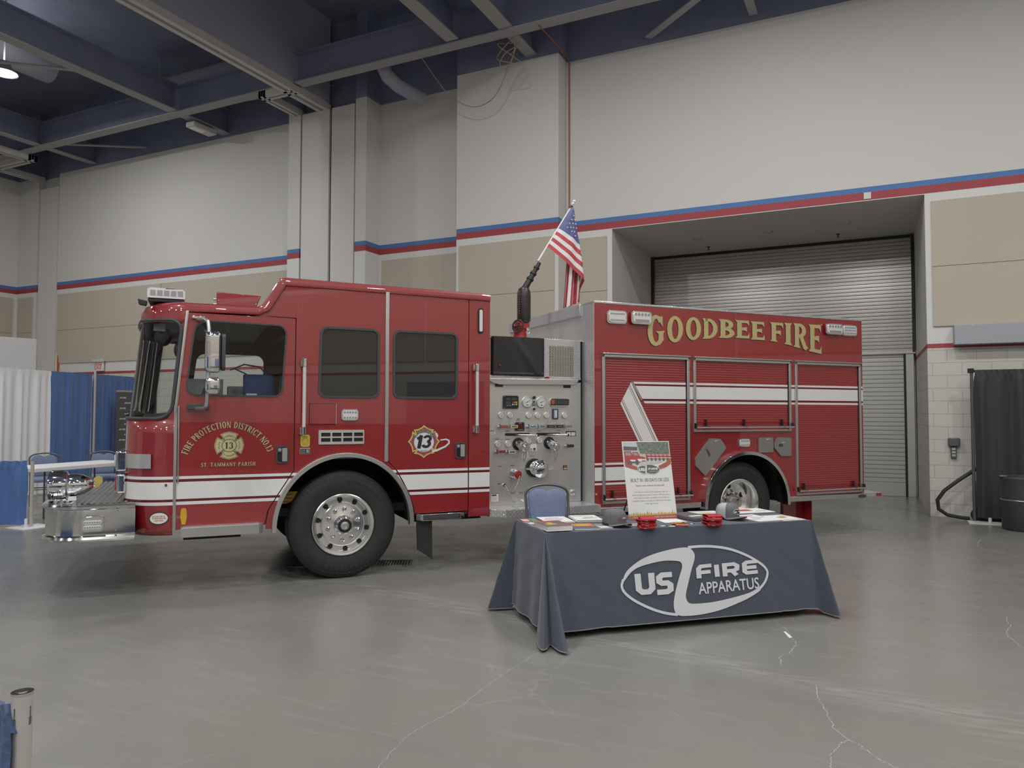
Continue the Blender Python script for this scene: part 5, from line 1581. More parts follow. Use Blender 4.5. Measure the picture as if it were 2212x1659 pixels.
on_panel(g, 'tank_level_light', [M_ALU, M_BLACK, mat('orange_cell', (0.42, 0.09, 0.05), 0.3), M_GASKET], bevel=0.002)
g = G().prism(rect(2.424, 1.572, 2.498, 1.692, 0.006), 'y', Y - 0.014, Y, 0).prism(rect(2.440, 1.585, 2.482, 1.680), 'y', Y - 0.018, Y - 0.013, 1).prism(rect(2.458, 1.595, 2.474, 1.668), 'y', Y - 0.021, Y - 0.017, 2)
on_panel(g, 'flow_meter', [mat('navy_plastic', (0.03, 0.04, 0.09), 0.4), M_LBLUE, M_WHITE])
g = G()
for x, z, r in ((2.190, 1.820, 0.017), (2.189, 1.770, 0.009), (2.190, 1.690, 0.013)):
    g.cyl((x, Y - 0.02, z), (x, Y, z), r, n=16)
g.lathe([(0.024, 0.0), (0.022, -0.006), (0.014, -0.008)], (2.190, Y, 1.690), 'y', 20, 1)
for z in (1.742, 1.724):
    g.prism(rect(2.166, z, 2.213, z + 0.008), 'y', Y - 0.003, Y, 0)
on_panel(g, 'control_knobs', [M_BLACK, M_ALU])
g = G().prism(rect(1.956, 1.441, 2.065, 1.537, 0.012), 'y', Y - 0.018, Y, 0).prism([(1.99, 1.468), (2.045, 1.468), (2.042, 1.50), (2.018, 1.516), (1.992, 1.50)], 'y', Y - 0.021, Y - 0.017, 1)
for k, m_ in enumerate((2, 3, 3, 4)):
    g.cyl((1.984 + 0.019 * k, Y - 0.022, 1.455), (1.984 + 0.019 * k, Y - 0.017, 1.455), 0.006, n=10, m=m_)
g.prism(rect(1.998, 1.523, 2.026, 1.530), 'y', Y - 0.0195, Y - 0.017, 3)
on_panel(g, 'digital_readout', [M_BLACK, mat('readout_maroon', (0.09, 0.008, 0.012), 0.3), M_REDTRIM, M_ALU, M_GREEN])
# push-pull valve handles: chrome T with a coloured name tag
tagm = {'r': mat('tag_red', (0.38, 0.10, 0.10), 0.5), 'y': mat('tag_yellow', (0.52, 0.45, 0.20), 0.5), 'b': M_LBLUE, 'w': M_ALU, 'k': M_INK, 'c': mat('tag_cream', (0.50, 0.48, 0.40), 0.5)}
def valve(x, z, c, w=0.085):
    g = G().cyl((x - 0.005, Y, z), (x - 0.005, Y - 0.055, z), 0.011, n=12).cyl((x - 0.012, Y - 0.055, z - 0.028), (x - 0.012, Y - 0.055, z + 0.028), 0.009, n=12)
    g.prism(rect(x, z - 0.017, x + w, z + 0.017, 0.004), 'y', Y - 0.066, Y - 0.048, 1)
    g.prism(rect(x + 0.012, z - 0.007, x + w - 0.012, z + 0.007), 'y', Y - 0.067, Y - 0.065, 0)
    on_panel(g, 'valve_handle', [M_CHROME, tagm[c]], bevel=0.0015)
for x, c in ((1.762, 'r'), (1.879, 'y'), (2.112, 'b'), (2.228, 'w'), (2.340, 'k'), (2.453, 'k'), (2.567, 'w')):
    valve(x, 1.490, c)
valve(1.728, 1.212, 'r', 0.09)
valve(1.856, 1.206, 'c', 0.085)
valve(2.600, 1.262, 'k', 0.075)
# two slotted levers with chrome rods
for x0, x1, xe in ((1.833, 2.142, 2.205), (2.222, 2.528, 2.588)):
    g = G().prism(rect(x0, 1.385, x1, 1.415, 0.014), 'y', Y - 0.003, Y + 0.001, 0)
    g.cyl((x0 + 0.12, Y - 0.02, 1.398), (xe, Y - 0.075, 1.390), 0.008, n=12, m=1).ball((xe + 0.006, Y - 0.077, 1.390), 0.013, 12, 0).box((x0 + 0.105, Y - 0.03, 1.385), (x0 + 0.15, Y, 1.41), 1)
    on_panel(g, 'gate_lever', [M_DARK, M_CHROME])
g = G().prism(rect(2.603, 1.373, 2.732, 1.432), 'y', Y - 0.004, Y, 0).prism(rect(2.612, 1.378, 2.665, 1.42), 'y', Y - 0.006, Y - 0.003, 1).prism(rect(2.672, 1.378, 2.722, 1.42), 'y', Y - 0.006, Y - 0.003, 1)
on_panel(g, 'caution_placard', [M_INK, M_WHITE])
# discharge outlets with angled caps and retaining cables
def outlet(x, z):
    g = G().lathe([(0.068, 0.0), (0.070, -0.006), (0.062, -0.01), (0.0, -0.01)], (x, Y, z), 'y', 28, 1)
    a, b = Vector((x, Y, z)), Vector((x + 0.040, Y - 0.13, z - 0.045))
    g.cyl(a, a.lerp(b, 0.55), 0.045, 0.047, 26).cyl(a.lerp(b, 0.55), a.lerp(b, 0.62), 0.056, 0.056, 26).cyl(a.lerp(b, 0.62), b, 0.050, 0.050, 26).cyl(b, b + (b - a).normalized() * 0.012, 0.05, 0.040, 26)
    d = (b - a).normalized()
    for k in range(3):
        t = 2 * pi * k / 3 + 0.5
        u = d.orthogonal().normalized()
        w = d.cross(u)
        c = a.lerp(b, 0.85) + (u * cos(t) + w * sin(t)) * 0.055
        g.ball(c, 0.012, 8)
    o = on_panel(g, 'discharge_outlet', [M_CHROME, M_DARK], angle=40)
    p = b + Vector((-0.02, 0, -0.04))
    q = b + Vector((0.012, 0.01, -0.04))
    g = G().tube([p, p + Vector((0.0, 0.03, -0.06)), (p + q) / 2 + Vector((0, 0.05, -0.12)), q + Vector((0.004, 0.03, -0.06)), q], 0.0045, 6)
    on_panel(g, 'cap_cable', M_ALU)
outlet(1.995, 1.293)
outlet(2.385, 1.298)
# large suction inlet with long-handled cap
g = G().lathe([(0.105, 0.0), (0.106, -0.02), (0.095, -0.03), (0.0, -0.03)], (2.195, Y, 1.018), 'y', 40, 1)
c = Vector((2.225, Y - 0.10, 1.013))
g.cyl((2.20, Y, 1.017), c, 0.090, 0.092, 40)
cap = on_panel(g, 'suction_inlet', [M_CHROME, M_DARK], angle=40)
g = G().lathe([(0.094, 0.02), (0.100, 0.0), (0.098, -0.012), (0.088, -0.018), (0.060, -0.045), (0.0, -0.062)], c, 'y', 44)
for sx_ in (-1, 1):
    g.cyl(c + Vector((sx_ * 0.09, 0.005, 0.0)), c + Vector((sx_ * 0.165, -0.005, 0.004)), 0.014, 0.010, 14).ball(c + Vector((sx_ * 0.167, -0.005, 0.004)), 0.012, 10)
on_panel(g, 'suction_cap', M_CHROME, angle=40)
# red capped auxiliary inlet
g = G().cyl((1.932, Y, 0.962), (1.962, Y - 0.075, 0.952), 0.052, 0.050, 28, 0).cyl((1.962, Y - 0.075, 0.952), (1.968, Y - 0.09, 0.950), 0.046, 0.044, 28, 1).cyl((1.968, Y - 0.09, 0.95), (1.97, Y - 0.11, 0.949), 0.010, n=12, m=0)
for k in range(4):
    t = pi / 2 * k + 0.6
    g.ball((1.95 + 0.052 * cos(t), Y - 0.05, 0.957 + 0.052 * sin(t)), 0.011, 8, 0)
on_panel(g, 'auxiliary_inlet', [M_CHROME, M_REDTRIM], 'chrome inlet with red plug', angle=40)
on_panel(G().tube([(1.906, Y - 0.03, 0.915), (1.915, Y - 0.02, 0.84), (1.938, Y - 0.03, 0.787), (1.956, Y - 0.05, 0.83), (1.968, Y - 0.11, 0.945)], 0.0045, 6), 'plug_cable', M_ALU)
# placards and small fittings
g = G()
for x0, z0, x1, z1, m_ in ((2.146, 1.212, 2.226, 1.288, 1), (2.043, 1.122, 2.116, 1.218, 1), (1.670, 0.657, 1.754, 0.752, 1), (1.655, 1.40, 1.715, 1.44, 1)):
    g.prism(rect(x0, z0, x1, z1, 0.004), 'y', Y - 0.004, Y, m_)
for x0, z0, x1, z1 in ((2.043, 1.212, 2.116, 1.220), (1.670, 0.742, 1.754, 0.752), (1.655, 1.438, 1.700, 1.448)):
    g.prism(rect(x0, z0, x1, z1), 'y', Y - 0.0055, Y - 0.003, 2)
for x0, z0, w_ in ((2.056, 1.178, 0.05), (2.056, 1.160, 0.055), (2.056, 1.146, 0.05), (2.056, 1.132, 0.056), (1.68, 0.716, 0.06), (1.68, 0.70, 0.05), (1.68, 0.688, 0.06), (1.68, 0.674, 0.055), (1.66, 1.425, 0.04), (1.66, 1.412, 0.045)):
    g.prism(rect(x0, z0, x0 + w_, z0 + 0.004), 'y', Y - 0.0055, Y - 0.003, 3)
g.prism(oval(2.090, 1.196, 0.008, 0.011, 12), 'y', Y - 0.0055, Y - 0.003, 0).prism(rect(2.182, 1.224, 2.208, 1.244, 0.006), 'y', Y - 0.014, Y - 0.003, 0).prism(oval(2.158, 1.23, 0.007, 0.007, 12), 'y', Y - 0.006, Y - 0.003, 0)
g.prism(rect(1.675, 0.722, 1.73, 0.734), 'y', Y - 0.0055, Y - 0.003, 0)
on_panel(g, 'placard', [M_INK, M_PAPER, M_PRED, M_MIDGREY])
g = G()
for x, z, w_ in ((1.975, 1.555, 0.045), (1.975, 1.570, 0.045), (1.835, 1.432, 0.05), (2.11, 1.43, 0.045), (2.23, 1.432, 0.05), (2.48, 1.432, 0.05), (1.715, 1.345, 0.055), (1.835, 1.342, 0.055), (1.975, 1.352, 0.05), (2.36, 1.352, 0.05), (2.14, 1.145, 0.055), (1.895, 1.043, 0.05), (1.745, 1.04, 0.055), (1.742, 0.845, 0.05)):
    g.prism(rect(x, z, x + w_, z + 0.014, 0.002), 'y', Y - 0.003, Y, 0)
    g.prism(rect(x + 0.005, z + 0.004, x + w_ - 0.005, z + 0.009), 'y', Y - 0.0045, Y - 0.002, 1)
on_panel(g, 'name_plate', [M_ALU, M_PGREY])
g = G().prism(rect(2.566, 0.986, 2.617, 1.036), 'y', Y - 0.005, Y, 0).prism(rect(2.572, 1.014, 2.611, 1.030), 'y', Y - 0.007, Y - 0.004, 1).prism(rect(2.572, 0.992, 2.611, 1.008), 'y', Y - 0.007, Y - 0.004, 2)
on_panel(g, 'brown_tag', [M_INK, M_PRED, M_GOLDP])
on_panel(G().cyl((1.818, Y, 0.835), (1.818, Y - 0.03, 0.835), 0.018).cyl((1.82, Y - 0.03, 0.835), (1.850, Y - 0.05, 0.785), 0.008).ball((1.85, Y - 0.05, 0.783), 0.010, 8), 'drain_lever', M_CHROME)
for x in (1.912, 2.015, 2.119):
    on_panel(G().prism(rect(x - 0.01, 0.733, x + 0.048, 0.752, 0.002), 'y', Y - 0.004, Y, 0).cyl((x, Y, 0.695), (x, Y - 0.012, 0.695), 0.007, n=10).cyl((x + 0.018, Y, 0.662), (x + 0.038, Y - 0.03, 0.645), 0.007, n=10), 'drain_valve', M_ALU)
on_panel(G().lathe([(0.040, 0.0), (0.038, -0.015), (0.024, -0.02), (0.022, 0.0)], (2.690, Y, 0.715), 'y', 24), 'hose_port', M_ALU)
g = G()
for x in [1.575 + 0.1 * k for k in range(13)]:
    g.cyl((x, Y - 0.004, 1.548), (x, Y, 1.548), 0.005, n=8)
for x, z in ((2.76, 1.238), (2.76, 1.0), (1.70, 1.352), (1.80, 1.352), (1.90, 1.35), (1.70, 1.155), (1.80, 1.155), (2.70, 1.555), (2.70, 1.53), (2.36, 1.545), (2.36, 1.53)):
    g.cyl((x, Y - 0.006, z), (x, Y, z), 0.007, n=8)
on_panel(g, 'panel_bolts', M_ALU)

# running board of tread plate under the panel
rb = part(G().prism([(1.552, 0.02), (1.70, -0.10), (2.86, -0.10), (2.86, 0.28), (1.552, 0.28)], 'z', 0.525, 0.607), 'running_board', M_DIABIG, bevel=0.003)
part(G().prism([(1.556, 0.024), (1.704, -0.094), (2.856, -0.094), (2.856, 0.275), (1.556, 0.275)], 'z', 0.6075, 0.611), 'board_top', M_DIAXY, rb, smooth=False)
part(G().prism(rect(1.86, -0.06, 2.25, 0.14), 'z', 0.6115, 0.617), 'board_hatch', M_ALU, rb, bevel=0.002)

# ---- rear body
BX0, BX1, BZ0, BZ1 = 2.835, 7.048, 0.565, 2.918
DOORS = [(2.932, 4.150, 0.612, 2.340, 0.655), (4.210, 5.755, 1.428, 2.337, 1.468), (5.828, 7.000, 0.592, 2.336, 0.635)]
holes = [rect(a + 0.035, c + 0.02, b - 0.035, d - 0.05) for a, b, c, d, _ in DOORS]
outl = [(BX0, BZ0), (2.872, BZ0)] + [(4.32, BZ0)] + arch_pts(RARCH, 0.985, pi - 0.10, 0.10, 30) + [(5.69, BZ0), (BX1, BZ0), (BX1, BZ1), (BX0, BZ1)]
body = part(G().prism(outl, 'y', 0.0, 0.03, 0, holes=holes), 'body_side', M_RED, bevel=0.004)
g = G().box((BX0 + 0.006, 0.03, 1.18), (BX1, WID, BZ1 - 0.006)).box((BX0 + 0.006, 0.03, BZ0), (4.31, WID, 1.2)).box((5.70, 0.03, BZ0), (BX1, WID, 1.2))
part(g, 'body_shell', M_REDTRIM, smooth=False)
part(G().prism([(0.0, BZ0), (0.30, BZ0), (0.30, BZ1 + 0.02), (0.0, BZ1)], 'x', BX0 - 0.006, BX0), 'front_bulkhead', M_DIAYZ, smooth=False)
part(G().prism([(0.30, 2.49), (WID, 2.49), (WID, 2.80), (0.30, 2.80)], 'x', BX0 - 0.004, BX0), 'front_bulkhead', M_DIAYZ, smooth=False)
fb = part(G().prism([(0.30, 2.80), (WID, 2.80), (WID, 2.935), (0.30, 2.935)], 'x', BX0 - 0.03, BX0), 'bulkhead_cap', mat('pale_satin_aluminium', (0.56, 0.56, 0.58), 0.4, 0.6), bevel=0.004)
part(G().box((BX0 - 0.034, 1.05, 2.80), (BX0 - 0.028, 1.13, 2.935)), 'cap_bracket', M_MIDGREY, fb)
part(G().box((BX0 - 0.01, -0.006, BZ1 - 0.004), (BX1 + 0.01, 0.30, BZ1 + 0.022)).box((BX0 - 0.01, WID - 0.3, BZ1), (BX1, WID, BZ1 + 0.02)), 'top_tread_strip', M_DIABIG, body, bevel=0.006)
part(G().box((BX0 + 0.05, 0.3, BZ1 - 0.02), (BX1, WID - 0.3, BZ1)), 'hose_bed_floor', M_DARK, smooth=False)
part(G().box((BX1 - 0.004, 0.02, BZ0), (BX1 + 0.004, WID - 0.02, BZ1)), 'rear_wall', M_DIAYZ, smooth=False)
UPB = ((1.989, 2.014, 0), (1.970, 1.978, 1), (1.814, 1.966, 0), (1.797, 1.806, 1), (1.760, 1.786, 0))
LOB = ((1.046, 1.070, 0), (1.024, 1.031, 1), (0.866, 1.020, 0), (0.846, 0.853, 1), (0.818, 0.842, 0))
def bands(tab, x0, x1, parent, name, y=-0.0035):
    g = G()
    for z0, z1, m_ in tab:
        g.quad((x0, y, z0), (x1, y, z0), (x1, y, z1), (x0, y, z1), m_)
    part(g, name, [M_WSTRIPE, M_MAROON], parent, smooth=False)
bands(LOB, BX0 + 0.002, 2.931, body, 'body_stripe')
for a, b in ((4.152, 4.209), (5.757, 5.827), (7.002, BX1 - 0.001)):
    bands(UPB, a, b, body, 'body_stripe')
# roll-up doors
def roll_door(k, a, b, c, d, rail):
    t = empty('roll_up_door', (0, 0, 0), 0, TRK)
    t['label'] = ('front roll-up compartment door, behind the poster', 'shorter roll-up compartment door above the rear wheel', 'rear roll-up compartment door')[k]
    g = G().box((a, -0.022, c), (a + 0.036, 0.02, d - 0.046)).box((b - 0.036, -0.022, c), (b, 0.02, d - 0.046)).box((a, -0.022, c - 0.012), (b, 0.02, c + 0.012)).box((a, -0.032, d - 0.048), (b, 0.02, d - 0.012)).box((a - 0.004, -0.045, d - 0.014), (b + 0.004, 0.0, d), 0)
    g.box((a + 0.036, -0.012, c + 0.01), (a + 0.044, 0.012, d - 0.05), 1).box((b - 0.044, -0.012, c + 0.01), (b - 0.036, 0.012, d - 0.05), 1).box((a, -0.034, d - 0.020), (b, -0.03, d - 0.014), 1)
    for x in (a, b - 0.02):
        g.box((x, -0.036, d - 0.040), (x + 0.02, -0.030, d - 0.022), 1)
    g.build('door_frame', [M_ALU, M_BLACK], t, bevel=0.002)
    x0, x1 = a + 0.036, b - 0.036
    z0, z1 = c + 0.012, d - 0.046
    n = int((z1 - z0) / 0.0285)
    rows = []
    for i in range(n):
        z = z0 + (z1 - z0) * i / n
        h = (z1 - z0) / n
        rows += [[(x0, 0.0020, z), (x1, 0.0020, z)], [(x0, 0.0003, z + 0.003), (x1, 0.0003, z + 0.003)], [(x0, 0.0, z + h * 0.5), (x1, 0.0, z + h * 0.5)], [(x0, 0.0003, z + h - 0.003), (x1, 0.0003, z + h - 0.003)]]
    G().grid(rows).build('slat_curtain', M_RED, t, angle=60)
    G().cyl((a + 0.012, -0.055, rail), (b + 0.012, -0.055, rail), 0.012, n=14).build('lift_bar', M_ALU, t)
    for x in (a + 0.005, b - 0.008):
        G().box((x, -0.062, rail - 0.012), (x + 0.016, -0.012, rail + 0.055)).build('bar_bracket', M_BLACK, t, bevel=0.003)
    ks = (0.12, 0.5, 0.90) if k == 1 else (0.11, 0.86)
    for f_ in ks:
        x = a + (b - a) * f_
        G().box((x - 0.02, -0.064, rail - 0.014), (x + 0.022, -0.036, rail + 0.012)).box((x - 0.012, -0.035, rail + 0.02), (x + 0.006, -0.004, rail + 0.10)).build('bar_latch', M_BLACK, t, bevel=0.003)
    G().box((x0, -0.012, rail + 0.060), (x1, -0.004, rail + 0.066)).build('door_seal_strip', M_REDTRIM, t)
    return t
RD = [roll_door(k, *d) for k, d in enumerate(DOORS)]
bands(UPB, DOORS[1][0] + 0.045, DOORS[1][1] - 0.045, RD[1], 'door_band', -0.002)
bands(UPB, DOORS[2][0] + 0.045, DOORS[2][1] - 0.045, RD[2], 'door_band', -0.002)
# folded ribbon stripe on the front roll-up door
g = G()
xr = DOORS[0][1] - 0.045
def ribbon(poly, m_, y=-0.002):
    g.flat(poly, 'y', y, m_)
fx = lambda z: 3.348 + (2.012 - z) * 0.62
for z0, z1, m_ in UPB:
    ribbon([(fx(z0) + 0.012, z0), (xr, z0), (xr, z1), (fx(z1) + 0.012, z1)], m_)
T, K = Vector((3.326, 2.008)), Vector((3.183, 1.762))
dv = Vector((3.862, 1.026)) - T
L0 = dv.length
dv.normalize()
def band_d(o0, o1, m_, y, ext=0.0):
    """strip of the diagonal, offsets measured from its upper right edge towards the lower left"""
    w_ = (K - T)
    p0, p1 = T + w_ * o0, T + w_ * o1
    end = 1.0
    zend = 1.02
    q0 = p0 + dv * ((p0.y - (zend + 0.0 * o0)) / -dv.y)
    q1 = p1 + dv * ((p1.y - zend) / -dv.y)
    ribbon([tuple(p0), tuple(p1), tuple(q1), tuple(q0)], m_, y)
band_d(0.0, 1.02, 0, -0.0028)
for a_, b_ in ((0.115, 0.145), (0.205, 0.225), (0.80, 0.82), (0.875, 0.905)):
    band_d(a_, b_, 1, -0.0036)
ribbon([(3.33, 2.016), (3.352, 2.010), (3.376, 1.978), (3.48, 1.80), (3.46, 1.80), (3.335, 1.995)], 3, -0.0040)
ribbon([(3.895, 1.052), (3.862, 1.018), (3.835, 1.03), (3.80, 1.06), (3.84, 1.09)], 0, -0.0034)
for z0, z1, m_ in LOB:
    ribbon([(DOORS[0][0] + 0.045, z0), (3.86 - (1.04 - (z0 + z1) / 2) * 0.2, z0), (3.86 - (1.04 - (z0 + z1) / 2) * 0.2, z1), (DOORS[0][0] + 0.045, z1)], m_, -0.0022)
part(g, 'folded_ribbon_stripe', [M_WSTRIPE, M_MAROON, M_INK, M_MIDGREY], RD[0], smooth=False)

# gold name, arched along its lower edge
NAME = [('G', 3.565, 3.796, 2.807, 2.460), ('O', 3.844, 4.065, 2.810, 2.512), ('O', 4.116, 4.333, 2.811, 2.551), ('D', 4.370, 4.584, 2.811, 2.573), ('B', 4.621, 4.845, 2.814, 2.590), ('E', 4.880, 5.085, 2.816, 2.600),
        ('E', 5.122, 5.332, 2.812, 2.589), ('F', 5.438, 5.641, 2.816, 2.576), ('I', 5.674, 5.786, 2.820, 2.546), ('R', 5.830, 6.064, 2.823, 2.507), ('E', 6.093, 6.301, 2.821, 2.459)]
for i, (c, a, b, zt, zb) in enumerate(NAME):
    wg, ps = glyph(c)
    cx0 = (a + b) / 2
    sl = 0.0
    if i not in (4, 5, 6):
        pr, nx_ = NAME[max(0, i - 1)], NAME[min(len(NAME) - 1, i + 1)]
        sl = (nx_[4] - pr[4]) / max(0.01, (nx_[1] + nx_[2] - pr[1] - pr[2]) / 2) * 0.75
    g = G()
    xs_ = [p[0] for q in ps for p in q]
    m0, m1 = min(xs_), max(xs_)
    for q in ps:
        Q = []
        for x, y in q:
            xx = a + (b - a) * (x - m0) / (m1 - m0)
            bot = zb + sl * (xx - cx0)
            Q.append((xx, bot + (zt - bot) * y))
        Q = grow(Q, 0.0055)
        g.flat(Q, 'y', -0.004, 0)
        g.flat([(p[0] - 0.007, p[1] - 0.008) for p in Q], 'y', -0.0025, 1)
    part(g, 'gold_letter', [M_GOLD, M_INK], body, smooth=False)
# warning lights on the body
marker_lamp(2.994, 2.684, 3.265, 2.842, rows=2, cols=8)
marker_lamp(3.306, 2.690, 3.591, 2.845, y=-0.03, rows=2, cols=5, split=True)
marker_lamp(6.345, 2.702, 6.652, 2.850, y=-0.03, rows=2, cols=5, split=True)
marker_lamp(6.660, 2.698, 6.940, 2.850, rows=3, cols=8)
marker_lamp(4.892, 1.222, 5.070, 1.326, rows=2, cols=6)
# grey doors round the rear wheel
def grey_door(poly, name, latch=None, r=0.02):
    o = part(G().prism(rpoly(poly, r, 4), 'y', -0.022, 0.0), name, M_GREYPLATE, bevel=0.008)
    if latch:
        part(G().prism(latch, 'y', -0.028, -0.018), 'latch', M_GASKET, o, bevel=0.002)
    return o
grey_door([(4.451, 1.338), (4.604, 1.330), (4.700, 1.218), (4.376, 0.875), (4.230, 1.006), (4.230, 1.088)], 'fill_door', [(4.385, 1.205), (4.400, 1.212), (4.448, 1.135), (4.440, 1.120), (4.425, 1.125)])
grey_door([(5.212, 1.145), (5.446, 1.145), (5.446, 1.338), (5.212, 1.338)], 'square_door')
p_ = grey_door([(5.523, 1.337), (5.748, 1.333), (5.744, 1.091), (5.575, 1.094), (5.464, 1.203), (5.464, 1.250)], 'five_sided_door', rect(5.535, 1.222, 5.60, 1.252))
part(G().tube([(5.464, -0.02, 1.26), (5.472, -0.025, 1.29), (5.50, -0.02, 1.325)], 0.004, 6), 'door_wire', M_ALU, p_)
g = G()
for x, z in ((4.52, 1.305), (5.33, 1.315), (5.585, 1.27)):
    g.box((x, -0.0245, z), (x + 0.05, -0.0215, z + 0.005)).box((x, -0.0245, z - 0.008), (x + 0.02, -0.0215, z - 0.004))
part(g, 'fill_door_print', M_PAPER)
# skirt rails, tail
part(G().prism([(2.872, 0.50), (4.299, 0.50), (4.299, 0.563), (2.872, 0.563)], 'y', -0.035, 0.05), 'rub_rail', M_ALU, bevel=0.005)
part(G().prism([(5.686, 0.505), (7.05, 0.497), (7.05, 0.560), (5.686, 0.568)], 'y', -0.035, 0.05), 'rub_rail', M_ALU, bevel=0.005)
part(G().prism([(5.70, 0.480), (6.52, 0.478), (6.52, 0.492), (5.70, 0.50)], 'y', 0.1, 0.2), 'pull_out_step', M_ALU, bevel=0.003)
ts = part(G().box((7.05, 0.02, 0.50), (7.42, WID - 0.02, 0.555)), 'tail_step', M_DIABIG, bevel=0.004)
part(G().box((7.30, 0.0, 0.508), (7.38, 0.021, 0.548)), 'red_reflector', M_REDLENS, ts)
part(G().prism(oval(6.97, 0.525, 0.075, 0.02, 20), 'y', -0.042, -0.03), 'oval_slot', M_GASKET, ts)
part(G().prism([(5.88, 0.16), (6.24, 0.16), (6.235, 0.50), (5.88, 0.50)], 'y', 0.28, 0.34), 'red_under_tank', M_RED, bevel=0.01)
part(G().prism([(6.235, 0.15), (6.245, 0.15), (6.245, 0.50), (6.235, 0.50)], 'y', 0.14, 0.40), 'red_flap', M_REDTRIM)
part(G().box((2.846, -0.01, 0.706), (2.864, 0.0, 0.726)), 'amber_marker', M_YEL)

# ---- deck gun on the pump house, wrapped in a black cover
dg = empty('deck_gun', (2.30, 0.9, 2.50), 0, TRK)
G().lathe([(0.0, 0.0), (0.14, 0.0), (0.14, 0.02), (0.10, 0.03), (0.085, 0.06), (0.078, 0.12), (0.080, 0.17), (0.10, 0.18), (0.10, 0.20), (0.07, 0.22), (0.0, 0.22)], (0, 0, 0), 'z', 28).box((-0.05, -0.06, 0.19), (0.10, 0.06, 0.29)).build('base', M_REDTRIM, dg, bevel=0.004)
g = G().tube([(-0.115, -0.04 + 0.075 * cos(a), 0.20 + 0.075 * sin(a)) for a in [2 * pi * i / 24 for i in range(24)]], 0.010, 8, closed=True)
for k in range(6):
    a = pi / 3 * k
    g.cyl((-0.115, -0.04, 0.20), (-0.115, -0.04 + 0.07 * cos(a), 0.20 + 0.07 * sin(a)), 0.007, n=8)
g.cyl((-0.115, -0.04, 0.20), (0.0, -0.04, 0.20), 0.012)
hw = g.build('hand_wheel', M_BLACK, dg)
hw.rotation_euler = (0, 0, radians(35))
rows = []
for z, k in ((0.245, 0.40), (0.25, 0.7), (0.275, 0.92), (0.32, 1.0), (0.58, 1.0), (0.64, 0.95), (0.68, 0.80), (0.70, 0.5)):
    rows.append([(0.050 + 0.083 * k * cos(t), 0.095 * k * sin(t), z) for t in [2 * pi * i / 24 for i in range(24)]])
cv = G().grid(rows, closed=True).add(rows[0], [tuple(range(24))]).add(rows[-1], [tuple(range(24))]).build('fabric_cover', M_VINYL, dg, angle=60)
g = G()
for k in range(9):
    g.box((-0.036, -0.06, 0.36 + 0.028 * k), (-0.030, -0.03, 0.372 + 0.028 * k))
g.build('cover_lacing', M_REDTRIM, dg)
ax0, ax1 = Vector((0.045, 0, 0.66)), Vector((0.263, 0, 1.024))
at = lambda t: ax0.lerp(ax1, t)
g = G().cyl(at(0), at(0.40), 0.042, 0.036, 20).cyl(at(0.38), at(0.44), 0.046, 0.046, 20).cyl(at(0.44), at(0.60), 0.033, 0.032, 20).cyl(at(0.58), at(0.64), 0.042, 0.042, 20).cyl(at(0.64), at(0.80), 0.029, 0.028, 20).cyl(at(0.79), at(0.84), 0.037, 0.037, 20).cyl(at(0.84), at(1.0), 0.026, 0.024, 20)
g.build('stacked_tips', M_BLACK, dg)
G().cyl((0.06, -0.06, 0.17), (0.06, -0.10, 0.17), 0.02).tube([(0.055, -0.11 + 0.0, 0.16 + 0.0), (0.075, -0.11, 0.13), (0.055, -0.11, 0.10), (0.035, -0.11, 0.13)], 0.008, 6, closed=True).build('locking_ring', M_ALU, dg)

# ---- flag stuck in the gun's tip
FL = empty('us_flag', (2.46, 0.9, 4.45 - 0.00094 * 950), 0, None)
FL.matrix_world = TRK.matrix_basis @ Matrix.Translation((2.50, 0.9, 3.45))
FL.name = 'flag_on_pole'
tag(FL, 'stars and stripes flag on a white pole rising from the truck deck gun', 'flag')
fp = lambda x, y, d=0.0: Vector((2.461 + 0.001035 * x - 2.50, d, 4.448 - 0.00094 * y - 3.45))
G().cyl(fp(80, 960), fp(540, 165), 0.013, 0.012, 14).build('pole', M_WHITE, FL)
G().ball(fp(575, 95), (0.022, 0.022, 0.022), 12).cyl(fp(540, 165), fp(568, 108), 0.016, 0.012, 14).ball(fp(556, 130), (0.024, 0.024, 0.016), 12).build('finial', M_WHITE, FL)
G().cyl(fp(525, 200), fp(543, 155), 0.017, 0.017, 14).build('collar', M_INK, FL)
NH, NF = 39, 60
A_ = lambda h: (526 + (196 - 526) * h, 185 + (757 - 185) * h)
def B_(h):
    t = [(0, (550, 215)), (0.30, (606, 462)), (0.54, (644, 695)), (1.0, (714, 1180))]
    for (h0, p0), (h1, p1) in zip(t, t[1:]):
        if h <= h1:
            k = (h - h0) / (h1 - h0)
            return (p0[0] + (p1[0] - p0[0]) * k, p0[1] + (p1[1] - p0[1]) * k)
C_ = lambda h: (458 + (694 - 458) * h, 1562 + (1452 - 1562) * h)
rows = []
for i in range(NH + 1):
    h = i / NH
    a, b, c = Vector(A_(h)), Vector(B_(h)), Vector(C_(h))
    l1, l2 = (b - a).length, (c - b).length
    k = l1 / (l1 + l2)
    r = []
    for j in range(NF + 1):
        f_ = j / NF
        if f_ <= k:
            t = f_ / k
            sag = 55 * h * sin(pi * t) * (0.4 + 0.6 * t)
            p = a.lerp(b, t)
            q = fp(p.x, p.y + sag * 0.4, -0.02 - 0.05 * sin(pi * t) + 0.012 * sin(14 * t + 5 * h) * t)
        else:
            t = (f_ - k) / (1 - k)
            p = b.lerp(c, t)
            fold = 0.05 * sin(h * 14) * min(1, t * 2)
            q = fp(p.x + 14 * sin(h * 20) * t, p.y, 0.0 + 0.07 * min(1, t * 3) + fold * 0.8)
        r.append(q)
    rows.append(r)
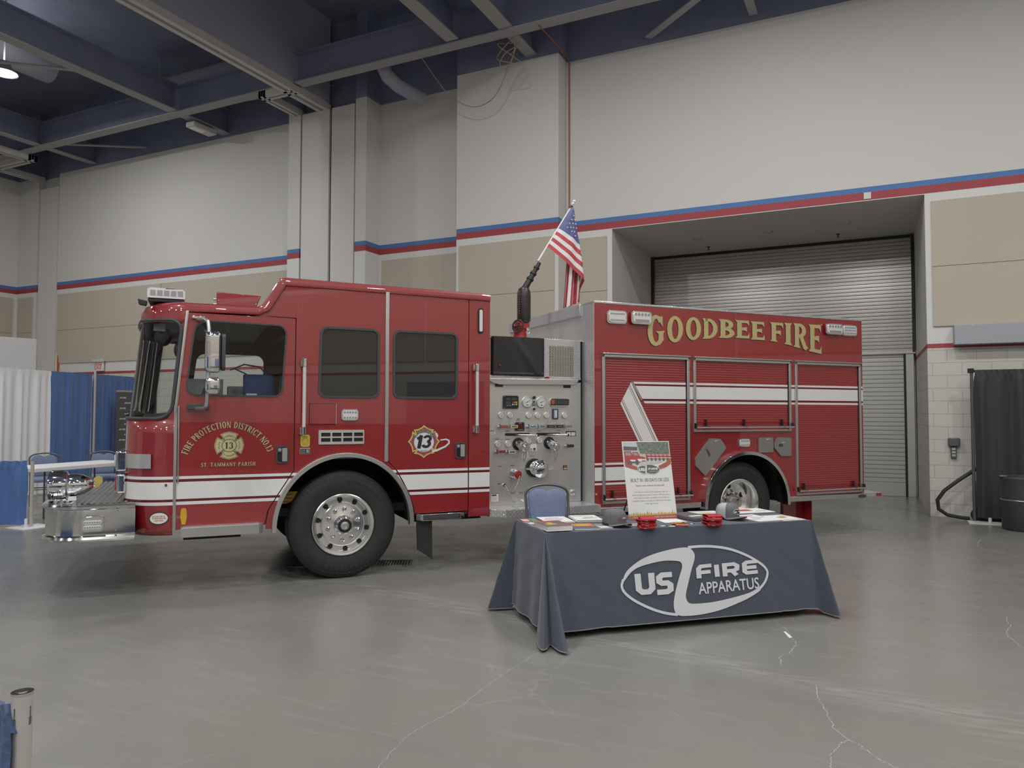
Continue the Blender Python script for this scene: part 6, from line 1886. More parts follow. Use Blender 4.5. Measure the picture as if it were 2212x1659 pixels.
def flag_m(i, j):
    h, f_ = (i + 0.5) / NH, (j + 0.5) / NF
    s_ = int(h * 13)
    if f_ < 0.42 and s_ < 7:
        return 0
    return 1 if s_ % 2 == 0 else 2
cl = G().grid(rows, fm=flag_m).build('cloth', [M_FLAGB, M_FLAGR, M_FLAGW], FL, angle=180)
g = G()
def star(x, y, r=13):
    P = []
    for k in range(10):
        a = pi / 2 + pi / 5 * k
        rr = r if k % 2 == 0 else r * 0.42
        P.append(fp(450 + (x - 450) * 0.90 - 12 + rr * cos(a) * 0.95, y - rr * sin(a) * 1.05, -0.082))
    c = sum(P, Vector()) / 10
    g.add([c] + P, [(0, k + 1, (k + 1) % 10 + 1) for k in range(10)])
for x, y in ((551, 315), (519, 372), (566, 370), (488, 426), (536, 424), (580, 426), (454, 485), (504, 480), (546, 480), (590, 482), (519, 533), (560, 535), (574, 588)):
    star(x, y)
g.build('stars', M_FLAGW, FL, smooth=False)
# ------------------------------------------------------------------ display table with the fitted cloth
TB = empty('display_table', (-2.168, 5.069, 0), radians(42.74))
tag(TB, 'folding table hidden under the slate cloth with the big oval logo', 'table')
TL, TD, TZ = 2.37, 0.72, 0.75
G().box((0.02, 0.02, TZ - 0.035), (TL - 0.02, TD - 0.02, TZ - 0.006)).build('table_top', M_CARTON, TB, bevel=0.004)
for x in (0.28, TL - 0.28):
    for y in (0.10, TD - 0.10):
        G().cyl((x, y, 0), (x, y, TZ - 0.035), 0.014).build('table_leg', M_CHAIRF, TB)
CL = empty('table_cloth', (-2.168, 5.069, 0), radians(42.74))
tag(CL, 'slate grey fitted table cloth with a large pale oval logo', 'table cloth')
def corner(cx, cy, tab, n=22):
    out = []
    a0, a1 = tab[0][0], tab[-1][0]
    for i in range(n + 1):
        a = a0 + (a1 - a0) * i / n
        out.append((cx, cy, cos(radians(a)), sin(radians(a)), lerp_tab(tab, a), 0.02))
    return out
P = []
P += corner(0, 0, [(180, 0.05), (222, 0.10), (238, 0.24), (247, 0.40), (251, 0.40), (258, 0.26), (264, 0.44), (269, 0.48), (270, 0.47)], 40)
for i in range(60):
    x = 0.012 + (TL - 0.024) * i / 59
    k = 0.124 + 0.30 * math.exp(-x / 0.022) + 0.0 + 0.020 * sin(x * 9.0) * math.exp(-((x - 1.0) / 1.6) ** 2) * (0 if 0.45 < x < 2.0 else 1) - 0.03 * math.exp(-((x - 2.20) / 0.06) ** 2)
    P.append((x, 0, 0, -1, k, 0.055 if 0.04 < x < 2.33 else 0.025))
P += corner(TL, 0, [(270, 0.16), (274, 0.26), (279, 0.285), (296, 0.15), (330, 0.08), (360, 0.06)], 26)
for i in range(20):
    y = 0.012 + (TD - 0.024) * i / 19
    P.append((TL, y, 1, 0, 0.05 + 0.012 * sin(y * 16), 0.06))
P += corner(TL, TD, [(0, 0.06), (20, 0.16), (45, 0.24), (70, 0.16), (90, 0.08)], 18)
for i in range(40):
    P.append((TL - 0.012 - (TL - 0.024) * i / 39, TD, 0, 1, 0.06 + 0.015 * sin(i * 0.9), 0.06))
P += corner(0, TD, [(90, 0.08), (130, 0.12), (160, 0.22), (172, 0.24), (178, 0.12), (180, 0.03)], 24)
for i in range(20):
    y = TD - 0.012 - (TD - 0.024) * i / 19
    P.append((0, y, -1, 0, 0.045 + 0.012 * sin(y * 17), 0.06))
rows = []
NZ_ = 22
for j in range(NZ_ + 1):
    t = j / NZ_
    r = []
    for x, y, nx_, ny_, k, hem in P:
        z = TZ + (hem - TZ) * t
        o = k * (0.06 * (1 - (1 - min(1, t * 12)) ** 2) * 0.2 + t) if t > 0 else 0
        o += 0.004 * sin(x * 23 + z * 31 + y * 17) * t * (1 - t) * (0 if (ny_ == -1 and 0.5 < x < 1.95) else 2)
        r.append((x + nx_ * o, y + ny_ * o, z))
    rows.append(r)
g = G().grid(rows, closed=True)
g.add([(0, 0, TZ), (TL, 0, TZ), (TL, TD, TZ), (0, TD, TZ)], [(0, 1, 2, 3)])
g.build('cloth', M_CLOTH, CL, angle=50)
G().tube([rows[-1][i] for i in range(len(P))], 0.004, 5, closed=True).build('hem', mat('hem_thread', (0.22, 0.21, 0.21), 0.8), CL)
# printed oval logo: everything in a unit oval, mapped onto the sloping front of the cloth
LZ = [(-0.964,0.063),(-0.951,0.222),(-0.881,0.439),(-0.703,0.700),(-0.484,0.864),(-0.219,0.966),(-0.076,0.957),(-0.025,0.861),(-0.002,0.725),(-0.017,0.554),(-0.060,0.315),(-0.112,-0.018),(-0.161,-0.348),(-0.172,-0.490),(-0.160,-0.612),(-0.116,-0.702),(0.037,-0.720),(0.215,-0.704),(0.465,-0.627),(0.699,-0.521),(0.833,-0.395),(0.854,-0.473),(0.691,-0.668),(0.501,-0.820),(0.269,-0.966),(0.022,-1.044),(-0.196,-1.049),(-0.301,-1.000),(-0.335,-0.889),(-0.342,-0.698),(-0.322,-0.464),(-0.276,-0.136),(-0.219,0.193),(-0.187,0.383),(-0.190,0.506),(-0.235,0.576),(-0.408,0.610),(-0.581,0.562),(-0.754,0.468),(-0.864,0.317)]
LR = [(-0.083,0.968),(0.069,0.978),(0.225,0.958),(0.381,0.903),(0.514,0.820),(0.647,0.696),(0.756,0.565),(0.864,0.403),(0.932,0.272),(0.972,0.150),(0.983,0.047),(0.966,-0.091),(0.933,-0.227),(0.882,-0.353),(0.823,-0.458)]
LL = [(-0.962,0.150),(-0.972,0.080),(-0.986,-0.018),(-0.979,-0.136),(-0.947,-0.259),(-0.899,-0.371),(-0.831,-0.496),(-0.732,-0.636),(-0.631,-0.758),(-0.530,-0.857),(-0.427,-0.933),(-0.301,-0.991)]
S_U = [(-0.776,0.280),(-0.773,-0.171),(-0.729,-0.262),(-0.644,-0.262),(-0.600,-0.171),(-0.600,0.281)]
S_S = [(-0.330,0.195),(-0.460,0.195),(-0.502,0.127),(-0.502,0.010),(-0.466,-0.045),(-0.400,-0.045),(-0.362,-0.110),(-0.365,-0.244),(-0.408,-0.300),(-0.542,-0.300)]
S_F = ([(0.027,0.020),(0.030,0.302),(0.064,0.372),(0.210,0.383)], [(0.025,0.190),(0.190,0.200)])
S_I = [(0.277,0.393),(0.277,0.029)]
S_R = ([(0.385,0.022),(0.387,0.370),(0.520,0.380),(0.563,0.321),(0.555,0.223),(0.506,0.185),(0.392,0.180)], [(0.483,0.184),(0.544,0.035)])
S_E = ([(0.851,0.415),(0.701,0.405),(0.666,0.356),(0.662,0.132),(0.690,0.085),(0.845,0.095)], [(0.660,0.242),(0.833,0.250)])
def wide_words(asp, which='usfire', wk=1.0):
    """the angular wide lettering as polygons; asp = oval width / height, strokes are as thick across as along"""
    def st(p, w=0.080, q_=1.36):
        sc = [(a, b / asp * q_) for a, b in p]      # bars come out thinner than stems
        return [[(u, v * asp / q_) for u, v in q] for q in stroke(sc, w * wk)]
    o = []
    if 'us' in which:
        o += st(S_U) + st(S_S)
    if 'fire' in which:
        for s_ in (*S_F, S_I, *S_R, *S_E):
            o += st(s_, 0.066, 1.6)
    return o
cmap = lambda p: (1.235 + 0.656 * p[0], 0.35 + 0.25 * p[1])
def on_cloth(g, poly, m=0, d=0.0045):
    pts = [cmap(p) for p in poly]
    tris = tessellate_polygon([[Vector((p[0], p[1], 0)) for p in pts]])
    g.add([(x, -0.178 * (TZ - z) - 0.003 - d, z) for x, z in pts], [tuple(t) for t in tris], m)
asp = 0.656 / 0.25
g = G()
on_cloth(g, smooth(LZ, 3, True))
for q in stroke(smooth([(a, b / asp) for a, b in LR], 4), 0.030) + stroke(smooth([(a, b / asp) for a, b in LL], 4), 0.030):
    on_cloth(g, [(u, v * asp) for u, v in q], 0, 0.0047)
for k_, q in enumerate(wide_words(asp)):
    on_cloth(g, q, 0, 0.005 + 0.00003 * k_)
g.build('printed_oval', M_LOGO, CL, smooth=False)
lo = text_obj('printed_word', 'APPARATUS', M_LOGO, CL, (1.236, -0.178 * (TZ - 0.236) - 0.010, 0.236), 0.552, 0.088, rot=(pi / 2 - math.atan(0.178), 0, 0), depth=0, bold=0.012)
for v in lo.data.vertices:      # the word climbs gently to the right, as on the cloth
    v.co.y += v.co.x * 0.018

# ------------------------------------------------------------------ things on the table (placed in the table's own axes)
TM = Matrix.Translation((-2.168, 5.069, 0)) @ Matrix.Rotation(radians(42.74), 4, 'Z')
def on_table(o, x, y, rz=0.0, z=TZ + 0.002):
    o.matrix_world = TM @ Matrix.Translation((x, y, z)) @ Matrix.Rotation(radians(rz), 4, 'Z')
    return o
# poster board leaning on a small easel
PS = on_table(empty('poster_board'), 0.90, 0.425, -1.5, TZ + 0.004)
tag(PS, 'upright advertising poster board standing on the table in front of the chairs', 'poster')
tilt = radians(13)
PWD, PHT = 0.445, 0.665
hold = empty('poster_face', (0, 0, 0), 0, PS)
hold.rotation_euler = (-tilt, 0, 0)
def pf(g, name, m, **k):
    return g.build(name, m, hold, **k)
pf(G().box((0, 0, 0), (PWD, 0.006, PHT)), 'board', M_PAPER, bevel=0.001)
PMATS = [mat('print_pale_ground', (0.50, 0.50, 0.49), 0.6), M_FOL, M_PRED, mat('poster_ribbon_red', (0.40, 0.11, 0.085), 0.6), M_PGREY, M_MIDGREY, mat('print_sky', (0.50, 0.52, 0.55), 0.6), M_WHITE, M_YEL]
X, Z = lambda f_: PWD * f_, lambda f_: PHT * (1 - f_)
g = G()
def pq(pts, m, d=0.0012):
    g.flat([(X(a), Z(b)) for a, b in pts], 'y', -d, m)
pq([(0.02, 0.01), (0.98, 0.01), (0.99, 0.215), (0.90, 0.26), (0.7, 0.30), (0.45, 0.315), (0.2, 0.31), (0.02, 0.285)], 0)
pq([(0.02, 0.01), (0.30, 0.01), (0.30, 0.075), (0.02, 0.065)], 6, 0.0016)
pq([(0.02, 0.065), (0.31, 0.075), (0.31, 0.12), (0.02, 0.12)], 4, 0.0018)
pq([(0.30, 0.01), (0.98, 0.01), (0.985, 0.175), (0.36, 0.165)], 1, 0.0016)
def pic_truck(x, y, s, w=1.0):
    pq([(x, y), (x + 0.13 * s * w, y), (x + 0.17 * s * w, y + 0.055 * s), (x + 0.30 * s * w, y + 0.075 * s), (x + 0.30 * s * w, y + 0.13 * s), (x, y + 0.14 * s)], 2, 0.0022)
    pq([(x + 0.02 * s, y + 0.012 * s), (x + 0.11 * s * w, y + 0.012 * s), (x + 0.14 * s * w, y + 0.05 * s), (x + 0.02 * s, y + 0.05 * s)], 5, 0.0026)
    pq([(x + 0.10 * s * w, y + 0.095 * s), (x + 0.32 * s * w, y + 0.10 * s), (x + 0.32 * s * w, y + 0.118 * s), (x + 0.1 * s * w, y + 0.115 * s)], 7, 0.0026)
    g.flat([(X(x + 0.09 * s * w) + p[0], Z(y + 0.14 * s) + p[1]) for p in oval(0, 0, 0.018 * s, 0.025 * s, 14)], 'y', -0.0028, 4)
for k in range(6):
    pic_truck(0.90 - 0.085 * k, 0.165 - 0.001 * k, 0.55, 0.62)
pic_truck(0.20, 0.14, 0.95, 0.9)
pic_truck(0.025, 0.13, 1.15, 0.95)
pq([(0.02, 0.275), (0.12, 0.305), (0.27, 0.33), (0.27, 0.375), (0.15, 0.355), (0.02, 0.325)], 3, 0.0030)
pq([(0.99, 0.225), (0.88, 0.28), (0.72, 0.325), (0.73, 0.37), (0.87, 0.345), (0.99, 0.30)], 3, 0.0030)
for sx_, pts in ((0, [(0.275, 0.355), (0.30, 0.335), (0.36, 0.322), (0.44, 0.325), (0.425, 0.36), (0.425, 0.425), (0.35, 0.41), (0.29, 0.385)]), (1, [(0.475, 0.308), (0.58, 0.312), (0.68, 0.335), (0.735, 0.37), (0.70, 0.405), (0.62, 0.425), (0.52, 0.42), (0.455, 0.41), (0.468, 0.37)])):
    g.flat(grow([(X(a), Z(b)) for a, b in pts], 0.003), 'y', -0.0033, 7)
    pq(pts, 4, 0.0036)
pf(g, 'poster_photo', PMATS, smooth=False)
g = G()
pq([(0.0, 0.955), (1.0, 0.945), (1.0, 1.0), (0.0, 1.0)], 3)
pq([(0.0, 0.94), (1.0, 0.932), (1.0, 0.947), (0.0, 0.957)], 8)
for k in range(26):
    x = 0.02 + 0.037 * k
    h = 0.020 + 0.022 * abs(sin(k * 2.7)) + (0.018 if k % 7 == 3 else 0)
    pq([(x - 0.012, 0.94), (x - 0.004, 0.94 - h * 0.5), (x + 0.003, 0.94 - h), (x + 0.004, 0.94 - h * 0.55), (x + 0.013, 0.94)], 8 if k % 2 else 3, 0.0014)
pf(g, 'flame_border', PMATS, smooth=False)
R90 = (pi / 2, 0, 0)
text_obj('poster_headline', 'BUILT IN 180 DAYS OR LESS', M_PGREY, hold, (X(0.11), -0.001, Z(0.528)), X(0.80), 0.030, R90, 0)
text_obj('poster_subline', 'Need a truck without the long wait?', M_PGREY, hold, (X(0.205), -0.001, Z(0.592)), X(0.60), 0.019, R90, 0)
for k, (s_, a, b) in enumerate((('Drew Ferrara and the US Fire Apparatus team are', 0.16, 0.70), ('delivering high quality custom trucks in 180 days or less.', 0.11, 0.79), ('Plus, in-stock pumpers and tankers are available for', 0.145, 0.73), ('immediate delivery, ensuring your department has what it', 0.11, 0.80), ('needs right on time.', 0.36, 0.28))):
    text_obj('poster_text', s_, M_MIDGREY, hold, (X(a), -0.001, Z(0.672 + 0.037 * k)), X(b), 0.0165, R90, 0)
text_obj('poster_footer', 'Call us or visit our website for more information', M_WHITE, hold, (X(0.08), -0.002, Z(0.984)), X(0.88), 0.012, R90, 0)
g = G()
for which, cx_, wd_ in (('us', 0.36, 0.26), ('fire', 0.60, 0.0)):
    pass
for q in wide_words(2.4, 'us', 1.25):
    g.flat([(X(0.36) + (p[0] + 0.55) * 0.105, Z(0.368) + (p[1] + 0.0) * 0.042) for p in q], 'y', -0.0042)
for q in wide_words(2.4, 'fire', 1.1):
    g.flat([(X(0.60) + (p[0] - 0.44) * 0.105, Z(0.366) + (p[1] - 0.18) * 0.042) for p in q], 'y', -0.0042)
pf(g, 'poster_logo_words', M_WHITE, smooth=False)
text_obj('poster_logo_line', 'APPARATUS', M_WHITE, hold, (X(0.50), -0.004, Z(0.402)), X(0.20), 0.007, R90, 0)
G().tube([(0.1, 0.10, 0.35), (0.06, 0.27, 0.004)], 0.006, 6).tube([(0.34, 0.10, 0.35), (0.38, 0.27, 0.004)], 0.006, 6).tube([(0.1, 0.10, 0.35), (0.34, 0.10, 0.35)], 0.005, 6).build('easel', M_BLACK, PS)

def sheet_stack(name, w, d, n, m, label, cat, x, y, rz, prints=(), mats=(), jit=0.004, th=0.004, group=None):
    """n sheets or booklets lying on each other"""
    t = on_table(empty(name), x, y, rz)
    g = G()
    for k in range(n):
        o = (random.uniform(-jit, jit), random.uniform(-jit, jit))
        g.box((o[0], o[1], k * th), (w + o[0], d + o[1], (k + 0.9) * th))
    g.build('pages', m, t, smooth=False)
    if prints:
        g = G()
        for px0, py0, px1, py1, mi in prints:
            g.prism(rect(px0 * w, py0 * d, px1 * w, py1 * d), 'z', n * th, n * th + 0.0008 + 0.0002 * mi, mi)
        g.build('print', list(mats), t, smooth=False)
    return tag(t, label, cat, group)
pm = (M_PGREY, M_ORANGE, M_PRED, M_MIDGREY, M_YEL, M_WHITE, M_GREEN)
cover = ((0.0, 0.0, 1.0, 1.0, 0), (0.15, 0.25, 0.6, 0.5, 1), (0.3, 0.35, 0.5, 0.65, 4), (0.0, 0.8, 0.9, 0.95, 2), (0.65, 0.1, 0.95, 0.3, 2))
sheet_stack('magazine', 0.20, 0.27, 1, M_PAPER, 'single firefighting magazine under the front left stack corner', 'magazine', 0.025, 0.10, 2, cover, pm, th=0.006)
for k in range(5):
    t = sheet_stack('magazine', 0.205, 0.272, 1, M_PAPER, ('lowest', 'second lowest', 'middle', 'second highest', 'topmost')[k] + ' magazine in the stack at the front left corner', 'magazine', 0.022 + 0.002 * (k % 3), 0.012 + 0.003 * (k % 2), 1.5 + 0.8 * k - 1, cover if k == 4 else (), pm, th=0.007, group='magazine stack')
    t.matrix_world = Matrix.Translation((0, 0, 0.0075 * k + (0.0075 if k >= 0 else 0))) @ t.matrix_world
sheet_stack('magazine', 0.20, 0.27, 2, M_PAPER, 'magazine with an orange fire picture behind the front left stack', 'magazine', 0.262, 0.06, -8, ((0.0, 0.0, 1.0, 1.0, 0), (0.12, 0.45, 0.95, 0.9, 1), (0.3, 0.55, 0.8, 0.75, 4), (0.0, 0.92, 1.0, 1.0, 2)), pm, th=0.005)
t = sheet_stack('magazine', 0.105, 0.20, 1, M_PAPER, 'grey covered booklet lying partly under the grey cap', 'magazine', 0.480, 0.060, 0, ((0.0, 0.0, 1.0, 1.0, 3), (0.1, 0.1, 0.8, 0.4, 5)), pm, th=0.005)
sheet_stack('flyer_stack', 0.24, 0.30, 3, M_PAPER, 'white sheet stack with small print, left of the blue chair back', 'papers', 0.17, 0.43, -3, ((0.1, 0.2, 0.6, 0.24, 3), (0.1, 0.45, 0.75, 0.5, 3), (0.2, 0.7, 0.7, 0.72, 2)), pm)
sheet_stack('flyer_stack', 0.22, 0.28, 5, M_PAPER, 'taller white paper pile with grey drawings in front of the chair', 'papers', 0.425, 0.42, -8, ((0.3, 0.3, 0.9, 0.36, 3), (0.45, 0.5, 0.8, 0.58, 3), (0.1, 0.75, 0.5, 0.78, 3)), pm)
for k, (x, y, rz) in enumerate(((0.02, 0.40, 6), (0.012, 0.56, -4), (0.090, 0.565, 3))):
    sheet_stack('leaflet', 0.068, 0.14, 1, M_PAPER, ('small printed leaflet at the left edge, nearest the magazines', 'small red topped leaflet at the back left corner of the table', 'small greenish leaflet beside the back left corner leaflet')[k], 'leaflet', x, y, rz, ((0, 0, 1, 1, (3, 2, 6)[k]), (0.1, 0.2, 0.9, 0.5, 5), (0.1, 0.7, 0.9, 0.9, (2, 5, 5)[k])), pm, th=0.003)
sheet_stack('flyer_stack', 0.20, 0.20, 1, M_PAPER, 'blank white sheet in front of the poster board', 'papers', 1.10, 0.19, -4)
t = sheet_stack('pamphlet', 0.14, 0.10, 1, M_PAPER, 'white and red pamphlet between the grey cap and left foam sleeves', 'leaflet', 0.78, 0.12, -10, ((0.0, 0.4, 1, 0.7, 2), (0.1, 0.1, 0.8, 0.3, 3)), pm)
t = on_table(empty('catalogue'), 1.38, 0.19, 8)
G().box((0, 0, 0), (0.20, 0.34, 0.030)).build('cover', M_PGREY, t, bevel=0.004)
G().prism(rect(0.03, 0.08, 0.15, 0.13), 'z', 0.0302, 0.0310).build('title', M_PAPER, t)
tag(t, 'thick dark grey catalogue lying right of the poster', 'catalogue')
sheet_stack('flyer_stack', 0.26, 0.22, 2, M_PAPER, 'white sheets with red and yellow edge right behind the poster', 'papers', 1.61, 0.49, -3, ((0.0, 0.0, 0.5, 0.3, 4), (0.5, 0.0, 1.0, 0.2, 2), (0.2, 0.5, 0.9, 0.54, 3)), pm)
sheet_stack('flyer_stack', 0.23, 0.36, 2, M_PAPER, 'white printed sheets right beside the two-tone cap', 'papers', 1.87, 0.02, 4, ((0.1, 0.75, 0.7, 0.80, 2), (0.15, 0.3, 0.5, 0.34, 3), (0.3, 0.5, 0.9, 0.53, 3)), pm)
sheet_stack('flyer_stack', 0.22, 0.30, 1, M_PAPER, 'white leaflet with pictures at the front right corner of the table', 'papers', 2.12, 0.02, 3, ((0.3, 0.4, 0.6, 0.6, 3), (0.6, 0.6, 0.85, 0.8, 4), (0.1, 0.1, 0.9, 0.14, 3)), pm)
sheet_stack('flyer_stack', 0.40, 0.26, 3, M_PAPER, 'wide white sheets with red print at the back right of table', 'papers', 1.96, 0.46, 0, ((0.2, 0.4, 0.6, 0.75, 2), (0.65, 0.3, 0.9, 0.36, 3)), pm)

# caps
def cap(label, x, y, rz, crown_back, patch):
    t = on_table(empty('baseball_cap'), x, y, rz, TZ + 0.004)
    tag(t, label, 'cap')
    R, H = 0.092, 0.128
    N = 40
    def ring(k, z, off=0.0):
        return [((R * 1.12 * k + off) * cos(2 * pi * i / N), (R * 0.97 * k + off) * sin(2 * pi * i / N), z) for i in range(N)]
    prof = [(1.0, 0.012), (1.005, 0.045), (0.98, 0.075), (0.90, 0.100), (0.74, 0.118), (0.50, 0.127), (0.22, 0.131), (0.02, 0.132)]
    rows = [ring(k, z) for k, z in prof]
    g = G().grid(rows, fm=lambda i, j: 1 if (j / N < 0.20 or j / N > 0.80) else 0, closed=True)
    g.build('crown', [crown_back, M_CAP], t, angle=180)
    g = G()
    for a in (0, 60, 120, 180, 240, 300):
        a = radians(a)
        g.tube([(R * 1.12 * k * cos(a) * 1.003, R * 0.97 * k * sin(a) * 1.003, z) for k, z in prof], 0.0018, 5)
    g.ball((0, 0, 0.134), (0.009, 0.009, 0.005), 10)
    g.build('seams_and_button', M_CAP, t)
    rows = []
    for i in range(21):
        a = radians(-74 + 148 * i / 20)
        b = Vector((R * 1.12 * cos(a), R * 0.97 * sin(a), 0.020))
        e = 0.082 * (cos(a * 0.98) ** 0.7 if cos(a) > 0 else 0) + 0.004
        r = []
        for j in range(7):
            s_ = j / 6
            y = b.y * (1 + 0.06 * s_)
            r.append((b.x + e * s_, y, 0.022 - 0.006 * s_ + 0.018 * (1 - (y / 0.09) ** 2) * s_ - 0.012 * (y / 0.09) ** 2))
        rows.append(r)
    G().grid(rows).build('brim', M_CAP, t, solid=0.004, angle=60)
    rows2 = [[(p[0] - 0.002, p[1], p[2] - 0.004) for p in r] for r in rows]
    G().grid(rows2).build('brim_underside', M_BLACK, t, angle=60)
    g = G()
    for i in range(14):
        a0, a1 = radians(140 + 80 * i / 14), radians(140 + 80 * (i + 1) / 14)
    G().tube([(R * 1.135 * cos(a), R * 0.985 * sin(a), 0.016) for a in [radians(70 + 220 * i / 24) for i in range(25)]], 0.007, 6).build('sweat_band', M_BLACK, t)
    def on_crown(px_, pz):
        a = px_ / R
        z = 0.066 + pz
        k = lerp_tab([(zz, kk) for kk, zz in prof], z)
        return (R * 1.12 * k * cos(a) * 1.02 + 0.002, R * 0.97 * k * sin(a) * 1.02, z)
    def crown_poly(g, poly, m, d):
        tris = tessellate_polygon([[Vector((p[0], p[1], 0)) for p in poly]])
        vs = [Vector(on_crown(-0 + p[0], p[1])) for p in poly]
        g.add([v + Vector((v.x, v.y, 0)).normalized() * d for v in vs], [tuple(q) for q in tris], m)
    g = G()
    if patch:
        for (a, b), m_, d in (((0.042, 0.024), 0, 0.001), ((0.038, 0.0205), 1, 0.0016)):
            ov = oval(0, 0, a, b, 28)
            for i in range(28):
                crown_poly(g, [(0, 0), ov[i], ov[(i + 1) % 28]], m_, d)
        for q in [[(-0.006, -0.022), (0.003, -0.022), (0.008, 0.022), (-0.001, 0.022)]]:
            crown_poly(g, q, 0, 0.0022)
        for q in wide_words(2.4, 'us', 1.3):
            crown_poly(g, [(-0.021 + (p[0] + 0.55) * 0.048, p[1] * 0.024) for p in q], 0, 0.0024)
        for q in wide_words(2.4, 'fire', 1.2):
            crown_poly(g, [(0.021 + (p[0] - 0.44) * 0.034, 0.002 + (p[1] - 0.2) * 0.024) for p in q], 0, 0.0024)
        g.build('patch', [M_WHITE, M_INK], t, smooth=False)
    else:
        for q in wide_words(2.4, 'us', 1.3):
            crown_poly(g, [(-0.022 + (p[0] + 0.55) * 0.050, p[1] * 0.026) for p in q], 0, 0.0014)
        for q in wide_words(2.4, 'fire', 1.2):
            crown_poly(g, [(0.020 + (p[0] - 0.44) * 0.040, (p[1] - 0.2) * 0.026) for p in q], 1, 0.0014)
        for q in stroke([(-0.005, -0.012), (0.045, -0.010)], 0.003):
            crown_poly(g, q, 0, 0.0014)
        g.build('embroidery', [M_KOOZ, M_WHITE], t, smooth=False)
    return t
cap('grey baseball cap with red and white lettering on the table', 0.66, 0.20, -80, M_CAP, False)
cap('two-tone cap with pale mesh back and oval patch', 1.745, 0.275, -74, M_CAPL, True)

# folded red foam drink sleeves
def sleeve(label, x, y, rz, k, group):
    t = on_table(empty('drink_sleeve'), x, y, rz, TZ + 0.002 + 0.0205 * k)
    tag(t, label, 'drink sleeve', group)
    rows = []
    for i in range(7):
        xx = 0.125 * i / 6
        o = 0.010 + 0.002 * sin(i * 1.2)
        sec = [(-0.045, 0.0), (-0.03, 0.009 - o * 0.5 - 0.004), (0.0, 0.0), (0.05, 0.0), (0.056, 0.009), (0.05, 0.018), (0.0, 0.0195), (-0.03, 0.018), (-0.048, 0.010)]
        rows.append([(xx, p[0], p[1]) for p in sec])
    G().grid(rows, closed=True).build('foam', M_KOOZ, t, solid=0.002, angle=60)
    G().prism(rect(0.035, -0.0005, 0.06, 0.001), 'y', -0.0495, -0.047).prism([(0.126, 0.0), (0.127, 0.02), (0.1275, 0.01)], 'y', -0.03, 0.045).build('print', M_WHITE, t)
    G().prism(oval(0.0, 0.0098, 0.020, 0.0065, 14), 'x', 0.122, 0.1262).build('opening', M_DARK, t)
    return t
for k in range(4):
    sleeve(('lowest', 'second lowest', 'second highest', 'topmost')[k] + ' red foam sleeve in the pile left, beside the grey cap', 0.785 + 0.006 * (k % 2), 0.025 + 0.006 * ((k + 1) % 2), -18 + 7 * (k % 3), k, 'left pile of red foam sleeves')
for k in range(4):
    sleeve(('lowest', 'second lowest', 'second highest', 'topmost')[k] + ' red foam sleeve in the pile right, by the two-tone cap', 1.365 + 0.008 * (k % 2), 0.012 + 0.006 * (k % 2), -14 + 9 * ((k + 1) % 3), k, 'right pile of red foam sleeves')
# pens
for k in range(9):
    a = random.uniform(-24, 10)
    t = on_table(empty('pen'), 1.105 + 0.010 * (k % 5), 0.015 + 0.013 * k, a, TZ + 0.007 + 0.004 * (k % 3))
    m_ = (M_KOOZ, M_YEL, M_KOOZ, M_ORANGE)[k % 4]
    G().cyl((0, 0, 0), (0.098, 0, 0), 0.0042, n=10).build('barrel', m_, t)
    G().cyl((0.098, 0, 0), (0.112, 0, 0), 0.004, 0.0012, 10).cyl((-0.012, 0, 0), (0, 0, 0), 0.003, n=8).build('tip_and_button', M_CHROME, t)
    tag(t, ('red', 'yellow', 'red', 'orange')[k % 4] + ' barrelled pen lying in the loose bundle before the poster', 'pen', 'pens in front of the poster')
for k, (x, y, rz, lab) in enumerate(((0.985, 0.03, 12, 'white key tag lying right of the left sleeve pile'), (1.045, 0.015, -30, 'white and black key tag beside the pens at left'), (1.255, 0.06, 20, 'white key tag between the pens and the right sleeve pile'))):
    t = on_table(empty('key_tag'), x, y, rz)
    G().prism(rect(0, 0, 0.05, 0.022, 0.008), 'z', 0, 0.004).build('tag_plate', M_WHITE, t)
    G().tube([(0.055 + 0.012 * cos(a), 0.011 + 0.012 * sin(a), 0.003) for a in [2 * pi * i / 14 for i in range(14)]], 0.0016, 5, closed=True).build('ring', M_BLACK, t)
    tag(t, lab, 'key tag')

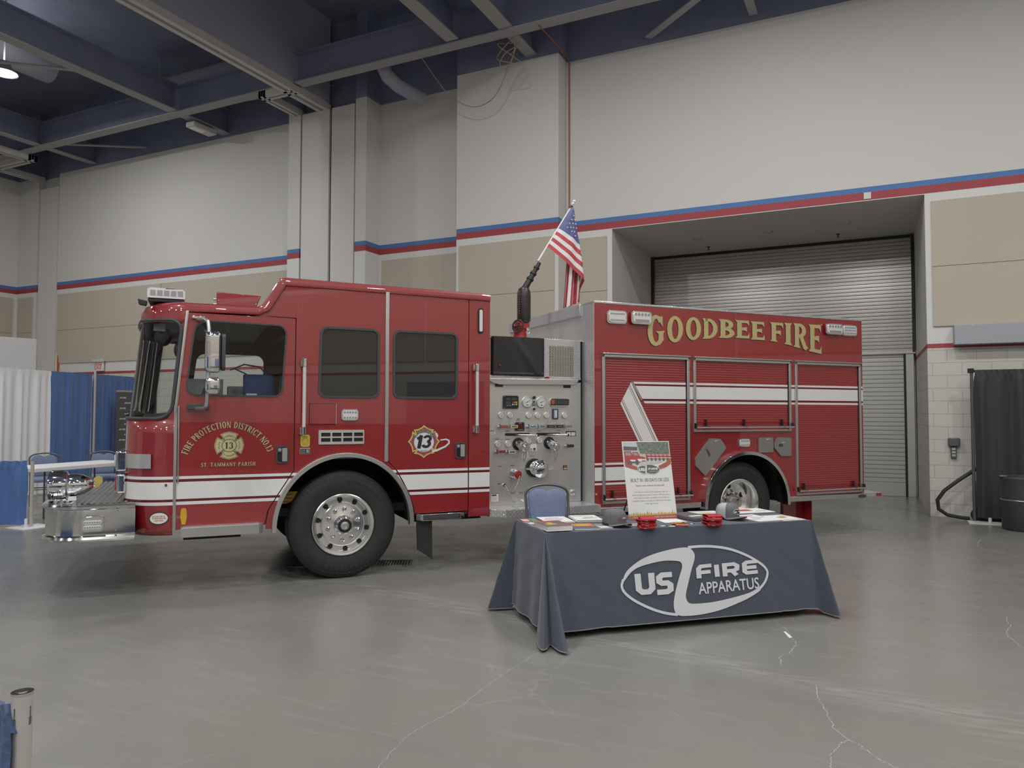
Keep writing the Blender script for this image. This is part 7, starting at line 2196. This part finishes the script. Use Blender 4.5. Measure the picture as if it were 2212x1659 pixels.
# ------------------------------------------------------------------ banquet chairs
def make_chair():
    t = empty('banquet_chair')
    def pt(s_, z):
        return (s_ * lerp_tab([(0.0, 0.20), (0.45, 0.205), (0.62, 0.215), (0.80, 0.222), (0.9, 0.2)], z), 0.20 + 0.10 * max(0, (z - 0.45) / 0.45), z)
    top = []
    for i in range(17):
        a = pi * i / 16
        top.append((-0.222 * cos(a) * (1 if True else 1), 0.288 + 0.006 * sin(a), 0.80 + 0.105 * sin(a) ** 0.8))
    fr = [(-0.20, 0.26, 0.0), (-0.205, 0.215, 0.40), pt(-1, 0.47), pt(-1, 0.62)] + top + [pt(1, 0.62), pt(1, 0.47), (0.205, 0.215, 0.40), (0.20, 0.26, 0.0)]
    G().tube(fr, 0.0145, 10).build('back_frame', M_CHAIRF, t)
    # padded back, notched like a heart at its top edge
    def outline(k):
        o = [(-0.172, 0.50), (0.172, 0.50), (0.192, 0.62), (0.203, 0.78), (0.185, 0.825), (0.14, 0.862), (0.08, 0.873), (0.035, 0.860), (0.0, 0.842), (-0.035, 0.860), (-0.08, 0.873), (-0.14, 0.862), (-0.185, 0.825), (-0.203, 0.78), (-0.192, 0.62)]
        return [(x * k, 0.69 + (z - 0.69) * k) for x, z in rpoly(o, 0.03, 3)]
    yb = lambda z: 0.20 + 0.10 * (z - 0.45) / 0.45
    rows = []
    for k, d in ((0.0, -0.036), (0.6, -0.034), (0.90, -0.026), (0.98, -0.014), (1.0, 0.0), (0.98, 0.012), (0.0, 0.014)):
        rows.append([(x, yb(z) + d, z) for x, z in outline(max(k, 0.001))])
    G().grid(rows, closed=True).build('back_pad', M_CHAIRB, t, angle=60)
    sec = []
    for z, k in ((0.425, 0.98), (0.43, 1.0), (0.47, 1.0), (0.49, 0.96), (0.498, 0.85), (0.50, 0.0)):
        o = rpoly([(-0.215, -0.22), (0.215, -0.22), (0.195, 0.205), (-0.195, 0.205)], 0.06, 5)
        sec.append([(x * max(k, 0.001), y * max(k, 0.001), z) for x, y in o])
    G().grid(sec, closed=True).add(sec[0], [tuple(range(len(sec[0])))]).build('seat', M_CHAIRB, t, angle=60)
    for s_ in (-1, 1):
        G().tube([(s_ * 0.215, -0.24, 0.0), (s_ * 0.205, -0.20, 0.40), (s_ * 0.20, -0.17, 0.425), (s_ * 0.2, 0.20, 0.43)], 0.0135, 10).build('front_leg', M_CHAIRF, t)
    G().tube([(-0.20, -0.17, 0.30), (0.2, -0.17, 0.30)], 0.009, 8).tube([(-0.203, 0.22, 0.3), (0.203, 0.22, 0.3)], 0.009, 8).build('stretchers', M_CHAIRF, t)
    return t
CH = make_chair()
CH.location = (-2.82, 6.78, 0)
CH.rotation_euler = (0, 0, radians(34))
tag(CH, 'blue upholstered banquet chair in front of the pump panel', 'chair', 'banquet chairs')
c2 = dup(CH, (-1.875, 7.46, 0), radians(38))
c2['label'] = 'blue banquet chair mostly hidden behind the poster board'
c3 = dup(CH, (-12.93, 8.06, 0), radians(62))
c3['label'] = 'blue banquet chair at white booth table, left one by the white drape'
c4 = dup(CH, (-12.60, 8.93, 0), radians(58))
c4['label'] = 'blue banquet chair at white booth table, right one nearest the truck'

# ------------------------------------------------------------------ pipe and drape
def drape_panel(name, a, b, z0, z1, m, label, cat='drape', amp=0.035, waves=None, pocket=True, group=None, pm_=None):
    a, b = Vector((*a, 0)), Vector((*b, 0))
    d = b - a
    L = d.length
    d.normalize()
    nrm = Vector((-d.y, d.x, 0))
    waves = waves or L / 0.20
    rows = []
    N = int(L / 0.018) + 8
    ph = random.uniform(0, 6)
    zs = [z1 + 0.012, z1 - 0.0, z1 - 0.07, z1 - 0.085, z1 - 0.16, z1 - 0.4, (z0 + z1) / 2, z0 + 0.3, z0]
    for zi, z in enumerate(zs):
        k = (0.25, 0.30, 0.35, 0.25, 0.6, 0.85, 1.0, 1.0, 1.0)[zi] if pocket else min(1.0, 0.3 + (z1 - z))
        r = []
        for i in range(N + 1):
            s_ = i / N
            u = s_ * waves * 2 * pi
            w = sin(u + ph + 0.6 * sin(u * 0.37)) * 0.6 + 0.4 * sin(u * 0.53 + 1.3 + 0.15 * zi)
            if pocket and zi in (0, 1, 2):
                w = w * 0.5 + 0.35 * sin(u * 3.1 + zi * 2)
            r.append(a + d * (L * s_ + 0.010 * sin(u * 1.3 + zi)) + nrm * (amp * k * w) + Vector((0, 0, z + (0.004 * sin(u * 2.3) if zi < 2 else 0))))
        rows.append(r)
    o = G().grid(rows).build(name, m, angle=70)
    return tag(o, label, cat, group)
DX = lambda t: (-14.32 + (-15.34 + 14.32) * t, 8.05 + (11.48 - 8.05) * t)
pa, pb = DX(-0.75), DX(0.335)
drape_panel('white_drape', pa, pb, 0.03, 2.44, M_DWHITE, 'tall white drape at the left edge behind the booth chairs')
drape_panel('blue_drape', DX(0.34), DX(0.66), 0.03, 2.44, M_DBLUE, 'tall blue drape between the white drape and the pale upright')
drape_panel('blue_drape', DX(0.665), DX(1.06), 0.03, 2.44, M_DBLUE, 'tall blue drape right of the pale upright, behind the banner')
def upright(x, y, h, r, label, base=True, slots=False):
    t = empty('drape_upright', (x, y, 0))
    G().cyl((0, 0, 0.01), (0, 0, h), r, n=24).build('pole', mat('pale_anodised_tube', (0.55, 0.53, 0.50), 0.4, 0.35), t)
    if base:
        G().prism(rect(-0.22, -0.22, 0.22, 0.22, 0.01), 'z', 0.0, 0.012).cyl((0.0, -0.07, 0.01), (0, -0.07, 0.13), 0.02).build('base_plate', M_WHITE, t, bevel=0.003)
    g = G().cyl((0, 0, h), (0, 0, h + 0.004), r * 1.06, n=24).cyl((0, 0, h + 0.003), (0, 0, h + 0.006), r * 0.5, n=16)
    g.build('cap', M_CHROME, t)
    if slots:
        g = G()
        for ang in (-72, 18):
            a = radians(ang)
            u, w = Vector((cos(a), sin(a), 0)), Vector((-sin(a), cos(a), 0))
            for w0, w1, z0, z1 in ((-0.002, 0.002, h - 0.058, h - 0.03), (-0.004, 0.004, h - 0.075, h - 0.056)):
                p = u * (r * 1.005)
                g.add([p + w * w0 + Vector((0, 0, z0)), p + w * w1 + Vector((0, 0, z0)), p + w * w1 + Vector((0, 0, z1)), p + w * w0 + Vector((0, 0, z1))], [(0, 1, 2, 3)])
        g.build('slots', M_PGREY, t)
    return tag(t, label, 'upright', 'drape uprights')
ux, uy = DX(0.663)
upright(ux + 0.09, uy - 0.02, 2.53, 0.024, 'tall pale upright standing in front of the blue drapes')
upright(-10.72, 6.50, 0.94, 0.024, 'short pale upright on a white base plate at the low blue drape')
drape_panel('blue_drape', (-10.78, 6.47), (-11.9, 5.55), 0.04, 0.93, M_DBLUE, 'low blue side drape at the left edge by the white base plate', amp=0.05, waves=5)
tag(G().box((-12.9, 4.3, 0.0), (-11.2, 6.2, 0.02)).build('floor_mat', M_DWHITE, bevel=0.004), 'white floor runner below the low blue drape', 'mat') if False else None
upright(-1.899, 1.142, 0.95, 0.0235, 'nearest upright with slotted head at the bottom left corner', slots=True)
# near drape: gathered cloth hanging from a rail, its end lapping over the nearest upright
rows = []
for zi in range(15):
    r = []
    for i in range(90):
        s_ = i / 89
        top = 0.868 + 0.060 * min(1, s_ / 0.035) + 0.006 * sin(s_ * 70)
        z = top + (0.03 - top) * ((zi - 1) / 13.0) ** 1.25 if zi > 0 else top - 0.012
        k = min(1.0, zi / 4)
        x = -1.884 - 0.95 * s_ + 0.010 * zi / 14
        y = 1.119 - 0.05 * s_ + (0.020 if zi == 0 else 0) - 0.012 * k * sin(s_ * 46 + 1.0 + 0.5 * sin(zi * 0.9)) - 0.008 * sin(s_ * 120 + zi * 1.7) * (1 - k * 0.6) - 0.010 * k
        r.append((x, y, z))
    rows.append(r)
tag(G().grid(rows).build('blue_drape', mat('near_blue_drape', (0.050, 0.085, 0.185), 0.7, noise=0.3, nscale=40, bump=0.4, bscale=60, sheen=0.15), angle=80), 'gathered dark blue drape in the bottom left corner, closest to the camera', 'drape')

# booth table, banner, mesh wall, flag, exit sign
t = empty('booth_table', (-11.25, 6.86, 0), radians(96))
G().box((0, 0, 0.725), (1.83, 0.76, 0.79)).build('table_top', M_WHITE, t, bevel=0.01)
for x in (0.25, 1.58):
    for y in (0.12, 0.64):
        G().cyl((x, y, 0), (x, y, 0.725), 0.014).build('table_leg', M_CHAIRF, t)
tag(t, 'white topped folding table in the booth behind the siren', 'table')
bn = empty('roll_up_banner', (-14.56, 11.06, 0), radians(-78))
G().box((-0.42, -0.003, 0.05), (0.42, 0.003, 2.08)).build('banner_sheet', mat('banner_charcoal', (0.075, 0.072, 0.068), 0.6), bn)
G().box((-0.43, -0.012, 2.07), (0.43, 0.012, 2.11)).build('top_rail', M_ALU, bn)
G().box((-0.45, -0.08, 0.0), (0.45, 0.08, 0.06)).build('base_case', M_ALU, bn, bevel=0.01)
for r in range(9):
    for c in range(3):
        text_obj('banner_word', 'AVE', M_WHITE, bn, (-0.36 + 0.25 * c + (0.10 if r % 2 else 0), -0.006, 1.93 - 0.115 * r), 0.13, 0.035, R90, 0, 0.02)
bn.rotation_euler = (0, 0, radians(72))
tag(bn, 'charcoal roll-up banner with repeated white words behind the truck nose', 'banner')
cl = empty('clip_light', (-14.15, 10.95, 0), 0)
G().box((-0.05, -0.05, 2.20), (0.05, 0.05, 2.32)).build('lamp_head', M_BLACK, cl, bevel=0.01)
G().cyl((0, 0, 0.0), (0, 0, 2.22), 0.012).cyl((0, 0, 0), (0, 0, 0.02), 0.12).build('stand', M_BLACK, cl)
tag(cl, 'slim black light stand beside the charcoal banner', 'light stand')
mw = empty('mesh_wall', (-17.40, 10.55, 0), radians(78 + 180))
G().box((0, -0.02, 0.0), (4.0, 0.02, 3.33)).build('mesh_panel', mat('white_mesh', (0.60, 0.60, 0.59), 0.6, noise=0.10, nscale=120), mw)
G().box((-0.03, -0.03, 0.0), (0.0, 0.03, 3.34)).build('edge_post', M_ALU, mw)
tag(mw, 'tall white perforated display wall behind the white drape', 'display wall')
fl = empty('corner_flag', (-17.25, 10.95, 0))
G().cyl((0, 0, 0), (0, 0, 3.02), 0.015).build('staff', M_GOLDP, fl)
rows = [[(0.02 * sin(3 * t + z * 4) + 0.01, 0.02 + (0.05 + 0.22 * (3.0 - z)) * t, z - 0.35 * t * (z > 2.2)) for t in [i / 8 for i in range(9)]] for z in (3.0, 2.9, 2.8, 2.6, 2.4, 2.0)]
G().grid(rows, fm=lambda i, j: 1 if (i + j) % 4 in (1, 2) and j > 1 else 0).build('cloth', [M_PRED, M_YEL], fl, angle=180)
tag(fl, 'red and yellow flag peeking out beside the white mesh wall', 'flag')
ex = empty('exit_sign', (-19.42, 13.56, 2.78))
ex.rotation_euler = (0, 0, 0)
G().box((-0.19, -0.05, 0.0), (0.19, 0.0, 0.24)).build('sign_case', M_WHITE, ex, bevel=0.01)
G().box((-0.21, -0.10, 0.24), (0.21, 0.0, 0.33)).build('light_heads', M_TRACK, ex, bevel=0.02)
text_obj('sign_word', 'EXIT', mat('exit_red', (0.6, 0.06, 0.06), 0.4, emit=0.3), ex, (-0.15, -0.052, 0.05), 0.30, 0.14, R90, 0.002, 0.02)
tag(ex, 'white exit sign with emergency heads on the left back wall', 'sign')

# ------------------------------------------------------------------ right side: black drape, bin, hose
drape_panel('black_drape', (1.50, 13.18), (4.6, 13.18), 0.07, 2.30, M_DBLACK, 'tall black drape hung before the block wall at the right edge', amp=0.045, waves=13)
dp = empty('pole_stand', (1.47, 13.22, 0))
G().cyl((0, 0, 0.01), (0, 0, 2.32), 0.022).build('pole', M_CHAIRF, dp)
G().cyl((-0.03, 0, 2.30), (3.2, 0, 2.30), 0.018).box((-0.05, -0.03, 2.27), (0.03, 0.03, 2.34)).build('rail', M_DARK, dp)
G().prism(rect(-0.1, -0.29, 0.42, 0.03, 0.01), 'z', 0.0, 0.012).cyl((0.18, -0.16, 0.012), (0.18, -0.16, 0.09), 0.022).build('base_plate', M_WHITE, dp, bevel=0.003)
tag(dp, 'dark pole and rail carrying the tall black drape', 'stand')
bn_ = empty('waste_bin', (2.02, 12.60, 0))
G().lathe([(0.0, 0.0), (0.27, 0.0), (0.285, 0.02), (0.300, 0.40), (0.303, 0.42)], (0, 0, 0), 'z', 48).build('body', mat('bin_dark_grey', (0.045, 0.047, 0.05), 0.5), bn_)
G().lathe([(0.302, 0.42), (0.306, 0.425), (0.306, 0.432), (0.302, 0.437)], (0, 0, 0), 'z', 48).build('white_band', M_ALU, bn_)
G().lathe([(0.303, 0.437), (0.312, 0.70), (0.318, 0.735), (0.30, 0.755), (0.285, 0.75), (0.27, 0.60), (0.0, 0.55)], (0, 0, 0), 'z', 48).build('rim', mat('bin_dark_grey_rim', (0.05, 0.052, 0.055), 0.4), bn_)
for a in (200, 20):
    a = radians(a)
    G().box((0.29 * cos(a) - 0.05, 0.29 * sin(a) - 0.05, 0.745), (0.29 * cos(a) + 0.05, 0.29 * sin(a) + 0.05, 0.775)).build('handle', M_CHAIRF, bn_, bevel=0.012)
tag(bn_, 'round dark grey waste bin at the right edge before the black drape', 'bin')
hs = G().tube([(1.62, 13.36, 0.84), (1.50, 13.34, 0.78), (1.28, 13.28, 0.62), (1.08, 13.25, 0.45), (0.985, 13.25, 0.30), (1.0, 13.25, 0.16), (1.12, 13.25, 0.075), (1.30, 13.27, 0.045), (1.41, 13.30, 0.035)], 0.028, 14).build('rubber_hose', M_RUBBER)
tag(hs, 'thick black hose curving down from behind the black drape', 'hose')
ct = empty('wheeled_cart', (1.56, 13.44, 0.093))
G().lathe([(0.0, -0.02), (0.05, -0.025), (0.085, -0.025), (0.092, -0.012), (0.092, 0.012), (0.085, 0.025), (0.0, 0.02)], (-0.04, -0.12, 0.0), 'y', 28).build('wheel', M_RUBBER, ct)
G().box((-0.06, -0.06, -0.02), (0.4, 0.1, 0.5)).build('cart_body', M_CHAIRF, ct, bevel=0.02)
tag(ct, 'small wheeled cart half hidden behind the black drape', 'cart')

# things inside the cab, seen through the driver window
TMAT = TRK.matrix_basis
def in_truck(o, x, y, z, rz=0):
    o.matrix_world = TMAT @ Matrix.Translation((x, y, z)) @ Matrix.Rotation(radians(rz), 4, 'Z')
    return o
for x, y, z, w_, h_, lab in ((-1.06, 0.78, 1.664, 0.46, 0.25, 'grey carton on the engine cover, widest one low in the driver window'), (-1.45, 0.78, 1.664, 0.34, 0.32, 'grey carton behind the mirror, left in the driver window')):
    o = in_truck(empty('carton'), x, y, z)
    G().box((0, 0, 0), (w_, 0.35, h_)).build('box', M_CARTON, o, bevel=0.004)
    G().box((0, 0.16, h_), (w_, 0.19, h_ + 0.001)).build('tape', M_MIDGREY, o)
    tag(o, lab, 'carton', 'cartons in the cab')
o = in_truck(empty('tote_bag'), -0.93, 0.34, 1.70)
rows = [[(p[0], p[1], z) for p in rpoly([(0.0, 0.0), (k, 0.0), (k, 0.24), (0.0, 0.24)], 0.04, 4)] for z, k in ((0.0, 0.27), (0.15, 0.29), (0.30, 0.285), (0.32, 0.27))]
G().grid(rows, closed=True).add(rows[-1], [tuple(range(len(rows[-1])))]).build('bag_body', M_BAG, o)
G().tube([(0.03, 0.06, 0.32), (-0.10, 0.04, 0.38), (-0.13, 0.04, 0.36), (0.0, 0.05, 0.42), (0.15, 0.08, 0.40), (0.22, 0.08, 0.32)], 0.007, 6).build('strap', M_BLACK, o)
G().box((0.02, -0.002, 0.03), (0.12, 0.0, 0.13)).build('badge', M_WHITE, o)
tag(o, 'dark blue tote bag inside the cab, right in the driver window', 'bag')

# drapes mirrored in paint and chrome; the black one added to darken reflections
drape_panel('black_drape', (6.6, -12.0), (6.6, 9.5), 0.03, 1.32, M_DBLACK, 'long low black drape added by the right end wall to darken truck reflections', amp=0.05, waves=40)
drape_panel('blue_drape', (-9.5, -3.2), (-4.5, -3.2), 0.03, 2.44, M_DBLUE, 'blue booth drape behind the viewpoint, only seen mirrored', amp=0.05, waves=18)
drape_panel('white_drape', (-13.0, -3.2), (-9.55, -3.2), 0.03, 2.44, M_DWHITE, 'white booth drape behind the viewpoint, only seen mirrored', amp=0.05, waves=12)

# trench grating under the truck nose
fg = empty('floor_grate', (-5.55, 6.05, 0.0), radians(30))
G().box((0, 0, 0.0), (1.3, 0.32, 0.004)).build('frame', M_MIDGREY, fg)
g = G()
for k in range(42):
    g.box((0.03 + 0.03 * k, 0.03, 0.004), (0.042 + 0.03 * k, 0.29, 0.006))
g.build('bars', M_DARK, fg)
tag(fg, 'metal trench grating let into the floor under the truck nose', 'grate')
